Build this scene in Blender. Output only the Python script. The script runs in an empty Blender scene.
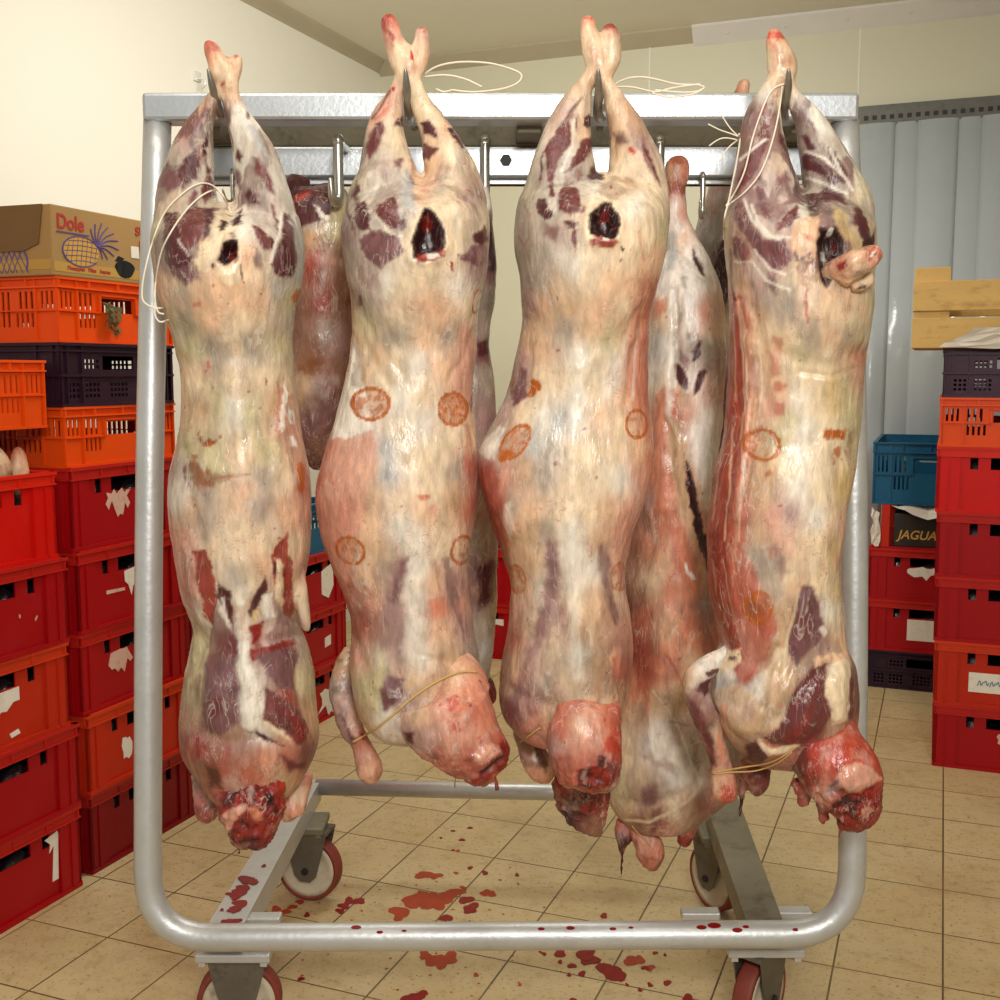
import bpy, bmesh, math, random
import numpy as np
from mathutils import Vector, Matrix
from mathutils.bvhtree import BVHTree

random.seed(7)
S = bpy.context.scene
COL = S.collection

# ------------------------------------------------------------------ camera
F, PITCH, CH = 1120.0, math.atan(128 / 1120), 1.2
CP, SP = math.cos(PITCH), math.sin(PITCH)
cam_data = bpy.data.cameras.new('camera')
cam_data.sensor_width = 36.0
cam_data.lens = 36.0 * F / 1000.0
cam_data.clip_start = 0.05
cam = bpy.data.objects.new('camera', cam_data)
cam.location = (0, 0, CH)
cam.rotation_euler = (math.pi / 2 - PITCH, 0, 0)
COL.objects.link(cam)
S.camera = cam

# ------------------------------------------------------------------ world, lights, exposure
S.view_settings.view_transform = 'Standard'
S.view_settings.look = 'None'
S.view_settings.exposure = 0.0
S.view_settings.gamma = 1.0
S.view_settings.use_curve_mapping = False
world = bpy.data.worlds.new('world')
S.world = world
world.use_nodes = True
world.node_tree.nodes['Background'].inputs[0].default_value = (1.0, 0.975, 0.93, 1)
world.node_tree.nodes['Background'].inputs[1].default_value = 0.44

def area_light(name, loc, target, size, sizey, power, color):
    d = bpy.data.lights.new(name, 'AREA')
    d.shape = 'RECTANGLE'; d.size = size; d.size_y = sizey
    d.energy = power; d.color = color
    o = bpy.data.objects.new(name, d)
    o.location = loc
    o.rotation_euler = (Vector(target) - Vector(loc)).to_track_quat('-Z', 'Y').to_euler()
    COL.objects.link(o)
    return o

area_light('flash_softbox', (0.30, -0.80, 2.10), (0.0, 2.2, 1.05), 0.45, 0.45, 50, (1.0, 0.97, 0.92))
area_light('unseen_ceiling_tube', (-0.1, 1.1, 2.6), (0.0, 1.45, 0.0), 1.5, 0.25, 10, (1.0, 0.96, 0.88))
area_light('unseen_ceiling_tube', (0.1, 3.2, 2.5), (-0.4, 4.2, 1.0), 1.5, 0.25, 34, (1.0, 0.97, 0.90))  # unseen lamp, put here to brighten the left and back walls

# ------------------------------------------------------------------ geometry of the view: pixel of the photo -> point in the place
def atY(u, v, Y):
    xc = (u - 500) / F; yc = (500 - v) / F
    t = Y / (CP + yc * SP)
    return Vector((xc * t, Y, CH + t * (-SP + yc * CP)))

def atZ(u, v, Z):
    xc = (u - 500) / F; yc = (500 - v) / F
    t = (Z - CH) / (-SP + yc * CP)
    return Vector((xc * t, t * (CP + yc * SP), Z))

def pxm(p):
    return (p[1] * CP - (p[2] - CH) * SP) / F

def project(co):
    x, y, z = co[:, 0], co[:, 1], co[:, 2] - CH
    d = y * CP - z * SP
    return 500 + F * x / d, 500 - F * (y * SP + z * CP) / d

# room frame: s runs along the left wall into the depth, t runs across to the right
RA = Vector((0.3665, 0.9304, 0)); RB = Vector((0.9304, -0.3665, 0)); RO = Vector((-0.984, 2.517, 0))
RANG = math.atan2(RB.y, RB.x)
def room(s, t, z=0.0):
    p = RO + RA * s + RB * t
    return Vector((p.x, p.y, z))

# ------------------------------------------------------------------ colour and material helpers
def lin(c):
    out = []
    for x in c[:3]:
        x = x / 255.0
        out.append(x / 12.92 if x <= 0.04045 else ((x + 0.055) / 1.055) ** 2.4)
    return tuple(out)

def mat(name, rgb, rough=0.5, metal=0.0, var=0.10, scale=8.0, bump=0.0, bscale=60.0, dirt=None, dirt_amt=0.0, dscale=5.0, coat=0.0, stretch=(1, 1, 1)):
    m = bpy.data.materials.new(name); m.use_nodes = True
    nt = m.node_tree; N = nt.nodes; L = nt.links
    b = N['Principled BSDF']
    b.inputs['Roughness'].default_value = rough
    b.inputs['Metallic'].default_value = metal
    if name.endswith('_plastic') or 'blood' in name: b.inputs['Specular IOR Level'].default_value = 0.22
    if coat: b.inputs['Coat Weight'].default_value = coat
    tc = N.new('ShaderNodeTexCoord'); mp = N.new('ShaderNodeMapping')
    mp.inputs['Scale'].default_value = stretch
    L.new(tc.outputs['Object'], mp.inputs['Vector'])
    nz = N.new('ShaderNodeTexNoise'); nz.inputs['Scale'].default_value = scale; nz.inputs['Detail'].default_value = 6
    L.new(mp.outputs[0], nz.inputs['Vector'])
    c = lin(rgb)
    mx = N.new('ShaderNodeMix'); mx.data_type = 'RGBA'
    mx.inputs['A'].default_value = (*[x * (1 - var) for x in c], 1)
    mx.inputs['B'].default_value = (*[min(1, x * (1 + var)) for x in c], 1)
    L.new(nz.outputs['Fac'], mx.inputs['Factor'])
    out = mx.outputs['Result']
    if dirt:
        n2 = N.new('ShaderNodeTexNoise'); n2.inputs['Scale'].default_value = dscale; n2.inputs['Detail'].default_value = 8
        n2.inputs['Roughness'].default_value = 0.7
        L.new(mp.outputs[0], n2.inputs['Vector'])
        rp = N.new('ShaderNodeValToRGB')
        rp.color_ramp.elements[0].position = 0.52; rp.color_ramp.elements[1].position = 0.75
        rp.color_ramp.elements[1].color = (dirt_amt,) * 3 + (1,)
        rp.color_ramp.elements[0].color = (0, 0, 0, 1)
        L.new(n2.outputs['Fac'], rp.inputs[0])
        m2 = N.new('ShaderNodeMix'); m2.data_type = 'RGBA'
        L.new(rp.outputs[0], m2.inputs['Factor']); L.new(out, m2.inputs['A'])
        m2.inputs['B'].default_value = (*lin(dirt), 1)
        out = m2.outputs['Result']
    L.new(out, b.inputs['Base Color'])
    if bump:
        n3 = N.new('ShaderNodeTexNoise'); n3.inputs['Scale'].default_value = bscale; n3.inputs['Detail'].default_value = 5
        L.new(mp.outputs[0], n3.inputs['Vector'])
        bp = N.new('ShaderNodeBump'); bp.inputs['Strength'].default_value = bump; bp.inputs['Distance'].default_value = 0.01
        L.new(n3.outputs['Fac'], bp.inputs['Height']); L.new(bp.outputs[0], b.inputs['Normal'])
    return m

M = {}
M['zinc'] = mat('galvanised_steel', (196, 198, 198), 0.42, 0.55, 0.12, 14, 0.08, 90, (140, 132, 112), 0.35, 9)
M['zinc_bright'] = mat('bright_steel', (190, 195, 199), 0.36, 0.7, 0.10, 18, 0.05, 120, (150, 140, 120), 0.25, 12)
M['zinc_dirty_shade'] = mat('dirty_shaded_steel', (128, 122, 104), 0.55, 0.5, 0.2, 16, 0.1, 90, (62, 54, 42), 0.8, 14)  # grime on arms, channel and casters; painted shade on the rail's upper plate
M['chrome'] = mat('hook_steel', (190, 188, 180), 0.28, 0.9, 0.15, 25)
M['hook_worn'] = mat('worn_hook_steel', (146, 144, 136), 0.34, 0.8, 0.3, 30, 0.1, 80, (70, 62, 50), 0.7, 20)
M['dark_hole'] = mat('dark_bolt', (26, 25, 27), 0.6)
M['fork'] = mat('caster_fork', (112, 106, 96), 0.5, 0.6, 0.3, 12, 0.1, 60, (46, 38, 26), 1.0, 14)
M['tyre'] = mat('red_brown_tyre', (128, 52, 40), 0.6, 0, 0.2, 12, 0, 60, (60, 40, 30), 0.6, 14)
M['hub'] = mat('cream_wheel', (196, 184, 160), 0.55, 0, 0.12, 10, 0, 60, (84, 66, 44), 1.0, 16)
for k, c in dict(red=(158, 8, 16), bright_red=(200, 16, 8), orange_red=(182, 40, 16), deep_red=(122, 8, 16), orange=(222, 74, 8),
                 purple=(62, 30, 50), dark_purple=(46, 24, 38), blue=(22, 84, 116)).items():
    M[k + '_rim'] = mat(k + '_rim_plastic', tuple(int(x + (y - x) * .22) for x, y in zip(c, (255, 120, 60) if c[0] > 90 else c)), 0.34, 0, 0.10, 6, 0.03, 120)  # red and orange rims lifted: edge highlights and scuffing put into the colour
    M[k] = mat(k + '_plastic', c, 0.38, 0, 0.10, 6, 0.03, 120, tuple(min(255, int(x * .75 + 45)) for x in c), 0.25, 7)
M['paper'] = mat('paper_label', (226, 220, 206), 0.8, 0, 0.06, 30, 0, 60, (150, 130, 110), 0.35, 40)
M['torn_paper'] = mat('torn_paper', (206, 168, 150), 0.85, 0, 0.1, 40, 0, 60, (170, 60, 45), 0.6, 60)
M['card'] = mat('cardboard', (158, 124, 72), 0.85, 0, 0.08, 8, 0.03, 80)
M['card_dark'] = mat('cardboard_dark', (112, 82, 44), 0.85, 0, 0.1, 8)
M['card_band'] = mat('box_yellow_band', (178, 140, 62), 0.85)
M['ink_red'] = mat('ink_red', (176, 40, 36), 0.8)
M['ink_violet'] = mat('ink_violet', (92, 72, 122), 0.8)
M['ink_yellow'] = mat('ink_yellow', (196, 150, 50), 0.8)
M['ink_blue'] = mat('ink_blue', (70, 110, 150), 0.8)
M['ink_gold'] = mat('ink_gold', (196, 150, 66), 0.7)
M['wood'] = mat('pine_wood', (206, 168, 98), 0.7, 0, 0.22, 6, 0.08, 60, (136, 92, 44), 0.9, 7, 0, (1, 3, 3))
M['bag'] = mat('white_bag', (214, 206, 192), 0.4, 0, 0.05, 9)
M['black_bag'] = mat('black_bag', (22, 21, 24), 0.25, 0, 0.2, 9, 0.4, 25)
M['black_box'] = mat('black_box', (32, 24, 16), 0.5)
M['twine'] = mat('white_twine', (232, 220, 200), 0.8, 0, 0.1, 60)
M['twine_yellow'] = mat('yellow_twine', (196, 160, 96), 0.8, 0, 0.1, 60)
M['leaf'] = mat('dry_leaf', (92, 78, 34), 0.8, 0, 0.3, 40)
M['blood'] = mat('blood', (128, 10, 12), 0.32, 0, 0.25, 20)
M['blood_thin'] = mat('thin_blood', (160, 62, 34), 0.5, 0, 0.3, 30)
M['trim'] = mat('grey_trim', (176, 166, 140), 0.55, 0.1, 0.1, 6)
M['alu'] = mat('aluminium_trim', (226, 226, 222), 0.26, 0.25, 0.08, 9)

# ------------------------------------------------------------------ object helpers
def tag(o, label=None, cat=None, group=None, kind=None):
    if label: o['label'] = label
    if cat: o['category'] = cat
    if group: o['group'] = group
    if kind: o['kind'] = kind
    return o

def empty(name, loc, label=None, cat=None, group=None, rz=0.0):
    o = bpy.data.objects.new(name, None)
    o.location = loc; o.rotation_euler = (0, 0, rz); o.empty_display_size = 0.1
    COL.objects.link(o)
    return tag(o, label, cat, group)

def obj(name, bm, m, parent=None, smooth=False):
    me = bpy.data.meshes.new(name)
    bmesh.ops.recalc_face_normals(bm, faces=bm.faces)
    bm.to_mesh(me); bm.free()
    if smooth:
        for p in me.polygons: p.use_smooth = True
    me.materials.append(m)
    o = bpy.data.objects.new(name, me)
    COL.objects.link(o)
    if parent: o.parent = parent
    return o

def box(bm, c0, c1, bev=0.0):
    x0, y0, z0 = c0; x1, y1, z1 = c1
    vs = [bm.verts.new(p) for p in ((x0, y0, z0), (x1, y0, z0), (x1, y1, z0), (x0, y1, z0), (x0, y0, z1), (x1, y0, z1), (x1, y1, z1), (x0, y1, z1))]
    fs = [bm.faces.new([vs[i] for i in q]) for q in ((0, 3, 2, 1), (4, 5, 6, 7), (0, 1, 5, 4), (1, 2, 6, 5), (2, 3, 7, 6), (3, 0, 4, 7))]
    if bev:
        es = list({e for f in fs for e in f.edges})
        bmesh.ops.bevel(bm, geom=es, offset=bev, segments=2, profile=0.5, affect='EDGES')
    return bm

def prism(bm, pts, vec):
    v = Vector(vec)
    a = [bm.verts.new(p) for p in pts]; b = [bm.verts.new(Vector(p) + v) for p in pts]
    n = len(pts)
    bm.faces.new(a[::-1]); bm.faces.new(b)
    for i in range(n):
        bm.faces.new((a[i], a[(i + 1) % n], b[(i + 1) % n], b[i]))
    return bm

def catmull(P, sub):
    P = np.array(P, float); n = len(P); out = []
    for i in range(n - 1):
        p0 = P[max(i - 1, 0)]; p1 = P[i]; p2 = P[i + 1]; p3 = P[min(i + 2, n - 1)]
        for k in range(sub):
            t = k / sub
            out.append(0.5 * ((2 * p1) + (-p0 + p2) * t + (2 * p0 - 5 * p1 + 4 * p2 - p3) * t * t + (-p0 + 3 * p1 - 3 * p2 + p3) * t ** 3))
    out.append(P[-1])
    return np.array(out)

def tube(bm, pts, r, seg=10, sub=0):
    pts = [tuple(p) for p in pts]
    if sub: pts = [tuple(p) for p in catmull(pts, sub)]
    n = len(pts); rr = r if hasattr(r, '__len__') else None
    if rr is not None and len(rr) != n:
        xs = np.linspace(0, 1, len(rr)); rr = np.interp(np.linspace(0, 1, n), xs, rr)
    up = Vector((0, 0, 1)); rings = []; prev = None
    for i in range(n):
        p = Vector(pts[i])
        t = (Vector(pts[min(i + 1, n - 1)]) - Vector(pts[max(i - 1, 0)])).normalized()
        if prev is None:
            e = t.cross(up)
            if e.length < 1e-3: e = t.cross(Vector((1, 0, 0)))
        else:
            e = prev - t * prev.dot(t)
        e.normalize(); prev = e
        g = t.cross(e)
        R = rr[i] if rr is not None else r
        rings.append([bm.verts.new(p + (e * math.cos(a) + g * math.sin(a)) * R) for a in (2 * math.pi * k / seg for k in range(seg))])
    for i in range(n - 1):
        for k in range(seg):
            bm.faces.new((rings[i][k], rings[i][(k + 1) % seg], rings[i + 1][(k + 1) % seg], rings[i + 1][k]))
    bm.faces.new(rings[0][::-1]); bm.faces.new(rings[-1])
    return bm

def lathe(bm, prof, M4, seg=32):
    rings = []
    for r, h in prof:
        if r < 1e-6: rings.append([bm.verts.new(M4 @ Vector((0, 0, h)))])
        else: rings.append([bm.verts.new(M4 @ Vector((r * math.cos(2 * math.pi * k / seg), r * math.sin(2 * math.pi * k / seg), h))) for k in range(seg)])
    for i in range(len(rings) - 1):
        A, B = rings[i], rings[i + 1]
        for k in range(seg):
            k2 = (k + 1) % seg
            q = [A[k % len(A)], A[k2 % len(A)], B[k2 % len(B)], B[k % len(B)]]
            q2 = []
            for v in q:
                if v not in q2: q2.append(v)
            if len(q2) > 2: bm.faces.new(q2)
    return bm

def text_mesh(txt, size, shear=0.0):
    c = bpy.data.curves.new('t', 'FONT'); c.body = txt; c.size = size; c.shear = shear
    c.extrude = 0.0006; c.offset = size * 0.015
    o = bpy.data.objects.new('t', c); COL.objects.link(o)
    dg = bpy.context.evaluated_depsgraph_get()
    me = bpy.data.meshes.new_from_object(o.evaluated_get(dg))
    bpy.data.objects.remove(o)
    return me

def text_part(name, txt, size, m, parent, M4, shear=0.0, sx=1.0):
    me = text_mesh(txt, size, shear)
    me.transform(M4 @ Matrix.Diagonal((sx, 1, 1, 1)))
    me.materials.clear(); me.materials.append(m)
    o = bpy.data.objects.new(name, me); COL.objects.link(o); o.parent = parent
    return o

# ------------------------------------------------------------------ room shell
T_WALL, S_WALL, HC = -0.80, 3.11, 2.705
def slab(name, pts, h, m):
    bm = bmesh.new(); prism(bm, pts, h)
    return tag(obj(name, bm, m), kind='structure')

def wall_mat(name, rgb, rough):
    m = mat(name, rgb, rough, 0, 0.03, 1.5, 0.04, 4.0, None, 0, 5, 0, (1, 1, 0.15))
    return m
M['wall'] = wall_mat('cream_panel', (228, 224, 210), 0.5)
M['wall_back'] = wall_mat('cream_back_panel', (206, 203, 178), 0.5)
M['ceil'] = wall_mat('cream_ceiling_panel', (230, 226, 208), 0.5)

# floor: square tiles, dark joints, worn stains (object space of the floor, turned with the room)
def floor_mat():
    m = bpy.data.materials.new('beige_floor_tiles'); m.use_nodes = True
    nt = m.node_tree; N = nt.nodes; L = nt.links; b = N['Principled BSDF']
    tc = N.new('ShaderNodeTexCoord'); mp = N.new('ShaderNodeMapping')
    mp.inputs['Location'].default_value = (-1.886 + 0.2075 * 20, -0.270 + 0.223 * 20, 0)
    L.new(tc.outputs['Object'], mp.inputs['Vector'])
    br = N.new('ShaderNodeTexBrick'); br.offset = 0.0; br.squash = 1.0
    br.inputs['Scale'].default_value = 1.0; br.inputs['Brick Width'].default_value = 0.2075; br.inputs['Row Height'].default_value = 0.223
    br.inputs['Mortar Size'].default_value = 0.0022; br.inputs['Mortar Smooth'].default_value = 0.2
    br.inputs['Color1'].default_value = (*lin((198, 178, 136)), 1); br.inputs['Color2'].default_value = (*lin((190, 168, 124)), 1)
    br.inputs['Mortar'].default_value = (*lin((74, 60, 36)), 1)
    L.new(mp.outputs[0], br.inputs['Vector'])
    def layer(prev, scale, lo, hi, amt, col, det=8, rough=0.65):
        n = N.new('ShaderNodeTexNoise'); n.inputs['Scale'].default_value = scale; n.inputs['Detail'].default_value = det
        n.inputs['Roughness'].default_value = rough
        L.new(tc.outputs['Object'], n.inputs['Vector'])
        r = N.new('ShaderNodeMapRange'); r.inputs['From Min'].default_value = lo; r.inputs['From Max'].default_value = hi
        r.inputs['To Max'].default_value = amt
        L.new(n.outputs['Fac'], r.inputs['Value'])
        x = N.new('ShaderNodeMix'); x.data_type = 'RGBA'; L.new(r.outputs[0], x.inputs['Factor']); L.new(prev, x.inputs['A'])
        x.inputs['B'].default_value = (*lin(col), 1)
        return x.outputs['Result']
    o = layer(br.outputs['Color'], 3.0, 0.45, 0.75, 0.45, (176, 142, 82))
    o = layer(o, 28.0, 0.50, 0.76, 0.55, (140, 112, 68))
    o = layer(o, 110.0, 0.58, 0.70, 0.75, (98, 74, 42), 3)
    o = layer(o, 2.2, 0.50, 0.72, 0.4, (128, 104, 66))
    L.new(o, b.inputs['Base Color'])
    b.inputs['Roughness'].default_value = 0.44
    bp = N.new('ShaderNodeBump'); bp.inputs['Strength'].default_value = 0.35; bp.inputs['Distance'].default_value = 0.002
    inv = N.new('ShaderNodeMath'); inv.operation = 'SUBTRACT'; inv.inputs[0].default_value = 1.0
    L.new(br.outputs['Fac'], inv.inputs[1]); L.new(inv.outputs[0], bp.inputs['Height']); L.new(bp.outputs[0], b.inputs['Normal'])
    return m
M['floor'] = floor_mat()
bm = bmesh.new()
box(bm, (-1.0, -3.2, -0.05), (4.4, S_WALL + 0.1, 0.0))
fl = obj('floor', bm, M['floor']); fl.location = RO; fl.rotation_euler = (0, 0, RANG); tag(fl, kind='structure')
slab('wall_left', [room(-3.2, T_WALL), room(S_WALL + 0.08, T_WALL), room(S_WALL + 0.08, T_WALL - 0.08), room(-3.2, T_WALL - 0.08)], (0, 0, HC), M['wall'])
slab('wall_back', [room(S_WALL, T_WALL), room(S_WALL, 4.4), room(S_WALL + 0.08, 4.4), room(S_WALL + 0.08, T_WALL)], (0, 0, HC), M['wall_back'])
slab('wall_right', [room(-3.2, 4.4), room(S_WALL, 4.4), room(S_WALL, 4.5), room(-3.2, 4.5)], (0, 0, HC), M['wall'])
slab('ceiling', [room(-3.2, T_WALL - 0.08, HC), room(S_WALL + 0.08, T_WALL - 0.08, HC), room(S_WALL + 0.08, 4.5, HC), room(-3.2, 4.5, HC)], (0, 0, 0.06), M['ceil'])
# cove trims
bm = bmesh.new()
prism(bm, [room(-3.2, T_WALL, HC), room(-3.2, T_WALL + 0.052, HC), room(-3.2, T_WALL + 0.046, HC - 0.010), room(-3.2, T_WALL + 0.010, HC - 0.040), room(-3.2, T_WALL, HC - 0.052)], RA * (S_WALL + 3.2))
tag(obj('trim_1', bm, M['trim']), kind='structure')
bm = bmesh.new()
prism(bm, [room(S_WALL, T_WALL, HC), room(S_WALL - 0.05, T_WALL, HC), room(S_WALL - 0.046, T_WALL, HC - 0.01), room(S_WALL - 0.008, T_WALL, HC - 0.055), room(S_WALL, T_WALL, HC - 0.065)], RB * 1.55)
tag(obj('trim_2', bm, M['trim']), kind='structure')
bm = bmesh.new()
prism(bm, [room(S_WALL, T_WALL + 1.55, HC), room(S_WALL - 0.05, T_WALL + 1.55, HC), room(S_WALL - 0.046, T_WALL + 1.55, HC - 0.01), room(S_WALL - 0.008, T_WALL + 1.55, HC - 0.07), room(S_WALL, T_WALL + 1.55, HC - 0.08)], RB * 3.6)
for k in range(14):
    p = room(S_WALL - 0.027, T_WALL + 1.7 + k * 0.25, HC - 0.045)
    box(bm, (p.x - .005, p.y - .006, p.z - .005), (p.x + .005, p.y, p.z + .005))
tag(obj('trim_3', bm, M['alu']), kind='structure')
# panel joints on the walls and the ceiling
bm = bmesh.new()
for t in (0.55, 1.45, 2.6):
    p = room(S_WALL - 0.002, t, 0); q = RB * 0.006
    prism(bm, [p, p + q, p + q + RA * 0.003, p + RA * 0.003], (0, 0, HC - 0.06))
tag(obj('trim_4', bm, M['wall']), kind='structure')
bm = bmesh.new()
for s in (0.2, 1.15, 2.1):
    prism(bm, [room(s, T_WALL + 0.07, HC - 0.003), room(s + 0.012, T_WALL + 0.07, HC - 0.003), room(s + 0.012, 4.3, HC - 0.003), room(s, 4.3, HC - 0.003)], (0, 0, 0.003))
tag(obj('trim_5', bm, M['trim']), kind='structure')

# PVC strip curtain on the back wall
def pvc_mat():
    m = mat('clear_grey_pvc', (198, 206, 210), 0.15, 0, 0.08, 1.2, 0.30, 5.0, None, 0, 5, 0.0, (1, 1, 2.2))
    nt = m.node_tree; N = nt.nodes; L = nt.links
    tr = N.new('ShaderNodeBsdfTransparent'); tr.inputs[0].default_value = (0.85, 0.9, 0.92, 1)
    mx = N.new('ShaderNodeMixShader'); mx.inputs[0].default_value = 0.82
    L.new(tr.outputs[0], mx.inputs[1]); L.new(N['Principled BSDF'].outputs[0], mx.inputs[2])
    L.new(mx.outputs[0], N['Material Output'].inputs['Surface'])
    return m
M['pvc'] = pvc_mat()
def onS(u, v, sb):
    xc = (u - 500) / F; yc = (500 - v) / F
    d = Vector((xc, CP + yc * SP, -SP + yc * CP))
    k = (sb + RO.dot(RA)) / d.dot(RA)
    return Vector((0, 0, CH)) + d * k
sc = S_WALL - 0.03
p0 = onS(862, 108, sc); p1 = onS(862, 127, sc)
t0 = (p0 - RO).dot(RB) - 0.02
cur = empty('strip_curtain', room(sc, t0, 0), 'grey translucent plastic strip curtain hanging on the back wall at the right', 'curtain', rz=RANG)
bm = bmesh.new(); box(bm, (0, -0.012, p1.z), (2.2, 0.02, p0.z + 0.004))
obj('rail', bm, mat('dark_rail_steel', (92, 90, 84), 0.5, 0.6, 0.2, 20, 0.05, 60, (50, 46, 40), 0.6, 18), cur)
bm = bmesh.new()
for k in range(64):
    x = 0.03 + k * 0.034
    box(bm, (x, -0.0135, p1.z + 0.022), (x + 0.018, -0.011, p1.z + 0.040))
obj('rail_slots', bm, M['dark_hole'], cur)
for k in range(17):
    bm = bmesh.new(); n = 9; w = 0.155; A = []; B = []
    x0 = k * 0.122; yo = 0.0 if k % 2 else -0.014
    for i in range(n + 1):
        f = i / n; y = yo - 0.016 * math.sin(math.pi * f)
        if i in (0, n): pass
        A.append((x0 + w * f, y, 0.03)); B.append((x0 + w * f, y, p1.z + 0.006))
    va = [bm.verts.new(p) for p in A]; vb = [bm.verts.new(p) for p in B]
    va2 = [bm.verts.new((p[0], p[1] + 0.003, p[2])) for p in A]; vb2 = [bm.verts.new((p[0], p[1] + 0.003, p[2])) for p in B]
    for i in range(n):
        bm.faces.new((va[i], va[i + 1], vb[i + 1], vb[i])); bm.faces.new((va2[i + 1], va2[i], vb2[i], vb2[i + 1]))
        bm.faces.new((va[i + 1], va[i], va2[i], va2[i + 1])); bm.faces.new((vb[i], vb[i + 1], vb2[i + 1], vb2[i]))
    bm.faces.new((va[0], vb[0], vb2[0], va2[0])); bm.faces.new((va[n], va2[n], vb2[n], vb[n]))
    obj('strip', bm, M['pvc'], cur, True)
# small bracket on the left wall
def onT(u, v, tb):
    xc = (u - 500) / F; yc = (500 - v) / F
    d = Vector((xc, CP + yc * SP, -SP + yc * CP))
    k = (tb + RO.dot(RB)) / d.dot(RB)
    return Vector((0, 0, CH)) + d * k
p = onT(197, 80, T_WALL + 0.004)
br = empty('wall_hook', p, 'small pale metal hook fixed high on the cream left wall', 'hook', rz=RANG)
bm = bmesh.new(); box(bm, (-0.004, -0.02, -0.005), (0.006, 0.02, 0.03), 0.002); obj('back_plate', bm, M['alu'], br)
bm = bmesh.new(); tube(bm, [(0.006, 0, 0.005), (0.03, 0, 0.0), (0.035, 0, -0.02), (0.02, 0, -0.03)], 0.005, 8, 4); obj('hook_bar', bm, M['alu'], br, True)

# ------------------------------------------------------------------ crates
def wall_panel(bm, w, h, holes, th, M4):
    """a wall w x h in local x/z, thickness th towards +y, with rectangular openings"""
    xs = sorted({-w / 2, w / 2, *[a for q in holes for a in q[:2]]}); zs = sorted({0.0, h, *[a for q in holes for a in q[2:]]})
    def full(i, j):
        if i < 0 or j < 0 or i >= len(xs) - 1 or j >= len(zs) - 1: return False
        cx = (xs[i] + xs[i + 1]) / 2; cz = (zs[j] + zs[j + 1]) / 2
        return not any(q[0] < cx < q[1] and q[2] < cz < q[3] for q in holes)
    def V(x, y, z): return bm.verts.new(M4 @ Vector((x, y, z)))
    for i in range(len(xs) - 1):
        for j in range(len(zs) - 1):
            if not full(i, j): continue
            a, b, c, d = xs[i], xs[i + 1], zs[j], zs[j + 1]
            bm.faces.new((V(a, 0, c), V(b, 0, c), V(b, 0, d), V(a, 0, d)))
            bm.faces.new((V(a, th, d), V(b, th, d), V(b, th, c), V(a, th, c)))
            if not full(i - 1, j): bm.faces.new((V(a, th, c), V(a, 0, c), V(a, 0, d), V(a, th, d)))
            if not full(i + 1, j): bm.faces.new((V(b, 0, c), V(b, th, c), V(b, th, d), V(b, 0, d)))
            if not full(i, j - 1): bm.faces.new((V(a, th, c), V(b, th, c), V(b, 0, c), V(a, 0, c)))
            if not full(i, j + 1): bm.faces.new((V(a, 0, d), V(b, 0, d), V(b, th, d), V(a, th, d)))

def sides(W, D):
    R = lambda a: Matrix.Rotation(a, 4, 'Z')
    return [(W, Matrix.Translation((0, -D / 2, 0)), 'short'), (W, R(math.pi) @ Matrix.Translation((0, -D / 2, 0)), 'short'),
            (D, R(math.pi / 2) @ Matrix.Translation((0, -W / 2, 0)), 'long'), (D, R(-math.pi / 2) @ Matrix.Translation((0, -W / 2, 0)), 'long')]

def mbox(bm, M4, c0, c1):
    n0 = len(bm.verts); box(bm, c0, c1); bm.verts.ensure_lookup_table()
    for v in bm.verts[n0:]: v.co = M4 @ v.co

W_, D_ = 0.40, 0.60
def solid_crate_mesh(h):
    bm = bmesh.new(); rim = bmesh.new()
    for w, M4, k in sides(W_, D_):
        g = 0.055 if k == 'short' else 0.075
        holes = [(-g, g, h * .66, h * .835)]
        for sx in ((-1, 1)):
            holes.append((sx * 0.10 - 0.011, sx * 0.10 + 0.011, h * .66, h * .83))
        if k == 'long': holes = holes[:1]
        wall_panel(bm, w - 0.012, h - 0.002, holes, 0.004, Matrix.Translation((0, 0, 0)) @ M4 @ Matrix.Translation((0, 0.006, 0)))
        for sx in (-1, 1):                                         # raised corner columns
            x0 = sx * (w / 2); x1 = sx * (w / 2 - 0.062)
            mbox(bm, M4, (min(x0, x1), 0.0, 0.004), (max(x0, x1), 0.008, h * 0.84))
            x1 = sx * (w / 2 - 0.028)
            mbox(bm, M4, (x1 - .002, -0.003, 0.004), (x1 + .002, 0.004, h * 0.84))
        mbox(bm, M4, (-w / 2, -0.003, 0.0), (w / 2, 0.008, 0.010))    # foot rib
        mbox(rim, M4, (-w / 2 - .004, -0.004, h * .845), (w / 2 + .004, -0.001, h * .865))
        mbox(rim, M4, (-w / 2 - .004, -0.005, h - .008), (w / 2 + .004, 0.010, h))
        mbox(rim, M4, (-w / 2, 0.0, h * .845), (w / 2, 0.007, h - .006))
        n = 5 if k == 'short' else 8
        for i in range(n):
            x = (i - (n - 1) / 2) * (w - .01) / (n - 1)
            mbox(rim, M4, (x - .0015, -0.004, h * .85), (x + .0015, 0.004, h - .004))
    box(bm, (-W_ / 2 + .004, -D_ / 2 + .004, 0.002), (W_ / 2 - .004, D_ / 2 - .004, 0.006))
    return bm, rim

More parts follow.
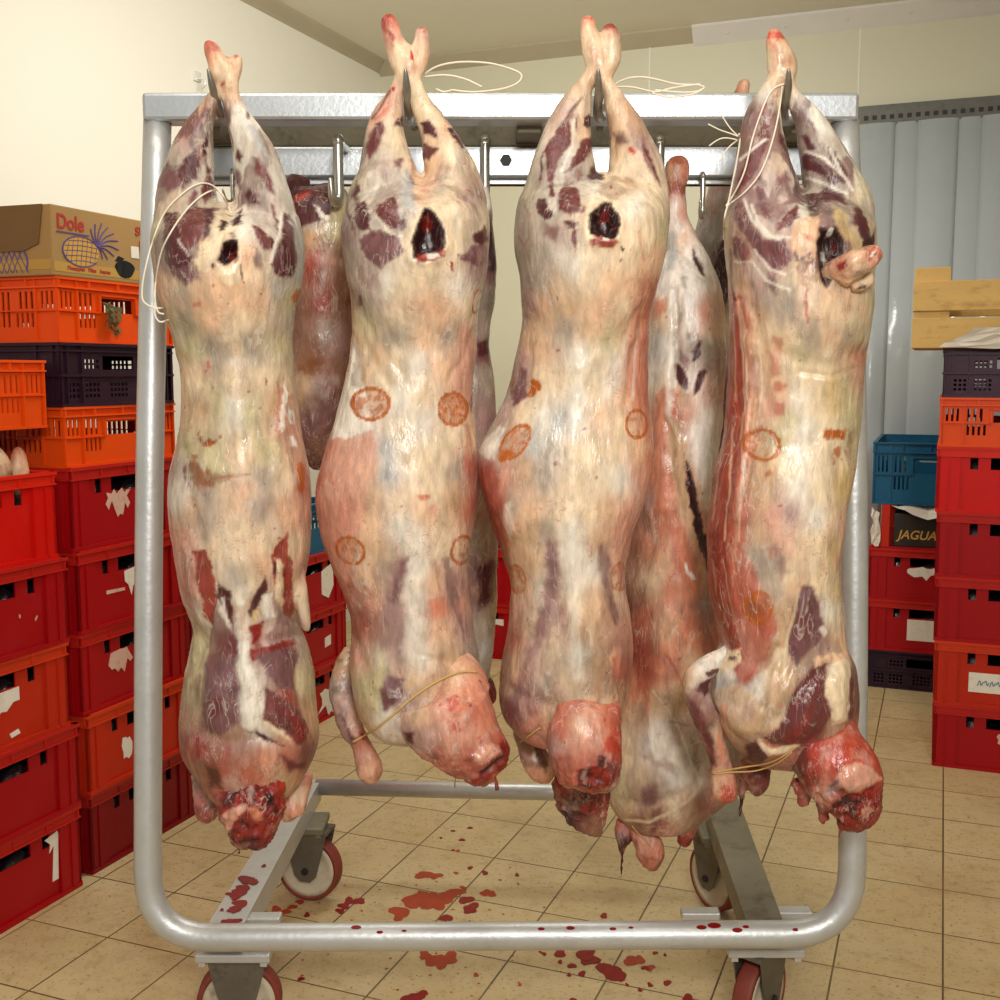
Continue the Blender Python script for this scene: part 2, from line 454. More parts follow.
def vented_crate_mesh(h):
    bm = bmesh.new(); rim = bmesh.new()
    for w, M4, k in sides(W_, D_):
        holes = []
        def slots(x0, x1, n, z0, z1):
            p = (x1 - x0) / n
            for i in range(n): holes.append((x0 + p * (i + .25), x0 + p * (i + .72), z0, z1))
        e = w / 2
        slots(-e + .012, -e + .055, 3, h * .52, h * .78); slots(e - .055, e - .012, 3, h * .52, h * .78)
        slots(-e + .07, -e + .12, 3, h * .52, h * .78); slots(e - .12, e - .07, 3, h * .52, h * .78)
        slots(-e + .07, -e + .13, 4, h * .24, h * .45); slots(e - .13, e - .07, 4, h * .24, h * .45)
        holes.append((-.055, .055, h * .50, h * .72))
        if k == 'long': slots(-.16, -.08, 5, h * .24, h * .78); slots(.08, .16, 5, h * .24, h * .78)
        wall_panel(bm, w - .008, h - .002, holes, .004, M4 @ Matrix.Translation((0, .004, 0)))
        for sx in (-1, 1):
            for d in (0.0, 0.062):
                x = sx * (e - d); mbox(bm, M4, (min(x, x - sx * .004), -.001, .002), (max(x, x - sx * .004), .006, h * .97))
        mbox(bm, M4, (-e, -.002, h * .475), (-.062, .005, h * .495)); mbox(bm, M4, (.062, -.002, h * .475), (e, .005, h * .495))
        mbox(bm, M4, (-.066, -.002, h * .75), (.066, .005, h * .775))
        for sx in (-1, 1):
            mbox(bm, M4, (sx * .0625 - .003, -.002, h * .48), (sx * .0625 + .003, .005, h * .77))
        mbox(bm, M4, (-e, -.002, 0), (e, .006, .006))
        mbox(rim, M4, (-e - .003, -.004, h - .006), (e + .003, .009, h)); mbox(rim, M4, (-e - .002, -.004, h * .83), (e + .002, .004, h * .855))
        for i in range(5 if k == 'short' else 8):
            n = 5 if k == 'short' else 8
            x = (i - (n - 1) / 2) * (w - .01) / (n - 1); mbox(rim, M4, (x - .0015, -.003, h * .84), (x + .0015, .004, h - .003))
    box(bm, (-W_ / 2 + .004, -D_ / 2 + .004, 0.002), (W_ / 2 - .004, D_ / 2 - .004, 0.006))
    return bm, rim

def grid_crate_mesh(h):
    bm = bmesh.new(); rim = bmesh.new()
    for w, M4, k in sides(W_, D_):
        holes = []; e = w / 2
        def grid(x0, nx, z0, nz, p=.013, s=.008):
            for i in range(nx):
                for j in range(nz): holes.append((x0 + i * p, x0 + i * p + s, z0 + j * p, z0 + j * p + s))
        grid(-e + .085, 4, h * .60, 2); grid(e - .135, 4, h * .60, 2)
        grid(-e + .03, 3, h * .14, 3); grid(-e + .085, 4, h * .14, 3); grid(e - .135, 4, h * .14, 3); grid(-.03, 5, h * .14, 3)
        holes.append((-.055, .055, h * .58, h * .80))
        if k == 'long': grid(-.17, 5, h * .60, 2); grid(.11, 5, h * .60, 2)
        wall_panel(bm, w - .012, h - .002, holes, .004, M4 @ Matrix.Translation((0, .006, 0)))
        for sx in (-1, 1):
            for d in (0.0, .022, .070):
                x = sx * (e - d); mbox(bm, M4, (min(x, x - sx * .004), .0, .004), (max(x, x - sx * .004), .008, h * .97))
        mbox(bm, M4, (-e, -.003, h * .47), (e, .007, h * .51)); mbox(bm, M4, (-e, -.001, 0), (e, .008, .007))
        mbox(rim, M4, (-e - .003, -.004, h - .007), (e + .003, .010, h)); mbox(rim, M4, (-e, -.002, h * .86), (e, .008, h * .885))
    box(bm, (-W_ / 2 + .004, -D_ / 2 + .004, 0.002), (W_ / 2 - .004, D_ / 2 - .004, 0.006))
    return bm, rim

CACHE = {}
def crate(kind, h, color, name, label, group, s, t, z, face, rz=0.0, tilt=0.0):
    """face 'aisle': the short side looks across the aisle from the left wall; 'room': it looks towards the front of the room"""
    key = (kind, h)
    if face == 'aisle': loc = room(s, t - D_ / 2, z); ang = math.atan2(RA.y, RA.x)
    else: loc = room(s + D_ / 2, t, z); ang = RANG
    e = empty(name, loc, label, 'crate', group, ang + rz)
    e.rotation_euler[0] = tilt
    if key not in CACHE:
        a, b = dict(solid=solid_crate_mesh, vented=vented_crate_mesh, grid=grid_crate_mesh)[kind](h)
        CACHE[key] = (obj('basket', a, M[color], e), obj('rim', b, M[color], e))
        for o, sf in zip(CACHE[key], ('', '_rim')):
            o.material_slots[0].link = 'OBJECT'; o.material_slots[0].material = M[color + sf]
    else:
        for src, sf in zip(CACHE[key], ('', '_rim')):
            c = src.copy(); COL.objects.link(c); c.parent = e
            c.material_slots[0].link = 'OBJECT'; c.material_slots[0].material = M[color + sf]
    return e

def sticker(cr, pts, m='paper', name='paper_label', label=None):
    """flat label on the short face: pts in (x, z) of the face"""
    bm = bmesh.new(); prism(bm, [(x, -D_ / 2 + .0055, z) for x, z in pts], (0, -.0012, 0))
    o = obj(name, bm, M[m], cr)
    if label: o['label'] = label
    return o
def ragged(x0, x1, z0, z1, n, amp, seed):
    r = random.Random(seed); P = []
    for i in range(n): P.append((x0 + (x1 - x0) * i / n, z1 + r.uniform(-amp, amp) * .3))
    for i in range(3): P.append((x1 + r.uniform(-amp, amp) * .5, z1 + (z0 - z1) * i / 3))
    for i in range(n): P.append((x1 + (x0 - x1) * i / n, z0 + r.uniform(-amp, amp)))
    for i in range(3): P.append((x0 + r.uniform(-amp, amp) * .5, z0 + (z1 - z0) * i / 3))
    return P

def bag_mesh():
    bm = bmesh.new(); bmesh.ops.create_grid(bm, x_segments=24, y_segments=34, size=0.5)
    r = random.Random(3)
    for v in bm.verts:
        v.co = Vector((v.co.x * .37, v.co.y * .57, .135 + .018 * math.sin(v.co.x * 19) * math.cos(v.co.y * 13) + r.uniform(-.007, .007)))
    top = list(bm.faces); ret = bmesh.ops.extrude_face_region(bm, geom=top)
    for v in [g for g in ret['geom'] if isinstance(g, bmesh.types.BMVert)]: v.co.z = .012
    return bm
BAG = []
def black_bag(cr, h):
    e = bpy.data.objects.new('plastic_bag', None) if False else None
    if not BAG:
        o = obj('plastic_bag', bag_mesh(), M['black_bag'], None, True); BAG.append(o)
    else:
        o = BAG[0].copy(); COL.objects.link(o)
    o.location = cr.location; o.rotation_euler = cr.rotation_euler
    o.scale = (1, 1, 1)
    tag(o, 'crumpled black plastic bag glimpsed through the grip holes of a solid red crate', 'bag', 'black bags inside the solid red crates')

GL1, GL2, GL3 = 'crates in the nearest stack on the left', 'crates in the second stack on the left', 'crates in the far stack on the left'
H = 0.196
# nearest left stack
s0 = -0.20
names = [('red', 'red crate with a torn white mark like a seven, on the floor at lower left'),
         ('red', 'solid red plastic crate second from the floor in the nearest left stack'),
         ('orange_red', 'orange red crate with torn white label, third from the floor in the nearest left stack'),
         ('red', 'solid red plastic crate fourth from the floor in the nearest left stack'),
         ('bright_red', 'bright red crate with pale meat in its open top, nearest left stack')]
offs = [0, .004, -.004, .002, -.006]
crs = []
for i, (c, lb) in enumerate(names):
    k = crate('solid', H, c, 'plastic_crate', lb, GL1, s0 + offs[i] - i * .004, 0.0 + offs[i], i * H, 'aisle', rz=offs[i] * 3)
    crs.append(k); black_bag(k, H)
sticker(crs[0], [(.095, .150), (.135, .158), (.137, .150), (.132, .045), (.114, .045), (.122, .128), (.108, .115), (.112, .135)], label='torn white paper strip shaped like a seven')
sticker(crs[2], [(-.02, .125), (.062, .128), (.062, .098), (.045, .098), (.025, .082), (.01, .084), (-.02, .06)], label='torn white label')
sticker(crs[2], [(.03, .03), (.055, .035), (.06, .024), (.035, .02)])
sticker(crs[3], [(.06, .09), (.064, .09), (.064, .082), (.061, .082)], 'torn_paper', 'paper_scrap'); sticker(crs[3], [(.105, .07), (.112, .078), (.113, .074), (.107, .066)], 'torn_paper', 'paper_scrap')
sticker(crs[4], [(-.03, .09), (-.024, .09), (-.026, .05), (-.03, .06)], 'torn_paper', 'paper_scrap')
k = crate('vented', .15, 'orange', 'vented_crate', 'orange slotted crate at the left edge over the pale meat on the nearest stack', GL1, s0 - .015, -.03, 5 * H + .096, 'aisle', rz=.02)
# second left stack
s1 = 0.247
names = [('deep_red', 'dark red crate on the floor, lowest of the stack behind the left trolley post'),
         ('orange_red', 'orange red crate with torn white strip, second from the floor behind the left post'),
         ('red', 'red plastic crate with faint pale scrapes, third from the floor behind the trolley post'),
         ('red', 'red crate with a pointed white label remnant, fourth up behind the left post'),
         ('red', 'red crate with torn pink label just below the lower orange crate on the left')]
c2 = []
for i, (c, lb) in enumerate(names):
    k = crate('solid', H, c, 'plastic_crate', lb, GL2, s1 + offs[4 - i] - .006 * (i - 2), -.015 + offs[i], i * H, 'aisle', rz=-offs[i] * 2)
    c2.append(k); black_bag(k, H)
sticker(c2[1], ragged(-.075, -.045, .05, .10, 3, .012, 2), label='torn white strip'); sticker(c2[1], [(.035, .135), (.06, .14), (.06, .10), (.045, .095), (.035, .105)])
sticker(c2[2], ragged(-.09, -.02, .085, .125, 6, .02, 5), 'torn_paper', 'paper_scrap'); sticker(c2[2], ragged(.045, .06, .06, .13, 3, .012, 6), 'torn_paper', 'paper_scrap')
sticker(c2[3], [(-.035, .125), (.01, .132), (.012, .09), (-.005, .085), (-.012, .062), (-.022, .09), (-.034, .1)], label='white label remnant ending in a point'); sticker(c2[3], [(-.10, .088), (-.035, .085), (-.036, .078), (-.10, .079)], 'torn_paper', 'paper_scrap')
sticker(c2[4], ragged(-.075, .01, .085, .128, 9, .026, 9), 'torn_paper', label='pink torn label')
z = 5 * H
crate('vented', .140, 'orange', 'vented_crate', 'orange slotted crate below the dark purple crate in the second left stack', GL2, s1 - .012, -.03, z, 'aisle', rz=.01); z += .140
kp = crate('grid', .147, 'dark_purple', 'grid_crate', 'dark purple perforated crate between two orange crates on the left', GL2, s1 - .016, -.025, z, 'aisle'); z += .147
kv = crate('vented', .148, 'orange', 'vented_crate', 'orange slotted crate holding leafy greens directly under the cardboard fruit box', GL2, s1 - .012, -.025, z, 'aisle', rz=-.01); z += .148
# leaves poking through the handle opening
bm = bmesh.new(); r = random.Random(4)
for i in range(26):
    a = Vector((r.uniform(-.055, -.01), -D_ / 2 - .004 - r.uniform(0, .012), r.uniform(.035, .10))); d = Vector((r.uniform(-.02, .02), -r.uniform(.002, .008), r.uniform(-.03, .0)))
    n = Vector((r.uniform(-.012, .012), r.uniform(-.004, .004), r.uniform(-.004, .012)))
    vs = [bm.verts.new(p) for p in (a, a + d * .5 + n, a + d, a + d * .5 - n)]
    bm.faces.new(vs)
for i in range(4):
    tube(bm, [(-.05 + i * .008, -D_ / 2 + .03, .10), (-.045 + i * .006, -D_ / 2 - .006, .09), (-.035 + i * .004, -D_ / 2 - .012, .05 + i * .008)], .003, 6, 3)
lv = obj('leafy_greens', bm, M['leaf']); lv.location = kv.location; lv.rotation_euler = kv.rotation_euler
tag(lv, 'bunch of wilted green leaves poking out of the orange crate handle', 'vegetable')
# cardboard fruit box
zc = z
bx = empty('cardboard_box', room(.016 + .21, -.02 - .29, zc), 'brown cardboard fruit box with printed pineapples, topmost on the second left stack', 'box', GL2, math.atan2(RA.y, RA.x))
BW, BD, BH = 0.42, 0.58, 0.156
bm = bmesh.new(); box(bm, (-BW / 2, -BD / 2, 0), (BW / 2, BD / 2, BH), .003); obj('carton', bm, M['card'], bx)
bm = bmesh.new(); prism(bm, [(-BW / 2 - .0005, BD / 2 - .02, .06), (-BW / 2 - .0005, -BD / 2 + .08, .055), (-BW / 2 - .0005, -BD / 2 + .035, .07), (-BW / 2 - .0005, -BD / 2 + .02, BH), (-BW / 2 - .0005, BD / 2, BH + .004)], (-.004, 0, 0)); obj('side_flap', bm, M['card_dark'], bx)
bm = bmesh.new(); prism(bm, [(-BW / 2 + .004, -BD / 2 - .0008, .010), (BW / 2 - .004, -BD / 2 - .0008, .010), (BW / 2 - .004, -BD / 2 - .0008, .032), (-BW / 2 + .004, -BD / 2 - .0008, .032)], (0, .0006, 0))
prism(bm, [(-BW / 2 - .0008, BD / 2 - .004, .014), (-BW / 2 - .0008, -BD / 2 + .004, .014), (-BW / 2 - .0008, -BD / 2 + .004, .036), (-BW / 2 - .0008, BD / 2 - .004, .036)], (.0006, 0, 0)); obj('printed_band', bm, M['card_band'], bx)
FR = Matrix.Translation((0, -BD / 2 - .0012, 0)) @ Matrix.Rotation(math.pi / 2, 4, 'X')
def on_front(x, z): return FR @ Matrix.Translation((x, z, 0))
text_part('printed_name', 'Dole', .046, M['ink_red'], bx, on_front(-BW / 2 + .016, .106), sx=.95)
bm = bmesh.new(); box(bm, (-BW / 2 + .016, -BD / 2 - .002, .097), (-BW / 2 + .118, -BD / 2 - .0005, .0995)); obj('name_underline', bm, M['ink_violet'], bx)
text_part('printed_word', 'SUPER', .030, M['ink_red'], bx, on_front(.070, .118), sx=1.1); text_part('printed_word', 'PINE', .028, M['ink_red'], bx, on_front(.082, .086), sx=1.1)
text_part('printed_line', 'Pineapples   Piñas   Ananas', .013, M['ink_red'], bx, on_front(-BW / 2 + .045, .016))
def arc(bm, pts, y, r=.0016): tube(bm, [(x, y, z) for x, z in pts], r, 5, 4)
bm = bmesh.new(); bf = bmesh.new(); cx, cz, rx, rz = -.118, .060, .060, .034
yf = -BD / 2 - .0005
arc(bm, [(cx + rx * math.cos(a), cz + rz * math.sin(a)) for a in np.linspace(.5, 5.6, 12)], yf, .002)
for i in range(-3, 4):
    arc(bm, [(cx + rx * .92 * i / 3.6 - .004, cz - rz * math.sqrt(max(.05, 1 - (i / 3.6) ** 2)) * .92), (cx + rx * .92 * i / 3.6 + .006, cz + rz * math.sqrt(max(.05, 1 - (i / 3.6) ** 2)) * .92)], yf, .0012)
for j in range(-2, 3):
    w = rx * math.sqrt(1 - (j / 3.0) ** 2) * .92; arc(bm, [(cx - w, cz + rz * j / 3 - .002), (cx, cz + rz * j / 3 + .002), (cx + w, cz + rz * j / 3)], yf, .0012)
for a, l in ((2.3, .045), (1.9, .052), (1.5, .058), (1.15, .06), (.8, .066), (.5, .072), (.2, .07), (-.1, .055), (-.5, .04), (-.9, .03)):
    x0, z0 = cx + rx * .92, cz + .016
    arc(bm, [(x0, z0), (x0 + l * .5 * math.cos(a), z0 + l * .5 * math.sin(a)), (x0 + l * math.cos(a - .2), z0 + l * math.sin(a - .2))], yf, .0019)
obj('printed_fruit', bm, M['ink_violet'], bx)
bf = bmesh.new(); prism(bf, [(cx + rx * .95 * math.cos(a), yf + .0002, cz + rz * .95 * math.sin(a)) for a in np.linspace(0, 2 * math.pi, 24, endpoint=False)], (0, -.0006, 0)); obj('fruit_fill', bf, M['ink_yellow'], bx)
bm = bmesh.new(); xf = -BW / 2 - .0045; cy, cz2, ry, rz2 = -BD / 2 + .14, .03, .07, .05
tube(bm, [(xf + .003, cy + ry * math.cos(a), max(.004, cz2 + rz2 * math.sin(a))) for a in np.linspace(-.3, 3.45, 14)], .0022, 5, 2)
for i in range(-3, 5):
    tube(bm, [(xf + .004, cy + ry * (i / 4 - .35) * .9, .008), (xf + .004, cy + ry * (i / 4 + .10) * .9, cz2 + rz2 * .8 * math.sqrt(max(.02, 1 - (i / 4.4) ** 2)))], .0013, 5)
    tube(bm, [(xf + .004, cy + ry * (i / 4 + .35) * .9, .008), (xf + .004, cy + ry * (i / 4 - .10) * .9, cz2 + rz2 * .8 * math.sqrt(max(.02, 1 - (i / 4.4) ** 2)))], .0013, 5)
obj('printed_fruit', bm, M['ink_violet'], bx)
bm = bmesh.new(); box(bm, (.052, -BD / 2 - .0015, .062), (.080, -BD / 2 + .0005, .090)); obj('white_sticker', bm, M['paper'], bx)
bm = bmesh.new()
prism(bm, [(.028 + .034 * math.cos(a) * (1 + .1 * math.sin(3 * a)), -BD / 2 - .0014, .032 + .021 * math.sin(a)) for a in np.linspace(0, 2 * math.pi, 20, endpoint=False)], (0, .0012, 0))
prism(bm, [(-.006, -BD / 2 - .0013, .05), (.006, -BD / 2 - .0013, .062), (.026, -BD / 2 - .0013, .058), (.016, -BD / 2 - .0013, .045)], (0, .0012, 0)); obj('hand_hole', bm, M['black_bag'], bx)

# far left stacks along the wall
c3 = []
for i in range(3):
    lb = ['red crate with white paper scraps, lowest between the first two front carcasses', 'red crate with a small white label, middle one between the first two front carcasses',
          'red crate with a cream hanging label, topmost red one between the first two carcasses'][i]
    k = crate('solid', H, 'red', 'plastic_crate', lb, GL3, 1.265, -.11, i * H, 'aisle'); c3.append(k); black_bag(k, H)
sticker(c3[0], ragged(.02, .13, .03, .10, 6, .03, 11)); sticker(c3[1], [(.06, .09), (.10, .095), (.10, .06), (.06, .056)]); sticker(c3[2], [(.045, .13), (.12, .15), (.125, .07), (.09, .03), (.045, .05)], 'paper')
crate('vented', .17, 'blue', 'vented_crate', 'blue slotted crate on top of the far left red stack between the first two carcasses', GL3, 1.265, -.12, 3 * H, 'aisle')
for i in range(3):
    lb = ['deep red crate on the floor in the recessed stack right of the left trolley post', 'deep red crate in the middle of the recessed stack right of the left trolley post', 'deep red crate topmost of the recessed stack right of the left trolley post'][i]
    k = crate('solid', H, 'deep_red', 'plastic_crate', lb, GL3, .80, -.145, i * H + (0.0), 'aisle'); black_bag(k, H)
bm = bmesh.new(); prism(bm, [room(.525, -.14, .0), room(.57, -.14, .0), room(.57, -.14, .40), room(.525, -.14, .37)], RA * .0 - RB * .42)
tag(obj('plastic_board', bm, M['blue']), 'blue plastic board standing in the gap between the left crate stacks', 'board')
bm = bmesh.new(); box(bm, (-.2, -.22, 0), (.2, .22, .13), .012)
o = obj('storage_box', bm, mat('grey_plastic', (150, 146, 136), .6)); o.location = room(.80, -.40, 3 * H); o.rotation_euler = (0, 0, math.atan2(RA.y, RA.x)); tag(o, 'grey box on the recessed red stack right of the left trolley post', 'box')

# two red crates by the back wall, seen between the second and third carcass
for i in range(2):
    k = crate('solid', .235, 'red', 'plastic_crate', ['red crate on the floor by the back wall seen between the middle carcasses', 'red crate upper of two by the back wall seen between the middle carcasses'][i],
              'crates by the back wall', 2.30, .03, i * .235, 'room'); black_bag(k, H)
    if i == 0: sticker(k, [(.08, .17), (.16, .17), (.16, .14), (.08, .15)])

# right hand stack
GR1, GR2 = 'crates in the front stack on the right', 'crates in the stack beside the strip curtain'
names = [('red', 'red plastic crate on the floor at the right edge, lowest of the front right stack'),
         ('orange_red', 'orange red crate with a white handwritten label, second from the floor at the right'),
         ('red', 'red plastic crate third from the floor in the front right stack'),
         ('red', 'red plastic crate fourth from the floor in the front right stack'),
         ('bright_red', 'bright red plastic crate below the orange one in the front right stack')]
tr = 1.844 + .2
for i, (c, lb) in enumerate(names):
    o_ = [.012, .007, 0.0, -.005, -.012][i]
    k = crate('solid', H, c, 'plastic_crate', lb, GR1, 1.60, tr + o_ * .8, i * H, 'room', rz=o_ * .5); black_bag(k, H)
    if i == 1:
        sticker(k, [(-.105, .105), (.06, .105), (.06, .045), (-.105, .045)])
        bm = bmesh.new(); r = random.Random(8)
        for q in range(6):
            x = -.08 + q * .017; arc(bm, [(x, .07 + r.uniform(-.006, .006)), (x + .006, .082), (x + .010, .068), (x + .015, .078)], -D_ / 2 + .0035, .0012)
        obj('handwriting', bm, M['ink_blue'], k)
    if i == 0: sticker(k, ragged(-.02, .05, .09, .12, 4, .01, 21), 'torn_paper', 'paper_scrap')
z = 5 * H
crate('vented', .145, 'orange', 'vented_crate', 'orange slotted crate below the purple crate in the front right stack', GR1, 1.595, tr - .011, z, 'room'); z += .145
crate('grid', .145, 'purple', 'grid_crate', 'purple perforated crate under the wooden crate at the right edge', GR1, 1.60, tr - .008, z, 'room'); z += .145
# wooden crate
we = empty('wooden_crate', room(1.58, tr - .298, z), 'pale pine slatted wooden crate on the purple crate at the right edge', 'crate', GR1, RANG)
WL, WD, WH = .58, .40, .235
for x0 in (0, WL - .10):
    for y0 in (0.012, WD - .042):
        bm = bmesh.new(); box(bm, (x0, y0, 0), (x0 + .10, y0 + .03, WH), .002); obj('corner_post', bm, M['wood'], we)
for y0 in (0, WD - .012):
    for z0, z1 in ((.0, .088), (.108, .195)):
        bm = bmesh.new(); box(bm, (-.002, y0, z0), (WL, y0 + .012, z1), .002); obj('slat', bm, M['wood'], we)
for x0 in (-.002, WL - .012):
    for z0, z1 in ((.0, .088), (.108, .195)):
        bm = bmesh.new(); box(bm, (x0, .012, z0), (x0 + .012, WD - .012, z1), .002); obj('slat', bm, M['wood'], we)
bm = bmesh.new(); box(bm, (.01, .012, 0.002), (WL - .01, WD - .012, .010)); obj('bottom_board', bm, M['wood'], we)
def lump_sheet(name, pts, m, th, label, cat):
    bm = bmesh.new(); r = random.Random(12)
    vs = [bm.verts.new(p) for p in pts]; f = bm.faces.new(vs)
    bmesh.ops.triangulate(bm, faces=bm.faces); bmesh.ops.subdivide_edges(bm, edges=bm.edges, cuts=4, use_grid_fill=True)
    for v in bm.verts: v.co += Vector((r.uniform(-1, 1), r.uniform(-1, 1), r.uniform(-1, 1))) * th
    return tag(obj(name, bm, m), label, cat)
def W(x, y, zz): return room(1.58, tr - .298, z) + RB * x + RA * y + Vector((0, 0, zz))
lump_sheet('plastic_bag', [W(.075, -.02, .0), W(.17, -.035, .058), W(.32, -.04, .058), W(.40, -.035, .02), W(.45, -.03, .0)], M['bag'], .004, 'thin pale plastic sheet hanging over the lower slat of the wooden crate', 'bag')
lump_sheet('plastic_bag', [W(.33, -.05, .004), W(.40, -.055, .04), W(.56, -.055, .085), W(.58, -.05, .004)], M['paper'], .004, 'bright white plastic bag end beside the wooden crate at the right edge', 'bag')

# stack beside the curtain
t2 = 1.606 + .2; z = 0
crate('grid', .147, 'dark_purple', 'grid_crate', 'dark purple perforated crate on the floor beside the strip curtain', GR2, 2.44, t2, z, 'room'); z += .147
k = crate('solid', H, 'red', 'plastic_crate', 'red crate with a white printed sheet above the dark purple crate near the curtain', GR2, 2.44, t2 + .002, z, 'room'); black_bag(k, H); z += H
sticker(k, [(-.06, .125), (.07, .125), (.07, .045), (-.06, .045)])
k = crate('solid', H, 'red', 'plastic_crate', 'red crate with a torn cream label below the printed black box', GR2, 2.44, t2 - .002, z, 'room'); black_bag(k, H); z += H
sticker(k, ragged(-.055, .035, .095, .13, 6, .02, 31))
zt = z
e = empty('open_front_crate', room(2.44 + .3, t2, zt), 'low red crate with an open front holding a black printed box, under the blue crate', 'crate', GR2, RANG)
bm = bmesh.new(); box(bm, (-.20, -.30, 0), (.20, .30, .008)); obj('base', bm, M['red'], e)
for x0 in (-.165, .135):
    for y0 in (-.30, .27):
        bm = bmesh.new(); box(bm, (x0, y0, .008), (x0 + .030, y0 + .03, .168)); obj('corner_post', bm, M['orange_red'], e)
bm = bmesh.new(); box(bm, (-.12, -.275, 0), (.125, .20, .125), .003)
jb = obj('printed_box', bm, M['black_box']); jb.location = e.location + Vector((0, 0, .008)); jb.rotation_euler = e.rotation_euler
jb.location += RA * -.012
tag(jb, 'black box printed with slanted gold capitals inside the open front crate', 'box')
text_part('printed_name', 'JAGUAR', .047, M['ink_gold'], jb, Matrix.Translation((-.105, -.276, .03)) @ Matrix.Rotation(math.pi / 2, 4, 'X'), shear=.25, sx=.95)
lump_sheet('plastic_bag', [room(2.42, t2 - .13, zt + .165), room(2.41, t2 + .0, zt + .12), room(2.41, t2 + .12, zt + .165), room(2.48, t2, zt + .168)], M['bag'], .004, 'crumpled pale plastic sagging below the blue crate above the black box', 'bag')
lump_sheet('plastic_bag', [room(2.435, t2 - .195, zt + .01), room(2.435, t2 - .17, zt + .01), room(2.43, t2 - .168, zt + .13), room(2.435, t2 - .20, zt + .155)], M['bag'], .006, 'grey crumpled plastic left of the red post beside the black box', 'bag')
crate('vented', .232, 'blue', 'vented_crate', 'blue slotted crate on top of the stack beside the strip curtain', GR2, 2.44, t2 - .0, zt + .168, 'room')

# ------------------------------------------------------------------ meat trolley
TR = empty('meat_trolley', (0, 1.95, 0), 'galvanised steel meat trolley on four caster wheels carrying the hanging carcasses', 'trolley')
def tpart(name, bm, m, smooth=False, par=None):
    base = par or TR
    off = Vector((0, 0, 0)); q = base
    while q: off += q.location; q = q.parent
    bmesh.ops.translate(bm, verts=bm.verts, vec=-off)
    return obj(name, bm, M[m], base, smooth)
YB = 1.95
a = atY(141, 91, YB); b_ = atY(860, 93, YB); zb = 1.6225
bm = bmesh.new(); box(bm, (a.x, YB, zb), (b_.x, YB + .055, (a.z + b_.z) / 2), .006); tpart('top_beam', bm, 'zinc_bright')
# front tube frame: posts lean forward to the bottom bar, bends at the corners
pl, pr = atY(157.5, 119, 1.978), atY(845, 122, 1.978)
bl, brr = atY(147.5, 938, 1.835), atY(852, 934, 1.835)
r_b = 0.115
def corner_pts(c, d1, d2, n=8):
    p0 = c + d1 * r_b; p1 = c + d2 * r_b
    return [p0 * (1 - t) ** 2 + c * 2 * t * (1 - t) + p1 * t * t for t in np.linspace(0, 1, n)]
up1 = (pl - bl).normalized(); up2 = (pr - brr).normalized(); ac = (brr - bl).normalized()
pml, pmr = atY(149.5, 480, pl.y + (bl.y - pl.y) * .45), atY(853.5, 480, pr.y + (brr.y - pr.y) * .45)
up1 = (pml - bl).normalized(); up2 = (pmr - brr).normalized()
path = catmull([tuple(pl), tuple(pml), tuple(bl + up1 * r_b * 1.2)], 6)[:-1].tolist() + corner_pts(bl, up1, ac) + corner_pts(brr, -ac, up2) + catmull([tuple(brr + up2 * r_b * 1.2), tuple(pmr), tuple(pr)], 6)[1:].tolist()
bm = bmesh.new(); tube(bm, path, .0235, 28); tpart('front_frame', bm, 'zinc', True)
# rear rail, its shadow-coloured upper plate, lip and cross arms
YR = 2.09
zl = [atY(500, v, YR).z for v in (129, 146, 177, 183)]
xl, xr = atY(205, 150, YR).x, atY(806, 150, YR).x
bm = bmesh.new(); box(bm, (xl, YR + .004, zl[1]), (xr, YR + .04, zl[0] + .012), .003); tpart('shade_toned_plate', bm, 'zinc_dirty_shade')  # darker colour stands in for the front beam's shadow on the rear rail
bm = bmesh.new(); box(bm, (xl, YR, zl[2]), (xr, YR + .045, zl[1] - .0005), .004); tpart('rear_rail', bm, 'zinc_bright')
bm = bmesh.new(); box(bm, (xl, YR + .008, zl[3]), (xr, YR + .04, zl[3] + .004)); box(bm, (xl, YR + .02, zl[3]), (xr, YR + .035, zl[2])); tpart('rail_lip', bm, 'zinc')
for x0 in (xl + .005, atY(528, 150, YR).x - .022, xr - .05):
    bm = bmesh.new(); box(bm, (x0, YB + .05, zl[1] + .004), (x0 + .044, YR + .006, zb + .03), .003); tpart('cross_arm', bm, 'zinc_dirty_shade')
bm = bmesh.new(); p = atY(506, 160, YR - .004)
prism(bm, [(p.x + .011 * math.cos(k * math.pi / 3), YR - .004, p.z + .011 * math.sin(k * math.pi / 3)) for k in range(6)], (0, .006, 0)); tpart('bolt', bm, 'dark_hole')
# base: two slanting channels and the rear bar
def channel(A, B, C, D, h, m):
    pts = [atZ(*q, 0.235) for q in (A, B, C, D)]
    bm = bmesh.new(); prism(bm, [(p.x, p.y, p.z) for p in pts], (0, 0, -h)); return tpart('base_channel', bm, m)
channel((207, 925), (243, 925), (321, 779), (300, 779), .05, 'zinc')
channel((746, 920), (782, 918), (737, 796), (706, 804), .05, 'zinc_dirty_shade')
qa, qb = atZ(316, 787, .22), atZ(722, 796, .22)
bm = bmesh.new(); tube(bm, [qa, qb], .019, 20); tpart('rear_bar', bm, 'zinc', True)
for (u, v) in ((262, 917), (700, 912), (792, 911)):
    p = atZ(u, v, .225); bm = bmesh.new(); box(bm, (p.x - .035, p.y - .015, .215), (p.x + .035, p.y + .012, .23), .003); tpart('bracket', bm, 'zinc')

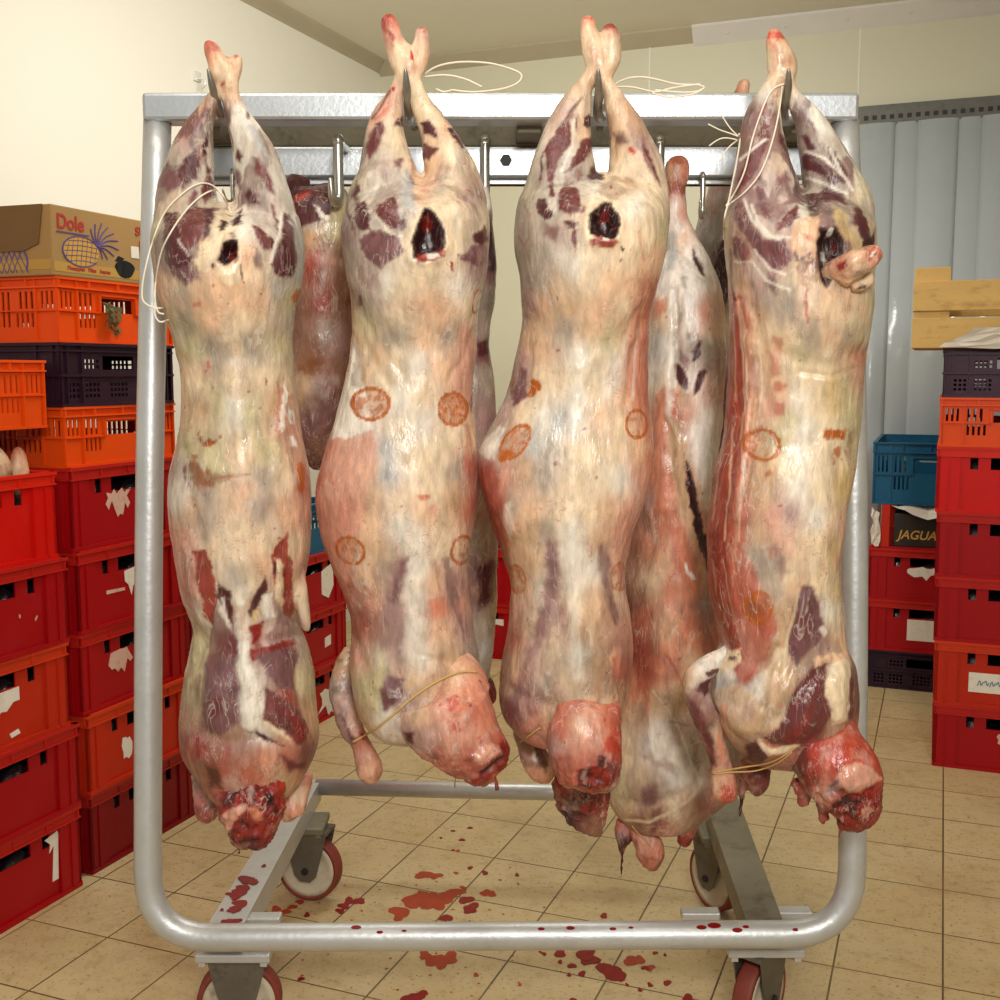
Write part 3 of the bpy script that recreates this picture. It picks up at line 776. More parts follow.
def caster(loc, ang, plate, mp, r=.075, w=.034, cover=True):
    e = empty('caster', loc - TR.location); e.parent = TR
    x, y, z = 0, 0, 0
    Rm = Matrix.Rotation(ang, 4, 'Z')
    Wm = Matrix.Translation((0, 0, .077)) @ Rm @ Matrix.Rotation(math.pi / 2, 4, 'X')
    bm = bmesh.new(); lathe(bm, [(r * .86, -w / 2), (r * .97, -w / 2), (r, -w / 2 + .005), (r, w / 2 - .005), (r * .97, w / 2), (r * .86, w / 2), (r * .86, -w / 2)], Wm, 48); obj('tyre', bm, M['tyre'], e, True)
    bm = bmesh.new(); lathe(bm, [(0, -w / 2 - .006), (r * .22, -w / 2 - .006), (r * .26, -w / 2 + .002), (r * .62, -w / 2 + .006), (r * .72, -w / 2), (r * .862, -w / 2), (r * .862, w / 2), (r * .72, w / 2), (r * .62, w / 2 - .006), (r * .26, w / 2 - .002), (r * .22, w / 2 + .006), (0, w / 2 + .006)], Wm, 48); obj('wheel', bm, M['hub'], e, True)
    bm = bmesh.new()
    for sg in (-1, 1):
        y0 = sg * (w / 2 + .010); T = .003
        prof = [(-.052, .168), (.052, .168), (.045, .135), (.026, .066), (.012, .052), (-.012, .052), (-.026, .066), (-.045, .135)]
        prism(bm, [Rm @ Vector((px, y0 - T / 2, pz)) for px, pz in prof], Rm.to_3x3() @ Vector((0, T, 0)))
    prism(bm, [Rm @ Vector(q) for q in ((-.052, -w / 2 - .012, .163), (.052, -w / 2 - .012, .163), (.052, w / 2 + .012, .163), (-.052, w / 2 + .012, .163))], (0, 0, .008))
    obj('fork', bm, M['fork'], e)
    bm = bmesh.new(); tube(bm, [Rm @ Vector((0, -w / 2 - .016, .077)), Rm @ Vector((0, w / 2 + .016, .077))], .008, 10); obj('axle', bm, M['dark_hole'], e)
    bm = bmesh.new(); px, py = plate; box(bm, (-px, -py, .171), (px, py, .187), .003)
    for sx in (-1, 1): box(bm, (sx * (px - .012) - .006, -py + .004, .163), (sx * (px - .012) + .006, -py + .016, .171))
    obj('mounting_plate', bm, M[mp], e)
    return e
def ground(p): return Vector((p.x, p.y, 0))
caster(ground(atZ(231, 955, .19)) + Vector((0, .055, 0)), math.radians(6), (.066, .05), 'zinc')
caster(ground(atZ(768, 950, .19)) + Vector((0, .055, 0)), math.radians(50), (.068, .05), 'zinc')
caster(ground(atY(310, 866, 2.45)), math.radians(-14), (.04, .05), 'zinc_dirty_shade')
caster(ground(atY(716, 866, 2.40)), math.radians(-62), (.04, .05), 'zinc_dirty_shade')
# blood on the left channel and the bottom bar
rb_ = random.Random(17)
def splat(bm, p, r, n=14, th=.0008, sq=(1, 1)):
    pts = []; ph = rb_.uniform(0, 6)
    for k in range(n):
        a = 2 * math.pi * k / n; q = r * (1 + .22 * math.sin(2 * a + ph) + .16 * math.sin(3 * a + 2 * ph) + rb_.uniform(-.1, .1))
        pts.append(Vector((p[0] + q * math.cos(a) * sq[0], p[1] + q * math.sin(a) * sq[1], p[2])))
    dz = rb_.uniform(0, th * .6)
    prism(bm, [q + Vector((0, 0, dz)) for q in pts], (0, 0, th))

for u, v, r in ((246, 880, .016), (252, 882, .012), (243, 888, .013), (239, 893, .014), (235, 897, .011), (240, 903, .013), (237, 908, .014), (232, 911, .008), (229, 894, .006), (264, 866, .005), (226, 922, .010), (236, 921, .009), (222, 910, .004)):
    bm = bmesh.new(); splat(bm, atZ(u, v, .2355), r); tpart('blood_stain', bm, 'blood')
for (u, v, r) in ((357, 932, .006), (381, 934, .004), (405, 931, .003), (541, 931, .004), (570, 927, .005), (612, 931, .004), (700, 924, .006), (713, 921, .008), (735, 924, .006), (744, 926, .004), (793, 922, .004), (630, 939, .003)):
    t = (u - 147.5) / 704.5; c = bl + (brr - bl) * t; ang = math.radians(rb_.uniform(40, 75))
    n = Vector((0, -math.cos(ang), math.sin(ang))); q = c + n * .0236
    tx = Vector((1, 0, 0)); ty = n.cross(tx)
    bm = bmesh.new(); prism(bm, [q + tx * r * 1.5 * math.cos(a) + ty * r * .7 * math.sin(a) for a in np.linspace(0, 2 * math.pi, 10, endpoint=False)], n * .0006); tpart('blood_stain', bm, 'blood')

# blood spatter on the tiles
bm = bmesh.new(); bt = bmesh.new()
for u, v, r in ((393, 782, .014), (470, 828, .006), (453, 831, .005), (462, 840, .007), (517, 875, .006), (485, 873, .008), (470, 868, .007), (344, 906, .012), (340, 911, .010), (349, 901, .013), (358, 901, .012), (307, 915, .008), (362, 902, .008), (453, 850, .004), (441, 838, .004),
                (466, 900, .016), (471, 908, .018), (446, 918, .014), (441, 926, .010), (470, 911, .012), (604, 916, .009), (586, 954, .020), (590, 960, .018), (560, 953, .014), (572, 966, .008), (611, 972, .026), (617, 975, .018), (606, 968, .016), (582, 974, .008), (569, 975, .005), (544, 954, .005), (645, 968, .007), (416, 998, .016), (421, 995, .012), (408, 999, .012),
                (695, 909, .006), (667, 983, .008), (650, 985, .006), (627, 985, .004), (301, 979, .006), (688, 999, .012), (655, 953, .005), (665, 955, .004), (572, 940, .004), (540, 952, .003), (560, 962, .005), (573, 1000, .006), (640, 990, .005)):
    splat(bm, atZ(u, v, .0004), r, sq=(1, 1.2))
for u, v, r in ((424, 875, .02), (436, 876, .014), (485, 893, .013), (492, 894, .011), (430, 899, .03), (446, 897, .026), (415, 900, .03), (400, 912, .022), (455, 893, .02), (437, 905, .02), (398, 918, .012), (434, 960, .02), (450, 958, .018), (425, 955, .014), (440, 965, .014), (633, 961, .018), (640, 960, .012), (650, 968, .01), (476, 975, .006), (458, 851, .006), (427, 904, .02), (463, 888, .008), (420, 893, .008), (408, 900, .012), (456, 873, .006), (285, 912, .012), (276, 909, .012), (292, 907, .010), (300, 902, .010), (440, 945, .006), (470, 945, .006), (520, 985, .004), (500, 880, .004)):
    splat(bt, atZ(u, v, .0002), r, sq=(1, 1.2), th=.0003)
for i in range(90):
    u = rb_.gauss(450, 70); v = rb_.gauss(935, 40)
    if v > 865: splat(bt, atZ(u, v, .0003), rb_.uniform(.001, .0035), 8, .0004)
tag(obj('blood_spatter', bm, M['blood']), 'dark red blood drops spattered on the tiles under the trolley', 'blood', kind='stuff')
tag(obj('blood_smear', bt, M['blood_thin']), 'thin reddish brown smeared blood on the tiles behind the bottom bar', 'blood', kind='stuff')

# meat hooks
def front_hook(u, label, lean=0.0, ub=0):
    p = atY(u, 113, 1.80)
    e = empty('meat_hook', (p.x, 1.97, zb), label, 'hook', 'hooks on the top beam')
    z0 = p.z - zb
    tip = atY(u - 6 * lean, 69, 1.758); tz = tip.z - zb; tx = tip.x - p.x; xb = atY(ub or u, 86, 1.97).x - p.x
    pts = [(xb, .057, .0), (xb, .061, .045), (xb, .045, .056), (xb, -.005, .056), (xb, -.027, .050), (xb * .9, -.03, .02), (xb * .7, -.05, .0), (xb * .4, -.10, z0 + .010), (0, -.165, z0 + .004), (tx * .35, -.198, z0 + .030), (tx, -.212, tz)]
    bm = bmesh.new(); tube(bm, pts, [.006] * 7 + [.0085, .0095, .009, .0075, .0055, .0022], 14, 6); obj('hook_bar', bm, M['hook_worn'], e, True)
    return e
front_hook(219, 'worn steel hook through the hock of the leftmost front carcass', 1.8, 231)
front_hook(409, 'worn steel hook through the hock of the second front carcass from the left', .6, 412)
front_hook(598, 'worn steel hook through the hock of the third front carcass from the left', 0.0, 603)
front_hook(784, 'worn steel hook through the hock of the rightmost front carcass', -.8, 784)
def rear_hook(u, v0, v1, label, dy=.012, r=.0065):
    p0 = atY(u, v0, YR - dy); p1 = atY(u, v1, YR - dy - .008)
    e = empty('rail_hook', p0, label, 'hook', 'hooks on the rear rail')
    L = p1.z - p0.z
    bm = bmesh.new(); tube(bm, [(0, 0, 0), (0, 0, L * .5), (0, 0, L * .88), (-.004, -.012, L * .98), (-.008, -.026, L * .9), (-.010, -.032, L * .62)], [r, r, r, r * .95, r * .8, r * .4], 14, 5); obj('hook_bar', bm, M['chrome'], e, True)
    bm = bmesh.new(); tube(bm, [(0, 0, -.002), (0, .006, .004), (0, dy + .012, .006)], r * 1.05, 12, 3); obj('hook_head', bm, M['chrome'], e, True)
rear_hook(338, 141, 204, 'shiny steel hook on the rear rail holding the brown meat joint', .095, .0088)
rear_hook(485, 141, 200, 'shiny steel hook on the rear rail right of the second front carcass', r=.0088)
rear_hook(660, 141, 190, 'shiny steel hook on the rear rail beside the cut hock', r=.0088)
rear_hook(703, 176, 218, 'thin steel hook hanging below the rear rail right of the cut hock', r=.005)
rear_hook(232, 172, 203, 'slim steel hook seen between the legs of the leftmost carcass', r=.004)

# ------------------------------------------------------------------ meat: one continuous lofted + remeshed surface per body, coloured by its own tissue map
RT = np.random.RandomState(5).rand(65536)
def vnoise(P, seed=0):
    I = np.floor(P).astype(np.int64); f = P - I; f = f * f * (3 - 2 * f)
    def h(dx, dy, dz):
        return RT[((I[:, 0] + dx) * 73856093 ^ (I[:, 1] + dy) * 19349663 ^ (I[:, 2] + dz) * 83492791 ^ (seed * 2654435)) & 65535]
    x, y, z = f[:, 0], f[:, 1], f[:, 2]
    a = h(0, 0, 0) * (1 - x) + h(1, 0, 0) * x; b = h(0, 1, 0) * (1 - x) + h(1, 1, 0) * x
    c = h(0, 0, 1) * (1 - x) + h(1, 0, 1) * x; d = h(0, 1, 1) * (1 - x) + h(1, 1, 1) * x
    return (a * (1 - y) + b * y) * (1 - z) + (c * (1 - y) + d * y) * z
def fbm(P, sc, oc=4, seed=0, st=(1, 1, 1)):
    Q = P * np.array(st) * sc; s = 0; am = .5; t = 0
    for i in range(oc):
        s = s + am * vnoise(Q, seed + i * 7); t += am; am *= .55; Q = Q * 2.03 + 11.3
    return s / t * 2 - 1
def sst(a, b, x):
    t = np.clip((x - a) / (b - a), 0, 1); return t * t * (3 - 2 * t)

PAL = dict(ww=(240, 234, 226), cr=(230, 206, 172), wh=(233, 225, 211), pk=(210, 152, 130), rp=(184, 98, 78), bl=(176, 176, 174), gr=(170, 155, 140), ol=(194, 182, 140),
           pu=(116, 76, 78), lp=(168, 134, 128), mu=(80, 34, 38), mm=(106, 50, 50), md=(58, 20, 28), rd=(142, 34, 28), br=(186, 60, 38), og=(176, 88, 8),
           bn=(138, 76, 36), dk=(40, 10, 14), tn=(200, 164, 128), bw=(138, 98, 78), pc=(226, 184, 148), sf=(212, 134, 104), fl=(152, 62, 48), gn=(142, 131, 114), yl=(212, 180, 118))
def LC(k): return np.array(lin(PAL[k] if isinstance(k, str) else k))

def meat_mat():
    m = bpy.data.materials.new('raw_mutton'); m.use_nodes = True
    nt = m.node_tree; N = nt.nodes; L = nt.links; b = N['Principled BSDF']
    at = N.new('ShaderNodeAttribute'); at.attribute_name = 'tissue'
    tc = N.new('ShaderNodeTexCoord'); mp = N.new('ShaderNodeMapping'); mp.inputs['Scale'].default_value = (1, 1, .35)
    L.new(tc.outputs['Object'], mp.inputs['Vector'])
    nz = N.new('ShaderNodeTexNoise'); nz.inputs['Scale'].default_value = 90; nz.inputs['Detail'].default_value = 5
    L.new(mp.outputs[0], nz.inputs['Vector'])
    r = N.new('ShaderNodeMapRange'); r.inputs['From Min'].default_value = .3; r.inputs['From Max'].default_value = .7; r.inputs['To Min'].default_value = .74; r.inputs['To Max'].default_value = 1.14
    L.new(nz.outputs['Fac'], r.inputs['Value'])
    mx = N.new('ShaderNodeVectorMath'); mx.operation = 'SCALE'; L.new(at.outputs['Color'], mx.inputs[0]); L.new(r.outputs[0], mx.inputs['Scale'])
    out = mx.outputs[0]
    def vein(prev, scale, st, wid, amt, col, mscale):                # thin strands: the zero line of a noise, broken up by a second one
        m3 = N.new('ShaderNodeMapping'); m3.inputs['Scale'].default_value = st; L.new(tc.outputs['Object'], m3.inputs['Vector'])
        a = N.new('ShaderNodeTexNoise'); a.inputs['Scale'].default_value = scale; a.inputs['Detail'].default_value = 3; a.inputs['Distortion'].default_value = .8; L.new(m3.outputs[0], a.inputs['Vector'])
        s = N.new('ShaderNodeMath'); s.operation = 'SUBTRACT'; s.inputs[1].default_value = .5; L.new(a.outputs['Fac'], s.inputs[0])
        q = N.new('ShaderNodeMath'); q.operation = 'ABSOLUTE'; L.new(s.outputs[0], q.inputs[0])
        g = N.new('ShaderNodeMapRange'); g.inputs['From Min'].default_value = wid; g.inputs['From Max'].default_value = 0; g.inputs['To Max'].default_value = amt; L.new(q.outputs[0], g.inputs['Value'])
        b2 = N.new('ShaderNodeTexNoise'); b2.inputs['Scale'].default_value = mscale; b2.inputs['Detail'].default_value = 2; L.new(tc.outputs['Object'], b2.inputs['Vector'])
        g2 = N.new('ShaderNodeMapRange'); g2.inputs['From Min'].default_value = .48; g2.inputs['From Max'].default_value = .6; L.new(b2.outputs['Fac'], g2.inputs['Value'])
        k = N.new('ShaderNodeMath'); k.operation = 'MULTIPLY'; L.new(g.outputs[0], k.inputs[0]); L.new(g2.outputs[0], k.inputs[1])
        x = N.new('ShaderNodeMix'); x.data_type = 'RGBA'; L.new(k.outputs[0], x.inputs['Factor']); L.new(prev, x.inputs['A']); x.inputs['B'].default_value = (*lin(col), 1)
        return x.outputs['Result']
    out = vein(out, 34, (1, 1, .3), .016, .40, (228, 218, 204), 11)
    out = vein(out, 80, (1, 1, .3), .022, .35, (224, 212, 198), 17)
    out = vein(out, 42, (1, 1, .8), .012, .5, (170, 62, 48), 13)
    L.new(out, b.inputs['Base Color'])
    n2 = N.new('ShaderNodeTexNoise'); n2.inputs['Scale'].default_value = 14; n2.inputs['Detail'].default_value = 4; L.new(tc.outputs['Object'], n2.inputs['Vector'])
    r2 = N.new('ShaderNodeMapRange'); r2.inputs['From Min'].default_value = .35; r2.inputs['From Max'].default_value = .65; r2.inputs['To Min'].default_value = .20; r2.inputs['To Max'].default_value = .50
    L.new(n2.outputs['Fac'], r2.inputs['Value']); L.new(r2.outputs[0], b.inputs['Roughness'])
    b.inputs['Subsurface Weight'].default_value = 0.12; b.inputs['Subsurface Scale'].default_value = 0.012
    b.inputs['Subsurface Radius'].default_value = (1, .35, .2)
    n3 = N.new('ShaderNodeTexNoise'); n3.inputs['Scale'].default_value = 120; n3.inputs['Detail'].default_value = 6; n3.inputs['Distortion'].default_value = .6
    L.new(mp.outputs[0], n3.inputs['Vector'])
    bp = N.new('ShaderNodeBump'); bp.inputs['Strength'].default_value = .55; bp.inputs['Distance'].default_value = .0035
    L.new(n3.outputs['Fac'], bp.inputs['Height']); L.new(bp.outputs[0], b.inputs['Normal'])
    return m
M['meat'] = meat_mat()

def loft(bm, rows, n=44, ex=2.3, sub=7):
    """rows: (centre xyz, half width along e1, half depth along y, e1 dir)"""
    rings = []
    for c, hw, hd, e1 in rows:
        rr = []
        for k in range(n):
            a = 2 * math.pi * k / n; ca, sa = math.cos(a), math.sin(a)
            x = math.copysign(abs(ca) ** (2 / ex), ca) * hw; y = math.copysign(abs(sa) ** (2 / ex), sa) * hd
            rr.append(bm.verts.new(Vector(c) + Vector(e1) * x + Vector((0, y, 0))))
        rings.append(rr)
    for i in range(len(rings) - 1):
        A, B = rings[i], rings[i + 1]
        for k in range(n): bm.faces.new((A[k], A[(k + 1) % n], B[(k + 1) % n], B[k]))
    bm.faces.new(rings[0][::-1]); bm.faces.new(rings[-1])

def trunk(bm, rows, y0, ex=2.4, sub=6):
    """rows (v, uL, uR, dy, half depth): horizontal sections"""
    R = catmull(rows, sub); out = []
    for v, ul, ur, dy, hd in R:
        Y = y0 + dy; A = atY(ul, v, Y); B = atY(ur, v, Y); c = (A + B) / 2
        out.append((c, max(.003, (B.x - A.x) / 2), max(.004, hd), (1, 0, 0)))
    loft(bm, out, 56, ex)
def limb(bm, rows, y0, ex=2.1, sub=6):
    """rows (u, v, half width px, dy, depth ratio): sections square to the limb"""
    R = catmull(rows, sub); P = [atY(r[0], r[1], y0 + r[3]) for r in R]; out = []
    for i, r in enumerate(R):
        t = P[min(i + 1, len(P) - 1)] - P[max(i - 1, 0)]; t.y = 0; t.normalize()
        e1 = Vector((-t.z, 0, t.x)); 
        if e1.x < 0: e1 = -e1
        hw = max(.0025, r[2] * pxm(P[i])); out.append((P[i], hw, max(.0025, hw * r[4]), e1))
    loft(bm, out, 30, ex)

def sdf_poly(u, v, pts):
    P = np.array(pts, float); n = len(P); d2 = np.full(u.shape, 1e12); ins = np.zeros(u.shape, bool)
    for i in range(n):
        a = P[i]; b = P[(i + 1) % n]; ex, ey = b - a; wx = u - a[0]; wy = v - a[1]
        t = np.clip((wx * ex + wy * ey) / (ex * ex + ey * ey + 1e-9), 0, 1)
        d2 = np.minimum(d2, (wx - ex * t) ** 2 + (wy - ey * t) ** 2)
        c = (a[1] > v) != (b[1] > v)
        if abs(ey) > 1e-9: ins ^= c & (u < ex * (v - a[1]) / ey + a[0])
    d = np.sqrt(d2); return np.where(ins, -d, d)
def sdf_line(u, v, pts):
    P = np.array(pts, float); d2 = np.full(u.shape, 1e12)
    for i in range(len(P) - 1):
        a = P[i]; b = P[i + 1]; ex, ey = b - a; wx = u - a[0]; wy = v - a[1]
        t = np.clip((wx * ex + wy * ey) / (ex * ex + ey * ey + 1e-9), 0, 1)
        d2 = np.minimum(d2, (wx - ex * t) ** 2 + (wy - ey * t) ** 2)
    return np.sqrt(d2)

BVH = {}
def meat(name, parent, y0, trunks=(), limbs=(), anchors=(), patches=(), lines=(), stamps=(), voxel=.0031, seed=1, back='cr', relief=1.0, rag=None, warp=7, ex=2.05, smooth=6, veil=.2, creases=(), marble=()):
    bm = bmesh.new()
    for r in trunks: trunk(bm, r, y0, ex)
    for r in limbs: limb(bm, r, y0)
    me = bpy.data.meshes.new('t'); bmesh.ops.recalc_face_normals(bm, faces=bm.faces); bm.to_mesh(me); bm.free()
    o = bpy.data.objects.new('t', me); COL.objects.link(o)
    md = o.modifiers.new('r', 'REMESH'); md.mode = 'VOXEL'; md.voxel_size = voxel
    ms = o.modifiers.new('s', 'SMOOTH'); ms.factor = .5; ms.iterations = smooth
    dg = bpy.context.evaluated_depsgraph_get(); me2 = bpy.data.meshes.new_from_object(o.evaluated_get(dg))
    bpy.data.objects.remove(o)
    n = len(me2.vertices); co = np.empty(n * 3); me2.vertices.foreach_get('co', co); co = co.reshape(-1, 3)
    def normals():
        a = np.empty(n * 3); me2.vertices.foreach_get('normal', a); return a.reshape(-1, 3)
    nr = normals()
    u, v = project(co)
    wu = u + warp * .55 * fbm(co, 40, 3, seed); wv = v + warp * .55 * fbm(co, 40, 3, seed + 50)
    vd = np.array([0, 0, CH]) - co; vd /= np.linalg.norm(vd, axis=1)[:, None]
    fac = (nr * vd).sum(1); front = sst(-.12, .10, fac)
    # relief: broad lumps, fibres, muscles standing proud or sunk
    disp = relief * (.0030 * fbm(co, 18, 3, seed + 3) + .0012 * fbm(co, 55, 3, seed + 4, (1, 1, .4)))
    masks = []
    for pt in patches:
        col, soft, h, pts = pt[:4]; opt = pt[4] if len(pt) > 4 else {}
        P = np.array(pts, float); pad = soft + 14
        sel = np.where((u > P[:, 0].min() - pad) & (u < P[:, 0].max() + pad) & (v > P[:, 1].min() - pad) & (v < P[:, 1].max() + pad) & (front > .01))[0]
        if len(sel) == 0: masks.append((sel, None)); continue
        k = opt.get('w', 1.0)
        d = sdf_poly(u[sel] + k * (wu - u)[sel], v[sel] + k * (wv - v)[sel], pts)
        soft *= .7; m_ = sst(soft, -soft, d + opt.get('n', .8 if pt[0] == 'dk' else 2.2) * fbm(co[sel], 150, 3, seed + 9)) * front[sel]
        masks.append((sel, m_))
        if h:
            hm = sst(6, -10, d) * front[sel] if abs(h) < 8 else sst(2, -12, d) * front[sel] * .8
            disp[sel] += .001 * h * hm
        if opt.get('rough'):
            disp[sel] += .001 * opt['rough'] * m_ * (fbm(co[sel], 45, 4, seed + 21) + .6 * fbm(co[sel], 120, 3, seed + 22))
    for h, w_, pts in creases:                                     # folds (-) and ridges (+)
        d = sdf_line(.5 * (u + wu), .5 * (v + wv), pts); disp += .001 * h * np.exp(-(d / w_) ** 2) * front
    rv = 1.0
    if isinstance(rag, tuple): rv = .12 + .88 * sst(rag[1] - 14, rag[1] + 10, v); rag = rag[0]
    if rag: disp += .001 * rag * rv * (1.2 * fbm(co, 34, 4, seed + 31) + .9 * (.5 - np.abs(fbm(co, 60, 4, seed + 32))) * 2 - .6)
    co2 = co + nr * disp[:, None]
    me2.vertices.foreach_set('co', co2.ravel()); me2.update()
    # base tissue colour from scattered sample points
    if anchors:
        A = np.array([(a[0], a[1]) for a in anchors], float); C = np.array([LC(a[2]) for a in anchors])
        col = np.zeros((n, 3))
        for i in range(0, n, 40000):
            d2 = (wu[i:i + 40000, None] - A[None, :, 0]) ** 2 + ((wv[i:i + 40000, None] - A[None, :, 1]) * .8) ** 2
            w = 1 / (d2 + 80.) ** 1.8; w /= w.sum(1)[:, None]; col[i:i + 40000] = w @ C
    else: col = np.tile(LC(back), (n, 1))
    lo = fbm(co, 9, 3, seed + 60); bk = LC(back) * (1 + .12 * lo[:, None]); bk = bk + (LC('rp') - bk) * (sst(.15, .6, fbm(co, 7, 3, seed + 61)) * .5)[:, None]
    col = bk + (col - bk) * front[:, None]
    # pale membrane blotches and faint pink veins in the fat
    f1 = fbm(co, 26, 4, seed + 62, (1, 1, .5)); col *= (1 + .12 * f1 + .09 * fbm(co, 70, 3, seed + 66, (1, 1, .5)))[:, None]
    col = col + (LC('pk') - col) * (sst(.25, .7, fbm(co, 20, 4, seed + 63)) * .35)[:, None]
    col = col + (LC('wh') - col) * (sst(.2, .7, fbm(co, 32, 4, seed + 64, (1, 1, .45))) * .35)[:, None]
    if rag:
        rg = fbm(co, 50, 4, seed + 33); col = col + (LC('md') - col) * (sst(.1, .5, rg) * .5 * rv * (1 if np.ndim(rv) else np.ones(n)))[:, None]; col = col + (LC('pk') - col) * (sst(.1, .5, -rg) * .4)[:, None]
    for v0_, v1_, am in marble:
        mk = sst(.03, .15, fbm(co, 24, 4, seed + 40, (1, 1, .45))) * sst(v0_ - 15, v0_ + 15, v) * sst(v1_ + 20, v1_ - 20, v) * front * am
        mc = LC('pu') + (LC('mu') - LC('pu')) * sst(-.15, .2, fbm(co, 30, 3, seed + 41))[:, None]
        col = col + (mc - col) * mk[:, None]
    fib = fbm(co, 230, 3, seed + 70, (1, 1, .09)); mem = sst(.12, .55, fbm(co, 34, 4, seed + 71, (1, 1, .6)))
    for pt, (sel, m_) in zip(patches, masks):
        if m_ is None or pt[0] is None: continue
        c = LC(pt[0]); opt = pt[4] if len(pt) > 4 else {}
        cc = c[None, :] * (1 + opt.get('fib', .22) * fib[sel, None])
        vl = opt.get('veil', veil if pt[0] in ('mu', 'mm', 'pu', 'md', 'lp') else 0.0)
        cc = cc + (LC('lp')[None, :] - cc) * (mem[sel] * vl)[:, None]
        if opt.get('rough'): cc = cc + (LC(opt.get('c2', 'rd'))[None, :] - cc) * sst(-.1, .5, fbm(co[sel], 48, 4, seed + 80))[:, None]
        a = m_ * opt.get('a', 1.0)
        col[sel] += (cc - col[sel]) * a[:, None]
    for ln in lines:                                             # (colour, half width, alpha, pts)
        c, hw, al, pts = ln
        d = sdf_line(wu * .4 + u * .6, wv * .4 + v * .6, pts); m_ = sst(hw + 1, hw - 1, d) * front * al
        col += (LC(c) - col) * m_[:, None]
    for cu, cv, rx, ry, ang, ring, fill in stamps:                # inspection stamps in rust ink
        ca, sa = math.cos(math.radians(ang)), math.sin(math.radians(ang)); du = u - cu; dv = v - cv
        x = (du * ca + dv * sa) / rx; y = (-du * sa + dv * ca) / ry; r = np.sqrt(x * x + y * y) + .05 * fbm(co, 120, 2, seed + 90)
        m_ = sst(.77, .85, r) * sst(1.07, 1.0, r) * ring * (1.15 + .7 * fbm(co, 90, 2, seed + 91))
        inner = sst(.86, .78, r) * sst(-.12 + (1 - fill) * .22, .16 + (1 - fill) * .22, fbm(co, 170, 3, seed + 92)) * (.5 + .4 * fill)
        inner = np.maximum(inner, sst(.9, .8, r) * .95 * max(0, fill - .25) * (.8 + .6 * fbm(co, 140, 3, seed + 93)))
        m_ = np.clip(np.maximum(m_, inner), 0, .95) * front
        col += (LC('og') - col) * m_[:, None]
    sp = fbm(co, 95, 2, seed + 95); col += (LC('rd') - col) * (sst(.70, .76, sp) * front * .7)[:, None]
    me2.materials.clear(); me2.materials.append(M['meat'])
    at = me2.attributes.new('tissue', 'FLOAT_COLOR', 'POINT'); ca = np.ones((n, 4), np.float32); ca[:, :3] = np.clip(col, .002, 1)
    at.data.foreach_set('color', ca.ravel())
    me2.polygons.foreach_set('use_smooth', np.ones(len(me2.polygons), bool))
    me2.name = name
    if parent:
        off = np.array(parent.location); co3 = co2 - off; me2.vertices.foreach_set('co', co3.ravel()); me2.update()
    o = bpy.data.objects.new(name, me2); COL.objects.link(o)
    if parent: o.parent = parent
    pol = [tuple(p.vertices) for p in me2.polygons]
    BVH[o.name] = BVHTree.FromPolygons([tuple(c) for c in co2], pol)
    return o

def carcass(u, v, y, label, group, name='mutton_carcass'):
    return empty(name, atY(u, v, y), label, 'carcass', group)
GF, GB = 'carcasses hanging on the top beam', 'carcasses hanging on the rear rail'
YF = 1.785

# ---- first front carcass (leftmost)
c = carcass(228, 95, YF, 'leftmost front carcass with bare dark red thigh muscles and rust brown smears on its back', GF)
tr1 = [(203, 172, 282, .0, .012), (214, 160, 296, 0, .05), (224, 154, 300, 0, .08), (240, 153, 303, -.004, .105), (262, 155, 303.5, -.006, .112), (285, 159, 300, -.006, .112), (310, 166, 294, -.004, .108), (340, 175, 292, 0, .100), (370, 182, 293, .002, .095), (400, 184, 297, .002, .095),
       (440, 179, 302, 0, .098), (480, 171, 309, -.002, .105), (520, 172, 311, -.004, .110), (560, 179, 308, -.006, .112), (590, 184, 302, -.004, .108), (620, 196, 298, -.002, .104), (645, 193, 306, -.004, .106), (674, 187, 312, -.008, .110), (705, 183, 316, -.012, .112), (735, 182, 318, -.016, .106), (755, 186, 314, -.02, .095), (775, 198, 304, -.024, .078), (795, 212, 290, -.03, .06)]
lm1 = [[(206, 40, 3, -.005, .9), (210, 47, 8, -.005, .9), (215, 58, 10, -.005, .8), (222, 70, 14, -.004, .7), (229, 84, 9.5, -.004, .9), (231, 96, 9, 0, .9), (236, 112, 11.5, .004, 1), (246, 135, 17.5, .006, .95), (254, 155, 22, .006, .95), (260, 178, 24.5, .004, 1.0), (264, 205, 29, 0, 1.1), (266, 232, 32, 0, 1.2)],
       [(239, 55, 4, 0, .8), (236, 63, 8, 0, .8), (233, 75, 8, 0, .8), (229, 85, 7, 0, .8)],
       [(224, 84, 7, -.004, .9), (215, 95, 6, -.002, .9), (208, 110, 9, .002, 1), (199, 130, 15.5, .006, .95), (193, 150, 21, .006, .95), (190, 172, 24.5, .004, 1), (187, 195, 29, 0, 1.1), (188, 225, 33, 0, 1.2)],
       [(298, 560, 6, -.02, 1), (301, 590, 7, -.03, 1), (304, 615, 6, -.035, .9), (306, 626, 5, -.035, .9), (308, 632, 2, -.035, .8)]]
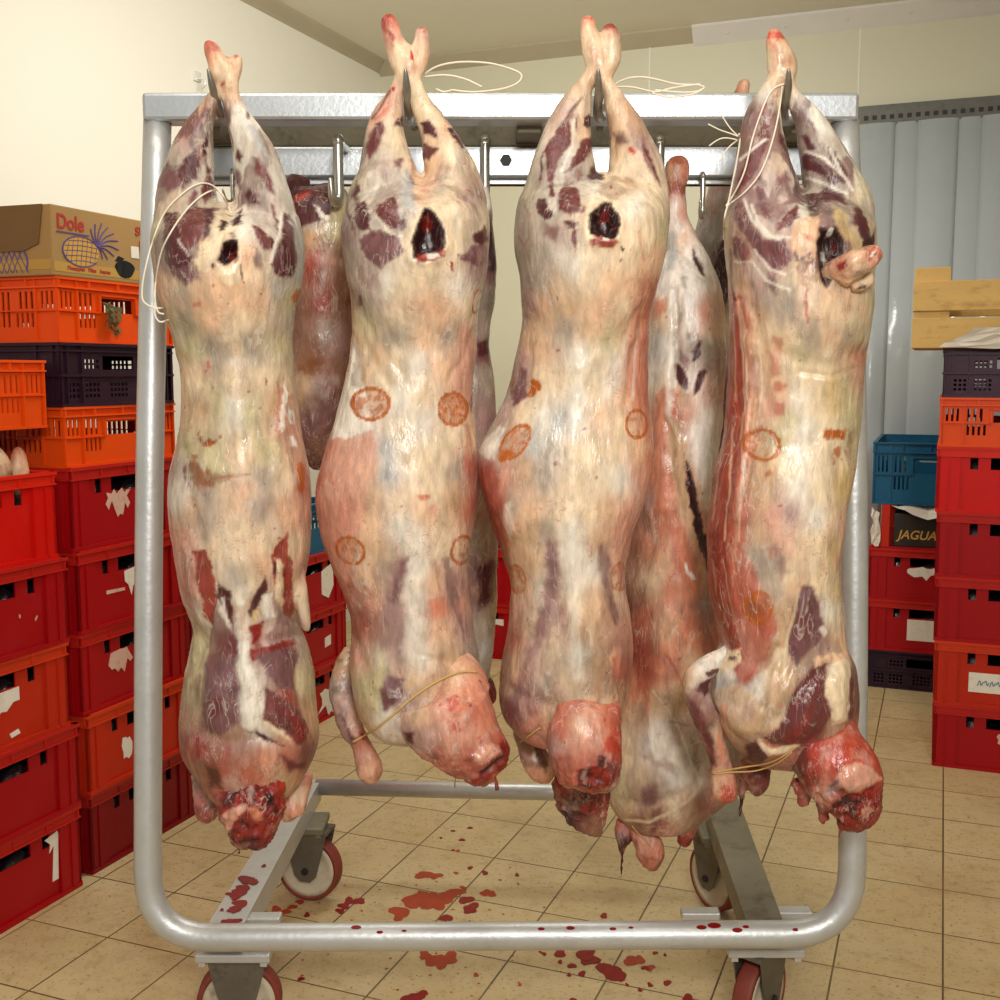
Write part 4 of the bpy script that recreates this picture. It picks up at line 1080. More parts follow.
an1 = [(212, 50, 'sf'), (225, 72, 'cr'), (236, 62, 'pc'), (228, 90, 'pc'), (205, 110, 'tn'), (190, 130, 'pk'), (210, 122, 'cr'), (175, 160, 'gr'), (186, 150, 'lp'), (205, 165, 'wh'), (165, 200, 'tn'), (240, 120, 'wh'), (250, 130, 'wh'), (265, 150, 'gr'), (275, 180, 'wh'), (262, 200, 'lp'), (240, 175, 'wh'),
       (288, 205, 'wh'), (299, 240, 'bl'), (302, 265, 'bl'), (156, 230, 'ol'), (158, 258, 'gr'), (160, 285, 'pc'), (207, 255, 'pc'), (222, 225, 'cr'), (250, 225, 'wh'), (250, 262, 'pc'), (262, 272, 'cr'), (218, 288, 'pc'), (238, 300, 'pc'), (200, 300, 'tn'), (262, 300, 'pc'), (278, 290, 'bl'),
       (290, 300, 'ol'), (180, 300, 'gr'), (182, 322, 'gn'), (170, 320, 'ol'), (212, 318, 'pc'), (240, 325, 'cr'), (270, 318, 'cr'), (281, 322, 'gr'), (212, 345, 'gn'), (222, 355, 'gr'), (248, 345, 'gn'), (254, 355, 'gr'), (235, 352, 'cr'), (277, 345, 'ol'), (190, 350, 'ol'), (195, 375, 'cr'), (232, 375, 'cr'), (268, 378, 'cr'),
       (200, 410, 'tn'), (218, 405, 'ol'), (235, 410, 'wh'), (250, 410, 'ol'), (275, 400, 'tn'), (285, 425, 'pk'), (297, 430, 'pk'), (193, 450, 'ol'), (215, 460, 'ol'), (240, 460, 'cr'), (270, 450, 'ol'), (265, 480, 'gr'), (285, 480, 'cr'), (304, 480, 'rp'), (178, 470, 'gr'), (176, 500, 'wh'), (190, 510, 'tn'), (203, 500, 'gr'), (240, 500, 'pc'),
       (205, 525, 'gr'), (235, 530, 'cr'), (262, 510, 'gr'), (262, 535, 'cr'), (285, 520, 'pc'), (307, 520, 'pk'), (183, 540, 'pk'), (215, 555, 'cr'), (240, 560, 'cr'), (260, 560, 'pc'), (270, 545, 'cr'), (295, 545, 'cr'), (306, 560, 'pk'), (188, 580, 'pk'), (242, 590, 'wh'), (236, 575, 'gr'), (252, 580, 'cr'), (300, 600, 'cr'), (243, 610, 'pc'), (243, 630, 'wh'), (220, 615, 'wh'), (200, 640, 'ol'),
       (230, 640, 'mm'), (272, 610, 'lp'), (285, 620, 'lp'), (270, 635, 'wh'), (262, 640, 'rd'), (190, 680, 'ol'), (196, 700, 'ol'), (188, 720, 'tn'), (310, 680, 'ol'), (316, 715, 'tn'), (220, 690, 'pu'), (215, 715, 'pu'), (250, 690, 'wh'), (255, 715, 'wh'), (278, 660, 'pu'), (285, 700, 'rd'), (235, 735, 'tn'), (215, 738, 'pk'), (260, 738, 'wh'), (295, 740, 'pk'),
       (195, 745, 'fl'), (230, 752, 'rp'), (262, 755, 'sf'), (290, 760, 'rp'), (305, 750, 'mm'), (250, 772, 'rp'), (215, 770, 'fl'), (285, 780, 'tn'), (200, 765, 'bw')]
pa1 = [('gr', 10, 0, [(222, 110), (200, 125), (172, 165), (155, 205), (158, 262), (180, 280), (206, 262), (214, 235), (218, 170)], dict(a=.55)), ('gr', 10, 0, [(238, 120), (262, 130), (284, 180), (302, 230), (302, 275), (278, 290), (258, 262), (250, 215), (238, 180)], dict(a=.5)), ('cr', 3, 3, [(204, 46), (216, 44), (234, 62), (240, 72), (230, 88), (222, 84)], dict(a=.5, rough=2.5, c2='rp')), ('rp', 2, 0, [(203, 43), (213, 39), (218, 48), (214, 52), (207, 50)]), ('br', 1.5, 0, [(232, 55), (237, 54), (238, 58), (233, 59)]), ('br', 1.5, 0, [(221, 80), (226, 79), (224, 86), (219, 86)]),
       ('pu', 3, 1, [(208, 100), (200, 113), (186, 130), (184, 137), (198, 130), (205, 116)]), ('mu', 2, 1.5, [(209, 130), (203, 148), (204, 155), (210, 153), (211, 140)]), ('mu', 3, 2, [(196, 148), (185, 160), (178, 178), (182, 190), (196, 180), (199, 160)]),
       ('pu', 4, 0, [(166, 170), (160, 185), (168, 194), (180, 186), (178, 172)]), ('mm', 3, 1, [(207, 160), (213, 170), (210, 177), (206, 172)]), ('mm', 3, 1, [(207, 177), (200, 190), (205, 203), (215, 192), (213, 178)]), ('mm', 4, 0, [(192, 190), (186, 205), (192, 208), (198, 192)]),
       ('mm', 2.5, 4, [(184, 212), (179, 225), (185, 246), (190, 252), (199, 243), (208, 218), (206, 208), (196, 206)]), ('mu', 2, 3, [(206, 208), (214, 206), (213, 218), (207, 236), (203, 240)]),
       ('mu', 2.5, 5, [(166, 214), (163, 240), (166, 262), (178, 274), (192, 272), (197, 262), (189, 246), (181, 232), (178, 214)], dict(veil=.15)), ('pu', 4, 1, [(172, 268), (196, 268), (202, 278), (188, 284), (175, 276)]),
       ('md', 2, -3, [(219, 218), (228, 217), (226, 228), (219, 231)], dict(veil=0)), ('md', 2.5, -2, [(232, 216), (242, 210), (244, 221), (234, 222)], dict(veil=0)),
       ('bl', 4, 0, [(241, 112), (258, 130), (270, 158), (262, 155), (250, 135)], dict(a=.8)), ('mu', 3, 1, [(238, 148), (236, 158), (241, 163), (243, 153)]), ('mm', 4, 2, [(253, 158), (256, 175), (268, 190), (276, 195), (270, 178), (260, 160)]), ('pu', 4, 0, [(236, 168), (234, 184), (240, 190), (242, 175)]),
       ('mu', 2.5, 2, [(246, 187), (243, 196), (252, 205), (262, 206), (256, 193)]), ('mm', 2.5, 1, [(269, 203), (274, 220), (280, 238), (277, 222), (274, 206)]), ('mm', 2, 3, [(253, 222), (256, 238), (262, 249), (272, 250), (275, 242), (265, 233)]),
       ('mu', 2.5, 5, [(283, 211), (281, 240), (271, 262), (278, 278), (292, 276), (297, 258), (293, 230), (288, 214)], dict(veil=.15)),
       ('cr', 2.5, 4, [(200, 246), (197, 262), (205, 274), (216, 268), (218, 256), (224, 242), (234, 234), (226, 230), (214, 236)]), ('dk', 1.6, -26, [(223, 243), (217, 262), (226, 266), (238, 258), (239, 240), (231, 239)], dict(veil=0, fib=.3)), ('rd', 1.5, 0, [(230, 250), (236, 252), (234, 260), (229, 260)], dict(a=.7)),
       ('dk', 1.2, -4, [(212, 264), (215, 266), (214, 271), (211, 269)]), ('cr', 2, 3, [(222, 268), (242, 262), (243, 278), (228, 285), (218, 276)]), ('md', 1, -2, [(241, 266), (244, 275), (242, 282), (240, 274)], dict(a=.8)),
       ('og', 2, 1, [(297, 287), (292, 296), (292, 304), (297, 302), (302, 292)]),
       ('rp', 2, 0, [(194, 301), (199, 301), (199, 306), (193, 306)], dict(a=.7)), ('rp', 2, 0, [(206, 362), (209, 361), (209, 368), (207, 368)]),
       ('bn', 2, 0, [(197, 428), (199, 434), (204, 438), (218, 438), (222, 436), (214, 444), (201, 446), (198, 440)], dict(n=5)), ('og', 2, 0, [(203, 441), (214, 441), (212, 446), (202, 446)], dict(a=.7)),
       ('bn', 5, 0, [(194, 456), (190, 470), (193, 488), (203, 492), (210, 486), (211, 476), (203, 468), (198, 458)], dict(n=8, a=.85)), ('bn', 3, 0, [(208, 472), (228, 472), (240, 476), (224, 482), (208, 486)], dict(n=8, a=.5)),
       ('og', 3, 0, [(299, 464), (296, 485), (303, 495), (306, 480), (303, 463)], dict(n=4, a=.8)),
       ('rp', 3, 0, [(278, 382), (275, 430), (280, 436), (286, 392)], dict(a=.5)), ('wh', 2, 1, [(284, 386), (277, 430), (282, 432), (288, 394)]), ('wh', 2, 0, [(289, 408), (294, 410), (296, 424), (290, 422)]), ('wh', 2, 0, [(290, 436), (296, 436), (298, 446), (291, 446)]),
       ('pu', 2, -2, [(184, 456), (181, 470), (184, 480), (188, 490), (186, 470)], dict(veil=.5)),
       ('fl', 2, -4, [(192, 551), (205, 549), (213, 566), (216, 598), (211, 630), (203, 612), (197, 580)], dict(fib=.3)), (None, 3, 4, [(181, 545), (191, 550), (198, 600), (206, 628), (198, 622), (186, 590)]),
       ('fl', 2, -3, [(289, 534), (276, 548), (271, 560), (274, 585), (284, 612), (293, 622), (295, 600), (291, 560)], dict(fib=.3)), ('cr', 2, 5, [(276, 560), (282, 561), (284, 600), (280, 612), (275, 600)]), ('md', 1.2, -2, [(273, 564), (276, 562), (275, 574), (273, 574)]),
       ('mu', 2.5, -5, [(217, 583), (229, 590), (234, 612), (233, 628), (224, 612), (216, 600)]), ('mu', 2.5, -5, [(265, 577), (269, 592), (253, 618), (249, 612), (256, 590)]), ('yl', 2, 0, [(255, 612), (261, 610), (258, 620), (254, 622)]), ('wh', 3, 2, [(262, 598), (272, 592), (274, 618), (264, 620)]),
       ('mm', 3, 0, [(228, 632), (238, 640), (240, 660), (226, 655)]), ('mm', 4, 0, [(214, 604), (226, 622), (236, 642), (238, 664), (208, 668), (206, 640)], dict(a=.75, veil=.5)), ('mm', 4, 0, [(276, 600), (290, 615), (296, 638), (282, 640), (276, 622)], dict(a=.6, veil=.4)), ('mm', 6, 0, [(183, 548), (192, 556), (200, 620), (206, 640), (196, 630), (186, 596)], dict(a=.45, veil=.5)), ('rd', 3, 0, [(250, 626), (264, 622), (262, 640), (252, 644)], dict(rough=2)), ('lp', 2.5, 4, [(262, 640), (276, 622), (290, 626), (294, 640), (272, 646)]),
       ('rd', 2, 1, [(250, 650), (262, 648), (296, 638), (297, 644), (276, 654), (252, 662)], dict(rough=2, c2='mu')),
       ('pu', 5, 2, [(206, 664), (234, 656), (238, 690), (238, 722), (222, 736), (202, 728), (204, 690)]), ('mm', 5, 0, [(212, 700), (224, 695), (226, 712), (214, 718)]), ('pu', 4, 2, [(254, 656), (294, 646), (298, 665), (294, 690), (280, 690), (266, 674)]),
       ('mm', 3, 4, [(266, 686), (280, 698), (300, 712), (308, 732), (300, 744), (285, 734), (264, 720)], dict(fib=.3)), ('rd', 4, 0, [(284, 710), (306, 726), (304, 744), (290, 734)], dict(a=.6)),
       ('wh', 3, 5, [(236, 600), (246, 600), (250, 664), (262, 690), (264, 714), (254, 732), (243, 728), (241, 690), (238, 650)]), ('og', 4, 0, [(236, 605), (246, 605), (246, 640), (240, 640)], dict(a=.35)),
       ('mu', 2, -3, [(254, 731), (275, 739), (288, 747), (270, 742), (256, 738)], dict(veil=.2)), ('cr', 2, 2, [(262, 724), (276, 732), (292, 742), (288, 736), (268, 722)]),
       ('rd', 4, 0, [(192, 736), (204, 742), (208, 756), (196, 760)], dict(a=.8)), ('mm', 4, 0, [(282, 755), (300, 764), (308, 760), (306, 770), (290, 772)]), ('md', 4, -4, [(203, 765), (220, 770), (222, 790), (208, 786)], dict(a=.8))]
ln1 = [('md', 1, .8, [(219, 125), (218, 150), (217, 170)]), ('rd', .8, .8, [(200, 140), (201, 160)]), ('wh', 1.2, .8, [(282, 213), (279, 236), (274, 246), (271, 262)]), ('wh', 1, .7, [(180, 240), (190, 256)]), ('bn', 1, .5, [(212, 478), (250, 474)]), ('rd', .8, .6, [(286, 572), (284, 596), (300, 596)]), ('wh', 1.2, .7, [(222, 600), (228, 626)]), ('rd', 1.2, .6, [(254, 625), (258, 655)])]
cr1 = [(3, 9, [(238, 370), (240, 460), (240, 560), (246, 640), (254, 710)]), (-5, 7, [(231, 206), (231, 236)]), (-2.5, 10, [(180, 330), (215, 352), (238, 358), (262, 350), (290, 338)]), (-3, 5, [(280, 385), (272, 440), (268, 470)]), (-3, 5, [(292, 400), (296, 470)]), (-4, 6, [(184, 450), (190, 500), (200, 540)]),
       (-5, 5, [(215, 600), (205, 640), (196, 665)]), (-5, 5, [(262, 640), (296, 636)]), (5, 12, [(220, 690), (215, 715)]), (6, 10, [(290, 700), (304, 735)]), (-4, 6, [(200, 735), (230, 742), (262, 738), (290, 752)]), (-4, 5, [(192, 690), (204, 720), (206, 750)]), (-4, 5, [(298, 660), (300, 700), (308, 735)]), (-3, 4, [(270, 560), (276, 600), (296, 622)])]
body = meat('body', c, YF, [tr1], lm1, an1, pa1, ln1, seed=11, creases=cr1, marble=[(100, 275, .85), (640, 760, .5), (300, 640, .12)])
meat('neck_stump', c, YF - .065, [], [[(250, 752, 22, .05, .8), (250, 764, 31, .02, .8), (250, 778, 35, 0, .8), (251, 800, 33, -.01, .8), (250, 818, 30, -.01, .8), (246, 832, 26, -.01, .7), (238, 842, 10, -.01, .6), (236, 848, 4, -.01, .6)], [(268, 820, 12, 0, .6), (268, 833, 9, 0, .6), (267, 841, 3, 0, .6)], [(240, 838, 3, 0, .8), (239, 855, 1.6, 0, .8)]],
     [(250, 765, 'sf'), (225, 785, 'rd'), (275, 790, 'rd'), (250, 800, 'mu'), (240, 825, 'rd'), (265, 825, 'rd'), (245, 845, 'md'), (284, 790, 'br')],
     [('rd', 3, -3, [(220, 792), (240, 778), (262, 776), (280, 790), (284, 815), (262, 838), (236, 840), (226, 815)], dict(rough=6, c2='md')), ('pk', 2, 5, [(222, 815), (240, 802), (248, 803), (240, 815), (232, 822), (230, 834), (226, 824)]), ('lp', 2, 4, [(247, 780), (254, 778), (252, 805), (246, 795)]), ('dk', 2, -6, [(266, 792), (276, 796), (272, 806), (266, 802)], dict(veil=0)), ('sf', 3, 3, [(247, 808), (258, 806), (262, 822), (252, 824)])], seed=12, rag=(6, 780), back='rd')
for pts, an in (([(200, 772, 9, .03, .9), (203, 790, 11, .02, .9), (207, 808, 12, .01, .9), (209, 818, 9, .01, .9), (210, 823, 4, .01, .8)], [(200, 780, 'lp'), (206, 800, 'rp'), (210, 818, 'rd'), (204, 806, 'rd'), (212, 796, 'wh')]),
                ([(304, 772, 9, .03, .9), (299, 788, 11, .02, .9), (292, 805, 13, .01, .9), (286, 814, 9, .01, .9), (283, 819, 4, .01, .8)], [(304, 775, 'rp'), (298, 795, 'cr'), (290, 808, 'pk'), (296, 812, 'sf')])):
    meat('foreleg', c, YF + .0, [], [pts], an, seed=13, rag=3.5, back='rp')

# ---- second front carcass
c = carcass(410, 90, YF, 'second front carcass from the left, its neck bent to the right over the rear bar', GF)
tr2 = [(176, 372, 466, 0, .012), (187, 358, 478, 0, .05), (200, 350, 484, 0, .08), (215, 345, 489, -.004, .102), (232, 342, 490, -.006, .112), (252, 342.5, 489, -.008, .116), (275, 347, 486, -.008, .116), (300, 351, 480, -.005, .110), (330, 351.5, 477, 0, .100), (360, 349, 475, .002, .095), (390, 343, 473, 0, .095), (420, 335, 475, 0, .098), (445, 327, 477, -.002, .104), (480, 318, 478, -.004, .112), (505, 317, 477, -.006, .114), (530, 322, 474, -.006, .114), (560, 331, 469, -.004, .112), (590, 343, 468, -.002, .108), (620, 352, 473, -.002, .106), (650, 351, 478, -.004, .108), (680, 352, 479, -.01, .110), (705, 357, 470, -.016, .102), (724, 368, 445, -.02, .085), (735, 380, 425, -.02, .06)]
lm2 = [[(386, 15, 4, 0, .9), (389, 22, 8, 0, .9), (394, 40, 9.5, 0, .85), (402, 60, 13, -.002, .7), (409, 78, 10, -.002, .9), (416, 90, 8.5, 0, .9), (423, 108, 12, .004, 1), (434, 128, 15.5, .006, 1), (442, 150, 21, .006, .95), (449, 172, 27, .004, .95), (452, 200, 34, 0, 1.05), (453, 230, 36, 0, 1.15)],
       [(421, 28, 5, 0, .8), (422, 40, 7.5, 0, .8), (420, 58, 9, 0, .8), (413, 78, 7, 0, .8)],
       [(404, 72, 8, -.002, .9), (397, 90, 7, 0, .9), (392, 106, 12, .004, 1), (387, 120, 17, .006, 1), (385, 138, 20.5, .006, .95), (386, 158, 25.5, .004, .95), (388, 178, 32, .0, 1), (385, 205, 38, 0, 1.05), (382, 235, 38, 0, 1.15)]]
an2 = [(387, 20, 'br'), (391, 35, 'pk'), (402, 58, 'cr'), (420, 34, 'pk'), (422, 55, 'pc'), (410, 80, 'cr'), (394, 96, 'pk'), (400, 108, 'cr'), (380, 112, 'pk'), (418, 100, 'cr'), (432, 112, 'cr'), (444, 130, 'pc'), (452, 150, 'cr'), (430, 165, 'pc'), (455, 180, 'cr'), (440, 190, 'gr'), (472, 200, 'lp'), (465, 215, 'cr'), (440, 205, 'cr'), (478, 220, 'cr'),
       (392, 130, 'cr'), (372, 160, 'gr'), (385, 172, 'lp'), (395, 150, 'cr'), (370, 185, 'wh'), (400, 180, 'wh'), (356, 180, 'ol'), (348, 200, 'gr'), (420, 180, 'pc'), (420, 195, 'pc'), (408, 200, 'bl'), (365, 240, 'wh'), (405, 250, 'cr'), (452, 250, 'cr'), (350, 260, 'gr'), (346, 235, 'pu'), (370, 280, 'lp'), (385, 285, 'wh'),
       (430, 275, 'cr'), (400, 290, 'cr'), (460, 290, 'wh'), (475, 270, 'lp'), (356, 300, 'gr'), (372, 310, 'gr'), (430, 305, 'pc'), (470, 310, 'cr'), (395, 320, 'cr'), (440, 320, 'pc'), (362, 325, 'ol'), (390, 338, 'gn'), (398, 330, 'gr'), (425, 340, 'pc'), (450, 338, 'gr'), (468, 340, 'pk'), (355, 340, 'tn'), (375, 355, 'tn'), (395, 360, 'cr'), (420, 365, 'wh'),
       (442, 368, 'pc'), (464, 360, 'pk'), (350, 360, 'wh'), (345, 390, 'wh'), (360, 375, 'tn'), (385, 385, 'cr'), (400, 400, 'wh'), (422, 395, 'cr'), (470, 390, 'pk'), (340, 425, 'wh'), (360, 430, 'wh'), (400, 430, 'cr'), (425, 425, 'wh'), (445, 440, 'cr'), (470, 430, 'pc'), (330, 445, 'rp'), (345, 455, 'pk'), (325, 480, 'rp'), (350, 480, 'pk'), (365, 445, 'pk'),
       (385, 450, 'bl'), (388, 475, 'bl'), (415, 460, 'cr'), (440, 460, 'cr'), (455, 470, 'gr'), (472, 470, 'rp'), (365, 470, 'pc'), (372, 495, 'tn'), (322, 515, 'fl'), (345, 515, 'rp'), (400, 500, 'cr'), (430, 500, 'cr'), (425, 515, 'pc'), (455, 500, 'tn'), (472, 505, 'rp'), (370, 525, 'pc'), (400, 530, 'wh'), (418, 540, 'wh'), (440, 540, 'cr'), (330, 550, 'rp'),
       (375, 555, 'tn'), (370, 575, 'pc'), (345, 585, 'rp'), (365, 600, 'pk'), (385, 570, 'gr'), (418, 570, 'wh'), (418, 600, 'wh'), (435, 585, 'pc'), (437, 607, 'rp'), (455, 590, 'lp'), (466, 600, 'pk'), (362, 625, 'rp'), (395, 625, 'lp'), (415, 630, 'wh'), (440, 635, 'pc'), (465, 630, 'lp'), (360, 655, 'pk'), (375, 665, 'ol'), (395, 650, 'lp'), (420, 655, 'wh'), (450, 660, 'tn'), (472, 655, 'gr'),
       (365, 690, 'ol'), (375, 700, 'ol'), (395, 690, 'lp'), (415, 680, 'tn'), (440, 680, 'pc'), (362, 715, 'tn'), (385, 715, 'wh'), (400, 710, 'lp')]
pa2 = [('gr', 10, 0, [(384, 125), (366, 150), (348, 200), (345, 250), (360, 275), (392, 270), (408, 240), (408, 190), (398, 150)], dict(a=.4)), ('gr', 8, 0, [(470, 190), (486, 215), (488, 260), (468, 270), (462, 240)], dict(a=.35)), ('cr', 3, 3, [(386, 20), (400, 45), (420, 34), (426, 55), (412, 78), (404, 74), (394, 50)], dict(a=.5, rough=2.5, c2='rp')), ('rd', 2, 0, [(384, 16), (390, 15), (389, 30), (396, 40), (392, 42), (385, 28)], dict(a=.8)), ('br', 1.5, 0, [(410, 52), (414, 55), (413, 60), (409, 58)]), ('rp', 2, 0, [(417, 27), (424, 27), (425, 31), (417, 31)]), ('rd', 1, 0, [(392, 88), (396, 88), (395, 92), (392, 91)]), ('rp', 4, 0, [(390, 92), (384, 105), (376, 118), (380, 120), (390, 106)], dict(a=.7)),
       ('mm', 2.5, 2, [(378, 122), (384, 121), (386, 132), (380, 150), (369, 158), (366, 148), (371, 132)]), ('mu', 2, 1.5, [(394, 122), (402, 115), (403, 127), (396, 127)]), ('mm', 3, 1, [(394, 160), (402, 158), (400, 167), (394, 166)]), ('mu', 3, -1, [(404, 180), (413, 177), (417, 184), (408, 187)]), ('bl', 4, 0, [(405, 172), (401, 198), (409, 210), (414, 192), (412, 172)], dict(a=.8)),
       ('mm', 2, 4, [(377, 206), (386, 199), (394, 194), (399, 214), (404, 224), (399, 229), (386, 225), (376, 214)], dict(fib=.5)), ('mu', 2, 4, [(357, 205), (366, 202), (371, 215), (370, 229), (361, 231), (355, 220)]), ('mu', 2.5, 2, [(349, 205), (352, 216), (354, 234), (350, 228), (347, 210)]), ('mu', 3, 0, [(358, 182), (361, 192), (356, 204), (353, 196)]),
       ('pu', 2.5, 3, [(358, 240), (370, 231), (378, 236), (398, 232), (404, 250), (395, 260), (380, 268), (365, 256)], dict(veil=.8)), ('mu', 2, 0, [(370, 230), (382, 232), (394, 234), (386, 240), (372, 236)], dict(a=.8)), ('mu', 3, 0, [(404, 214), (407, 226), (400, 230)]),
       ('mu', 2, 2, [(422, 124), (430, 120), (438, 128), (436, 138), (424, 134)]), ('mm', 2.5, 1.5, [(422, 143), (438, 148), (428, 160), (421, 158)]), ('mu', 2, 1, [(448, 130), (454, 127), (464, 142), (469, 155), (456, 142)]), ('pk', 4, 0, [(423, 180), (435, 180), (430, 190), (422, 190)], dict(a=.6)),
       ('cr', 3, 3, [(408, 232), (420, 205), (428, 200), (442, 216), (452, 245), (446, 262), (430, 266), (408, 262)], dict(a=.7)),
       ('dk', 1.6, -30, [(424, 208), (417, 222), (412, 240), (413, 258), (425, 262), (440, 258), (447, 245), (443, 222), (432, 208)], dict(veil=0)), ('rd', 2, 0, [(422, 215), (432, 212), (436, 225), (424, 228)], dict(a=.6)), ('rd', 1.5, 4, [(419, 252), (444, 250), (446, 258), (428, 262), (418, 262)], dict(rough=3, c2='pk')), ('wh', 1.5, 3, [(428, 251), (438, 251), (440, 257), (428, 258)]), ('rd', 1, 0, [(450, 262), (453, 262), (453, 272), (451, 270)]),
       ('mu', 2, 3, [(471, 236), (484, 226), (489, 238), (482, 248), (474, 244)]), ('pu', 2, 3, [(458, 256), (472, 246), (488, 244), (488, 260), (476, 268), (463, 262)], dict(veil=.7)), ('mu', 2, 0, [(357, 297), (362, 296), (361, 306), (357, 308)], dict(a=.7)),
       ('pk', 3, 0, [(330, 440), (352, 438), (373, 428), (378, 460), (366, 500), (357, 540), (346, 600), (336, 590), (320, 540), (314, 500)], dict(a=.55)), ('wh', 2, 1.5, [(352, 335), (346, 380), (330, 440), (352, 438), (375, 428), (366, 404), (362, 385)], dict(a=.8)), ('gr', 2, -1, [(355, 350), (352, 385), (362, 388), (360, 375)], dict(a=.7)),
       ('br', 2, 0, [(419, 496), (428, 495), (430, 500), (422, 502)], dict(a=.7)), ('pk', 4, 0, [(425, 503), (436, 508), (434, 516), (427, 512)], dict(a=.7)),
       ('lp', 5, -1, [(398, 558), (409, 556), (404, 580), (398, 612), (382, 616), (386, 595), (391, 572)], dict(veil=0, fib=.3)), ('pu', 5, 0, [(400, 562), (407, 560), (400, 590), (390, 612), (388, 598)], dict(veil=.2, a=.8)), ('pu', 4, -1, [(442, 558), (450, 558), (456, 580), (462, 612), (464, 632), (456, 620), (448, 590)], dict(a=.6)), ('sf', 6, 0, [(428, 600), (444, 598), (448, 612), (436, 620)], dict(a=.8)),
       ('ol', 5, 3, [(364, 682), (384, 664), (386, 690), (374, 708)], dict(a=.7)), ('pu', 4, -1, [(386, 675), (404, 680), (402, 700), (384, 712), (382, 690)], dict(veil=.8)), ('lp', 5, 0, [(384, 610), (402, 606), (404, 640), (386, 636)], dict(a=.7)),
       ('mu', 1.5, -2, [(472, 385), (475, 390), (474, 412), (471, 405)], dict(a=.7)), ('rp', 3, 0, [(466, 425), (471, 425), (470, 470), (464, 470)], dict(a=.5))]
ln2 = [('br', .8, .6, [(399, 668), (401, 678)]), ('tn', .8, .6, [(440, 660), (420, 660)]), ('gr', 1, .5, [(352, 340), (362, 380)]), ('md', 1.2, .8, [(372, 118), (382, 104), (390, 92)]), ('md', 1.2, .7, [(440, 110), (450, 124)]), ('wh', 1, .7, [(376, 216), (388, 232), (402, 236)]), ('rp', 1, .5, [(435, 560), (440, 590)])]
st2 = [(371, 404, 19, 17, 0, 1, .7), (453, 409, 15, 17, 0, 1, 1.0), (350.5, 550.5, 16, 13, 40, .8, .45), (462, 550, 11, 15, 10, .8, .4), (477, 301, 5, 13, 10, .8, .1)]
cr2 = [(3, 10, [(418, 350), (416, 450), (418, 540), (418, 640)]), (-6, 7, [(420, 172), (426, 200)]), (-3, 10, [(352, 300), (372, 325), (400, 345), (430, 350), (460, 340), (478, 320)]), (-3, 4, [(352, 335), (362, 380), (366, 400)]), (-2, 4, [(358, 325), (372, 360), (390, 385)]), (-2, 4, [(362, 320), (382, 350), (402, 372)]), (-2.5, 4, [(474, 330), (462, 360), (450, 380)]),
       (-3, 12, [(402, 560), (394, 600)]), (-3, 8, [(448, 560), (458, 610)]), (-4, 6, [(355, 640), (372, 690), (400, 715)]), (4, 14, [(372, 680), (385, 700)]), (-4, 5, [(404, 664), (398, 690), (412, 706)]), (-2, 3, [(420, 655), (450, 662)])]
meat('body', c, YF, [tr2], lm2, an2, pa2, ln2, st2, seed=21, creases=cr2, marble=[(105, 225, .42), (225, 270, .25), (560, 720, .3), (300, 560, .08)])
meat('neck_stump', c, YF - .085, [], [[(436, 676, 34, .07, .9), (440, 688, 47, .02, .85), (443, 702, 51, .005, .8), (448, 714, 50, -.005, .85), (459, 730, 43, -.015, .85), (470, 745, 37, -.02, .85), (482, 758, 32, -.022, .85), (491, 768, 26, -.02, .8), (497, 774, 14, -.02, .7)], [(455, 770, 2.4, -.02, 1), (455, 782, 2, -.02, 1), (455, 790, 1.5, -.02, 1)], [(478, 770, 20, -.01, .7), (486, 780, 12, -.01, .7)], [(496, 772, 1.6, -.03, 1), (497, 790, 1, -.03, 1)]],
     [(455, 680, 'pc'), (430, 695, 'pk'), (465, 690, 'sf'), (420, 715, 'tn'), (440, 715, 'pk'), (455, 710, 'sf'), (475, 715, 'rp'), (410, 735, 'lp'), (430, 740, 'lp'), (450, 745, 'pk'), (440, 760, 'rp'), (470, 735, 'pk'), (490, 725, 'sf'), (500, 735, 'rp'), (470, 755, 'rp'), (480, 745, 'pk'), (505, 745, 'rd'), (490, 765, 'rd'), (465, 775, 'rd'), (510, 760, 'rd')],
     [('br', 2.5, 0, [(440, 705), (456, 697), (462, 706), (452, 712)], dict(n=7, a=.8)), ('br', 2, 0, [(452, 722), (458, 720), (460, 730), (454, 732)], dict(n=6, a=.7)), ('rd', 1, 0, [(468, 702), (471, 702), (471, 705), (468, 705)]), ('br', 2, 0, [(478, 738), (488, 734), (480, 746)], dict(n=6, a=.6)), ('mu', 3, -2, [(405, 733), (415, 732), (412, 745), (406, 744)]), ('mu', 2, -4, [(498, 744), (508, 740), (514, 752), (504, 760)], dict(rough=3)),
      ('md', 2, -9, [(478, 773), (492, 762), (504, 756), (502, 762), (488, 772), (480, 778)], dict(veil=0)), ('rd', 2, 0, [(470, 780), (490, 770), (512, 756), (516, 765), (492, 784), (468, 788)], dict(rough=5, c2='rp')), ('pk', 3, 4, [(476, 752), (494, 744), (500, 752), (482, 764), (474, 762)])], seed=22, rag=(5, 752), back='pk')
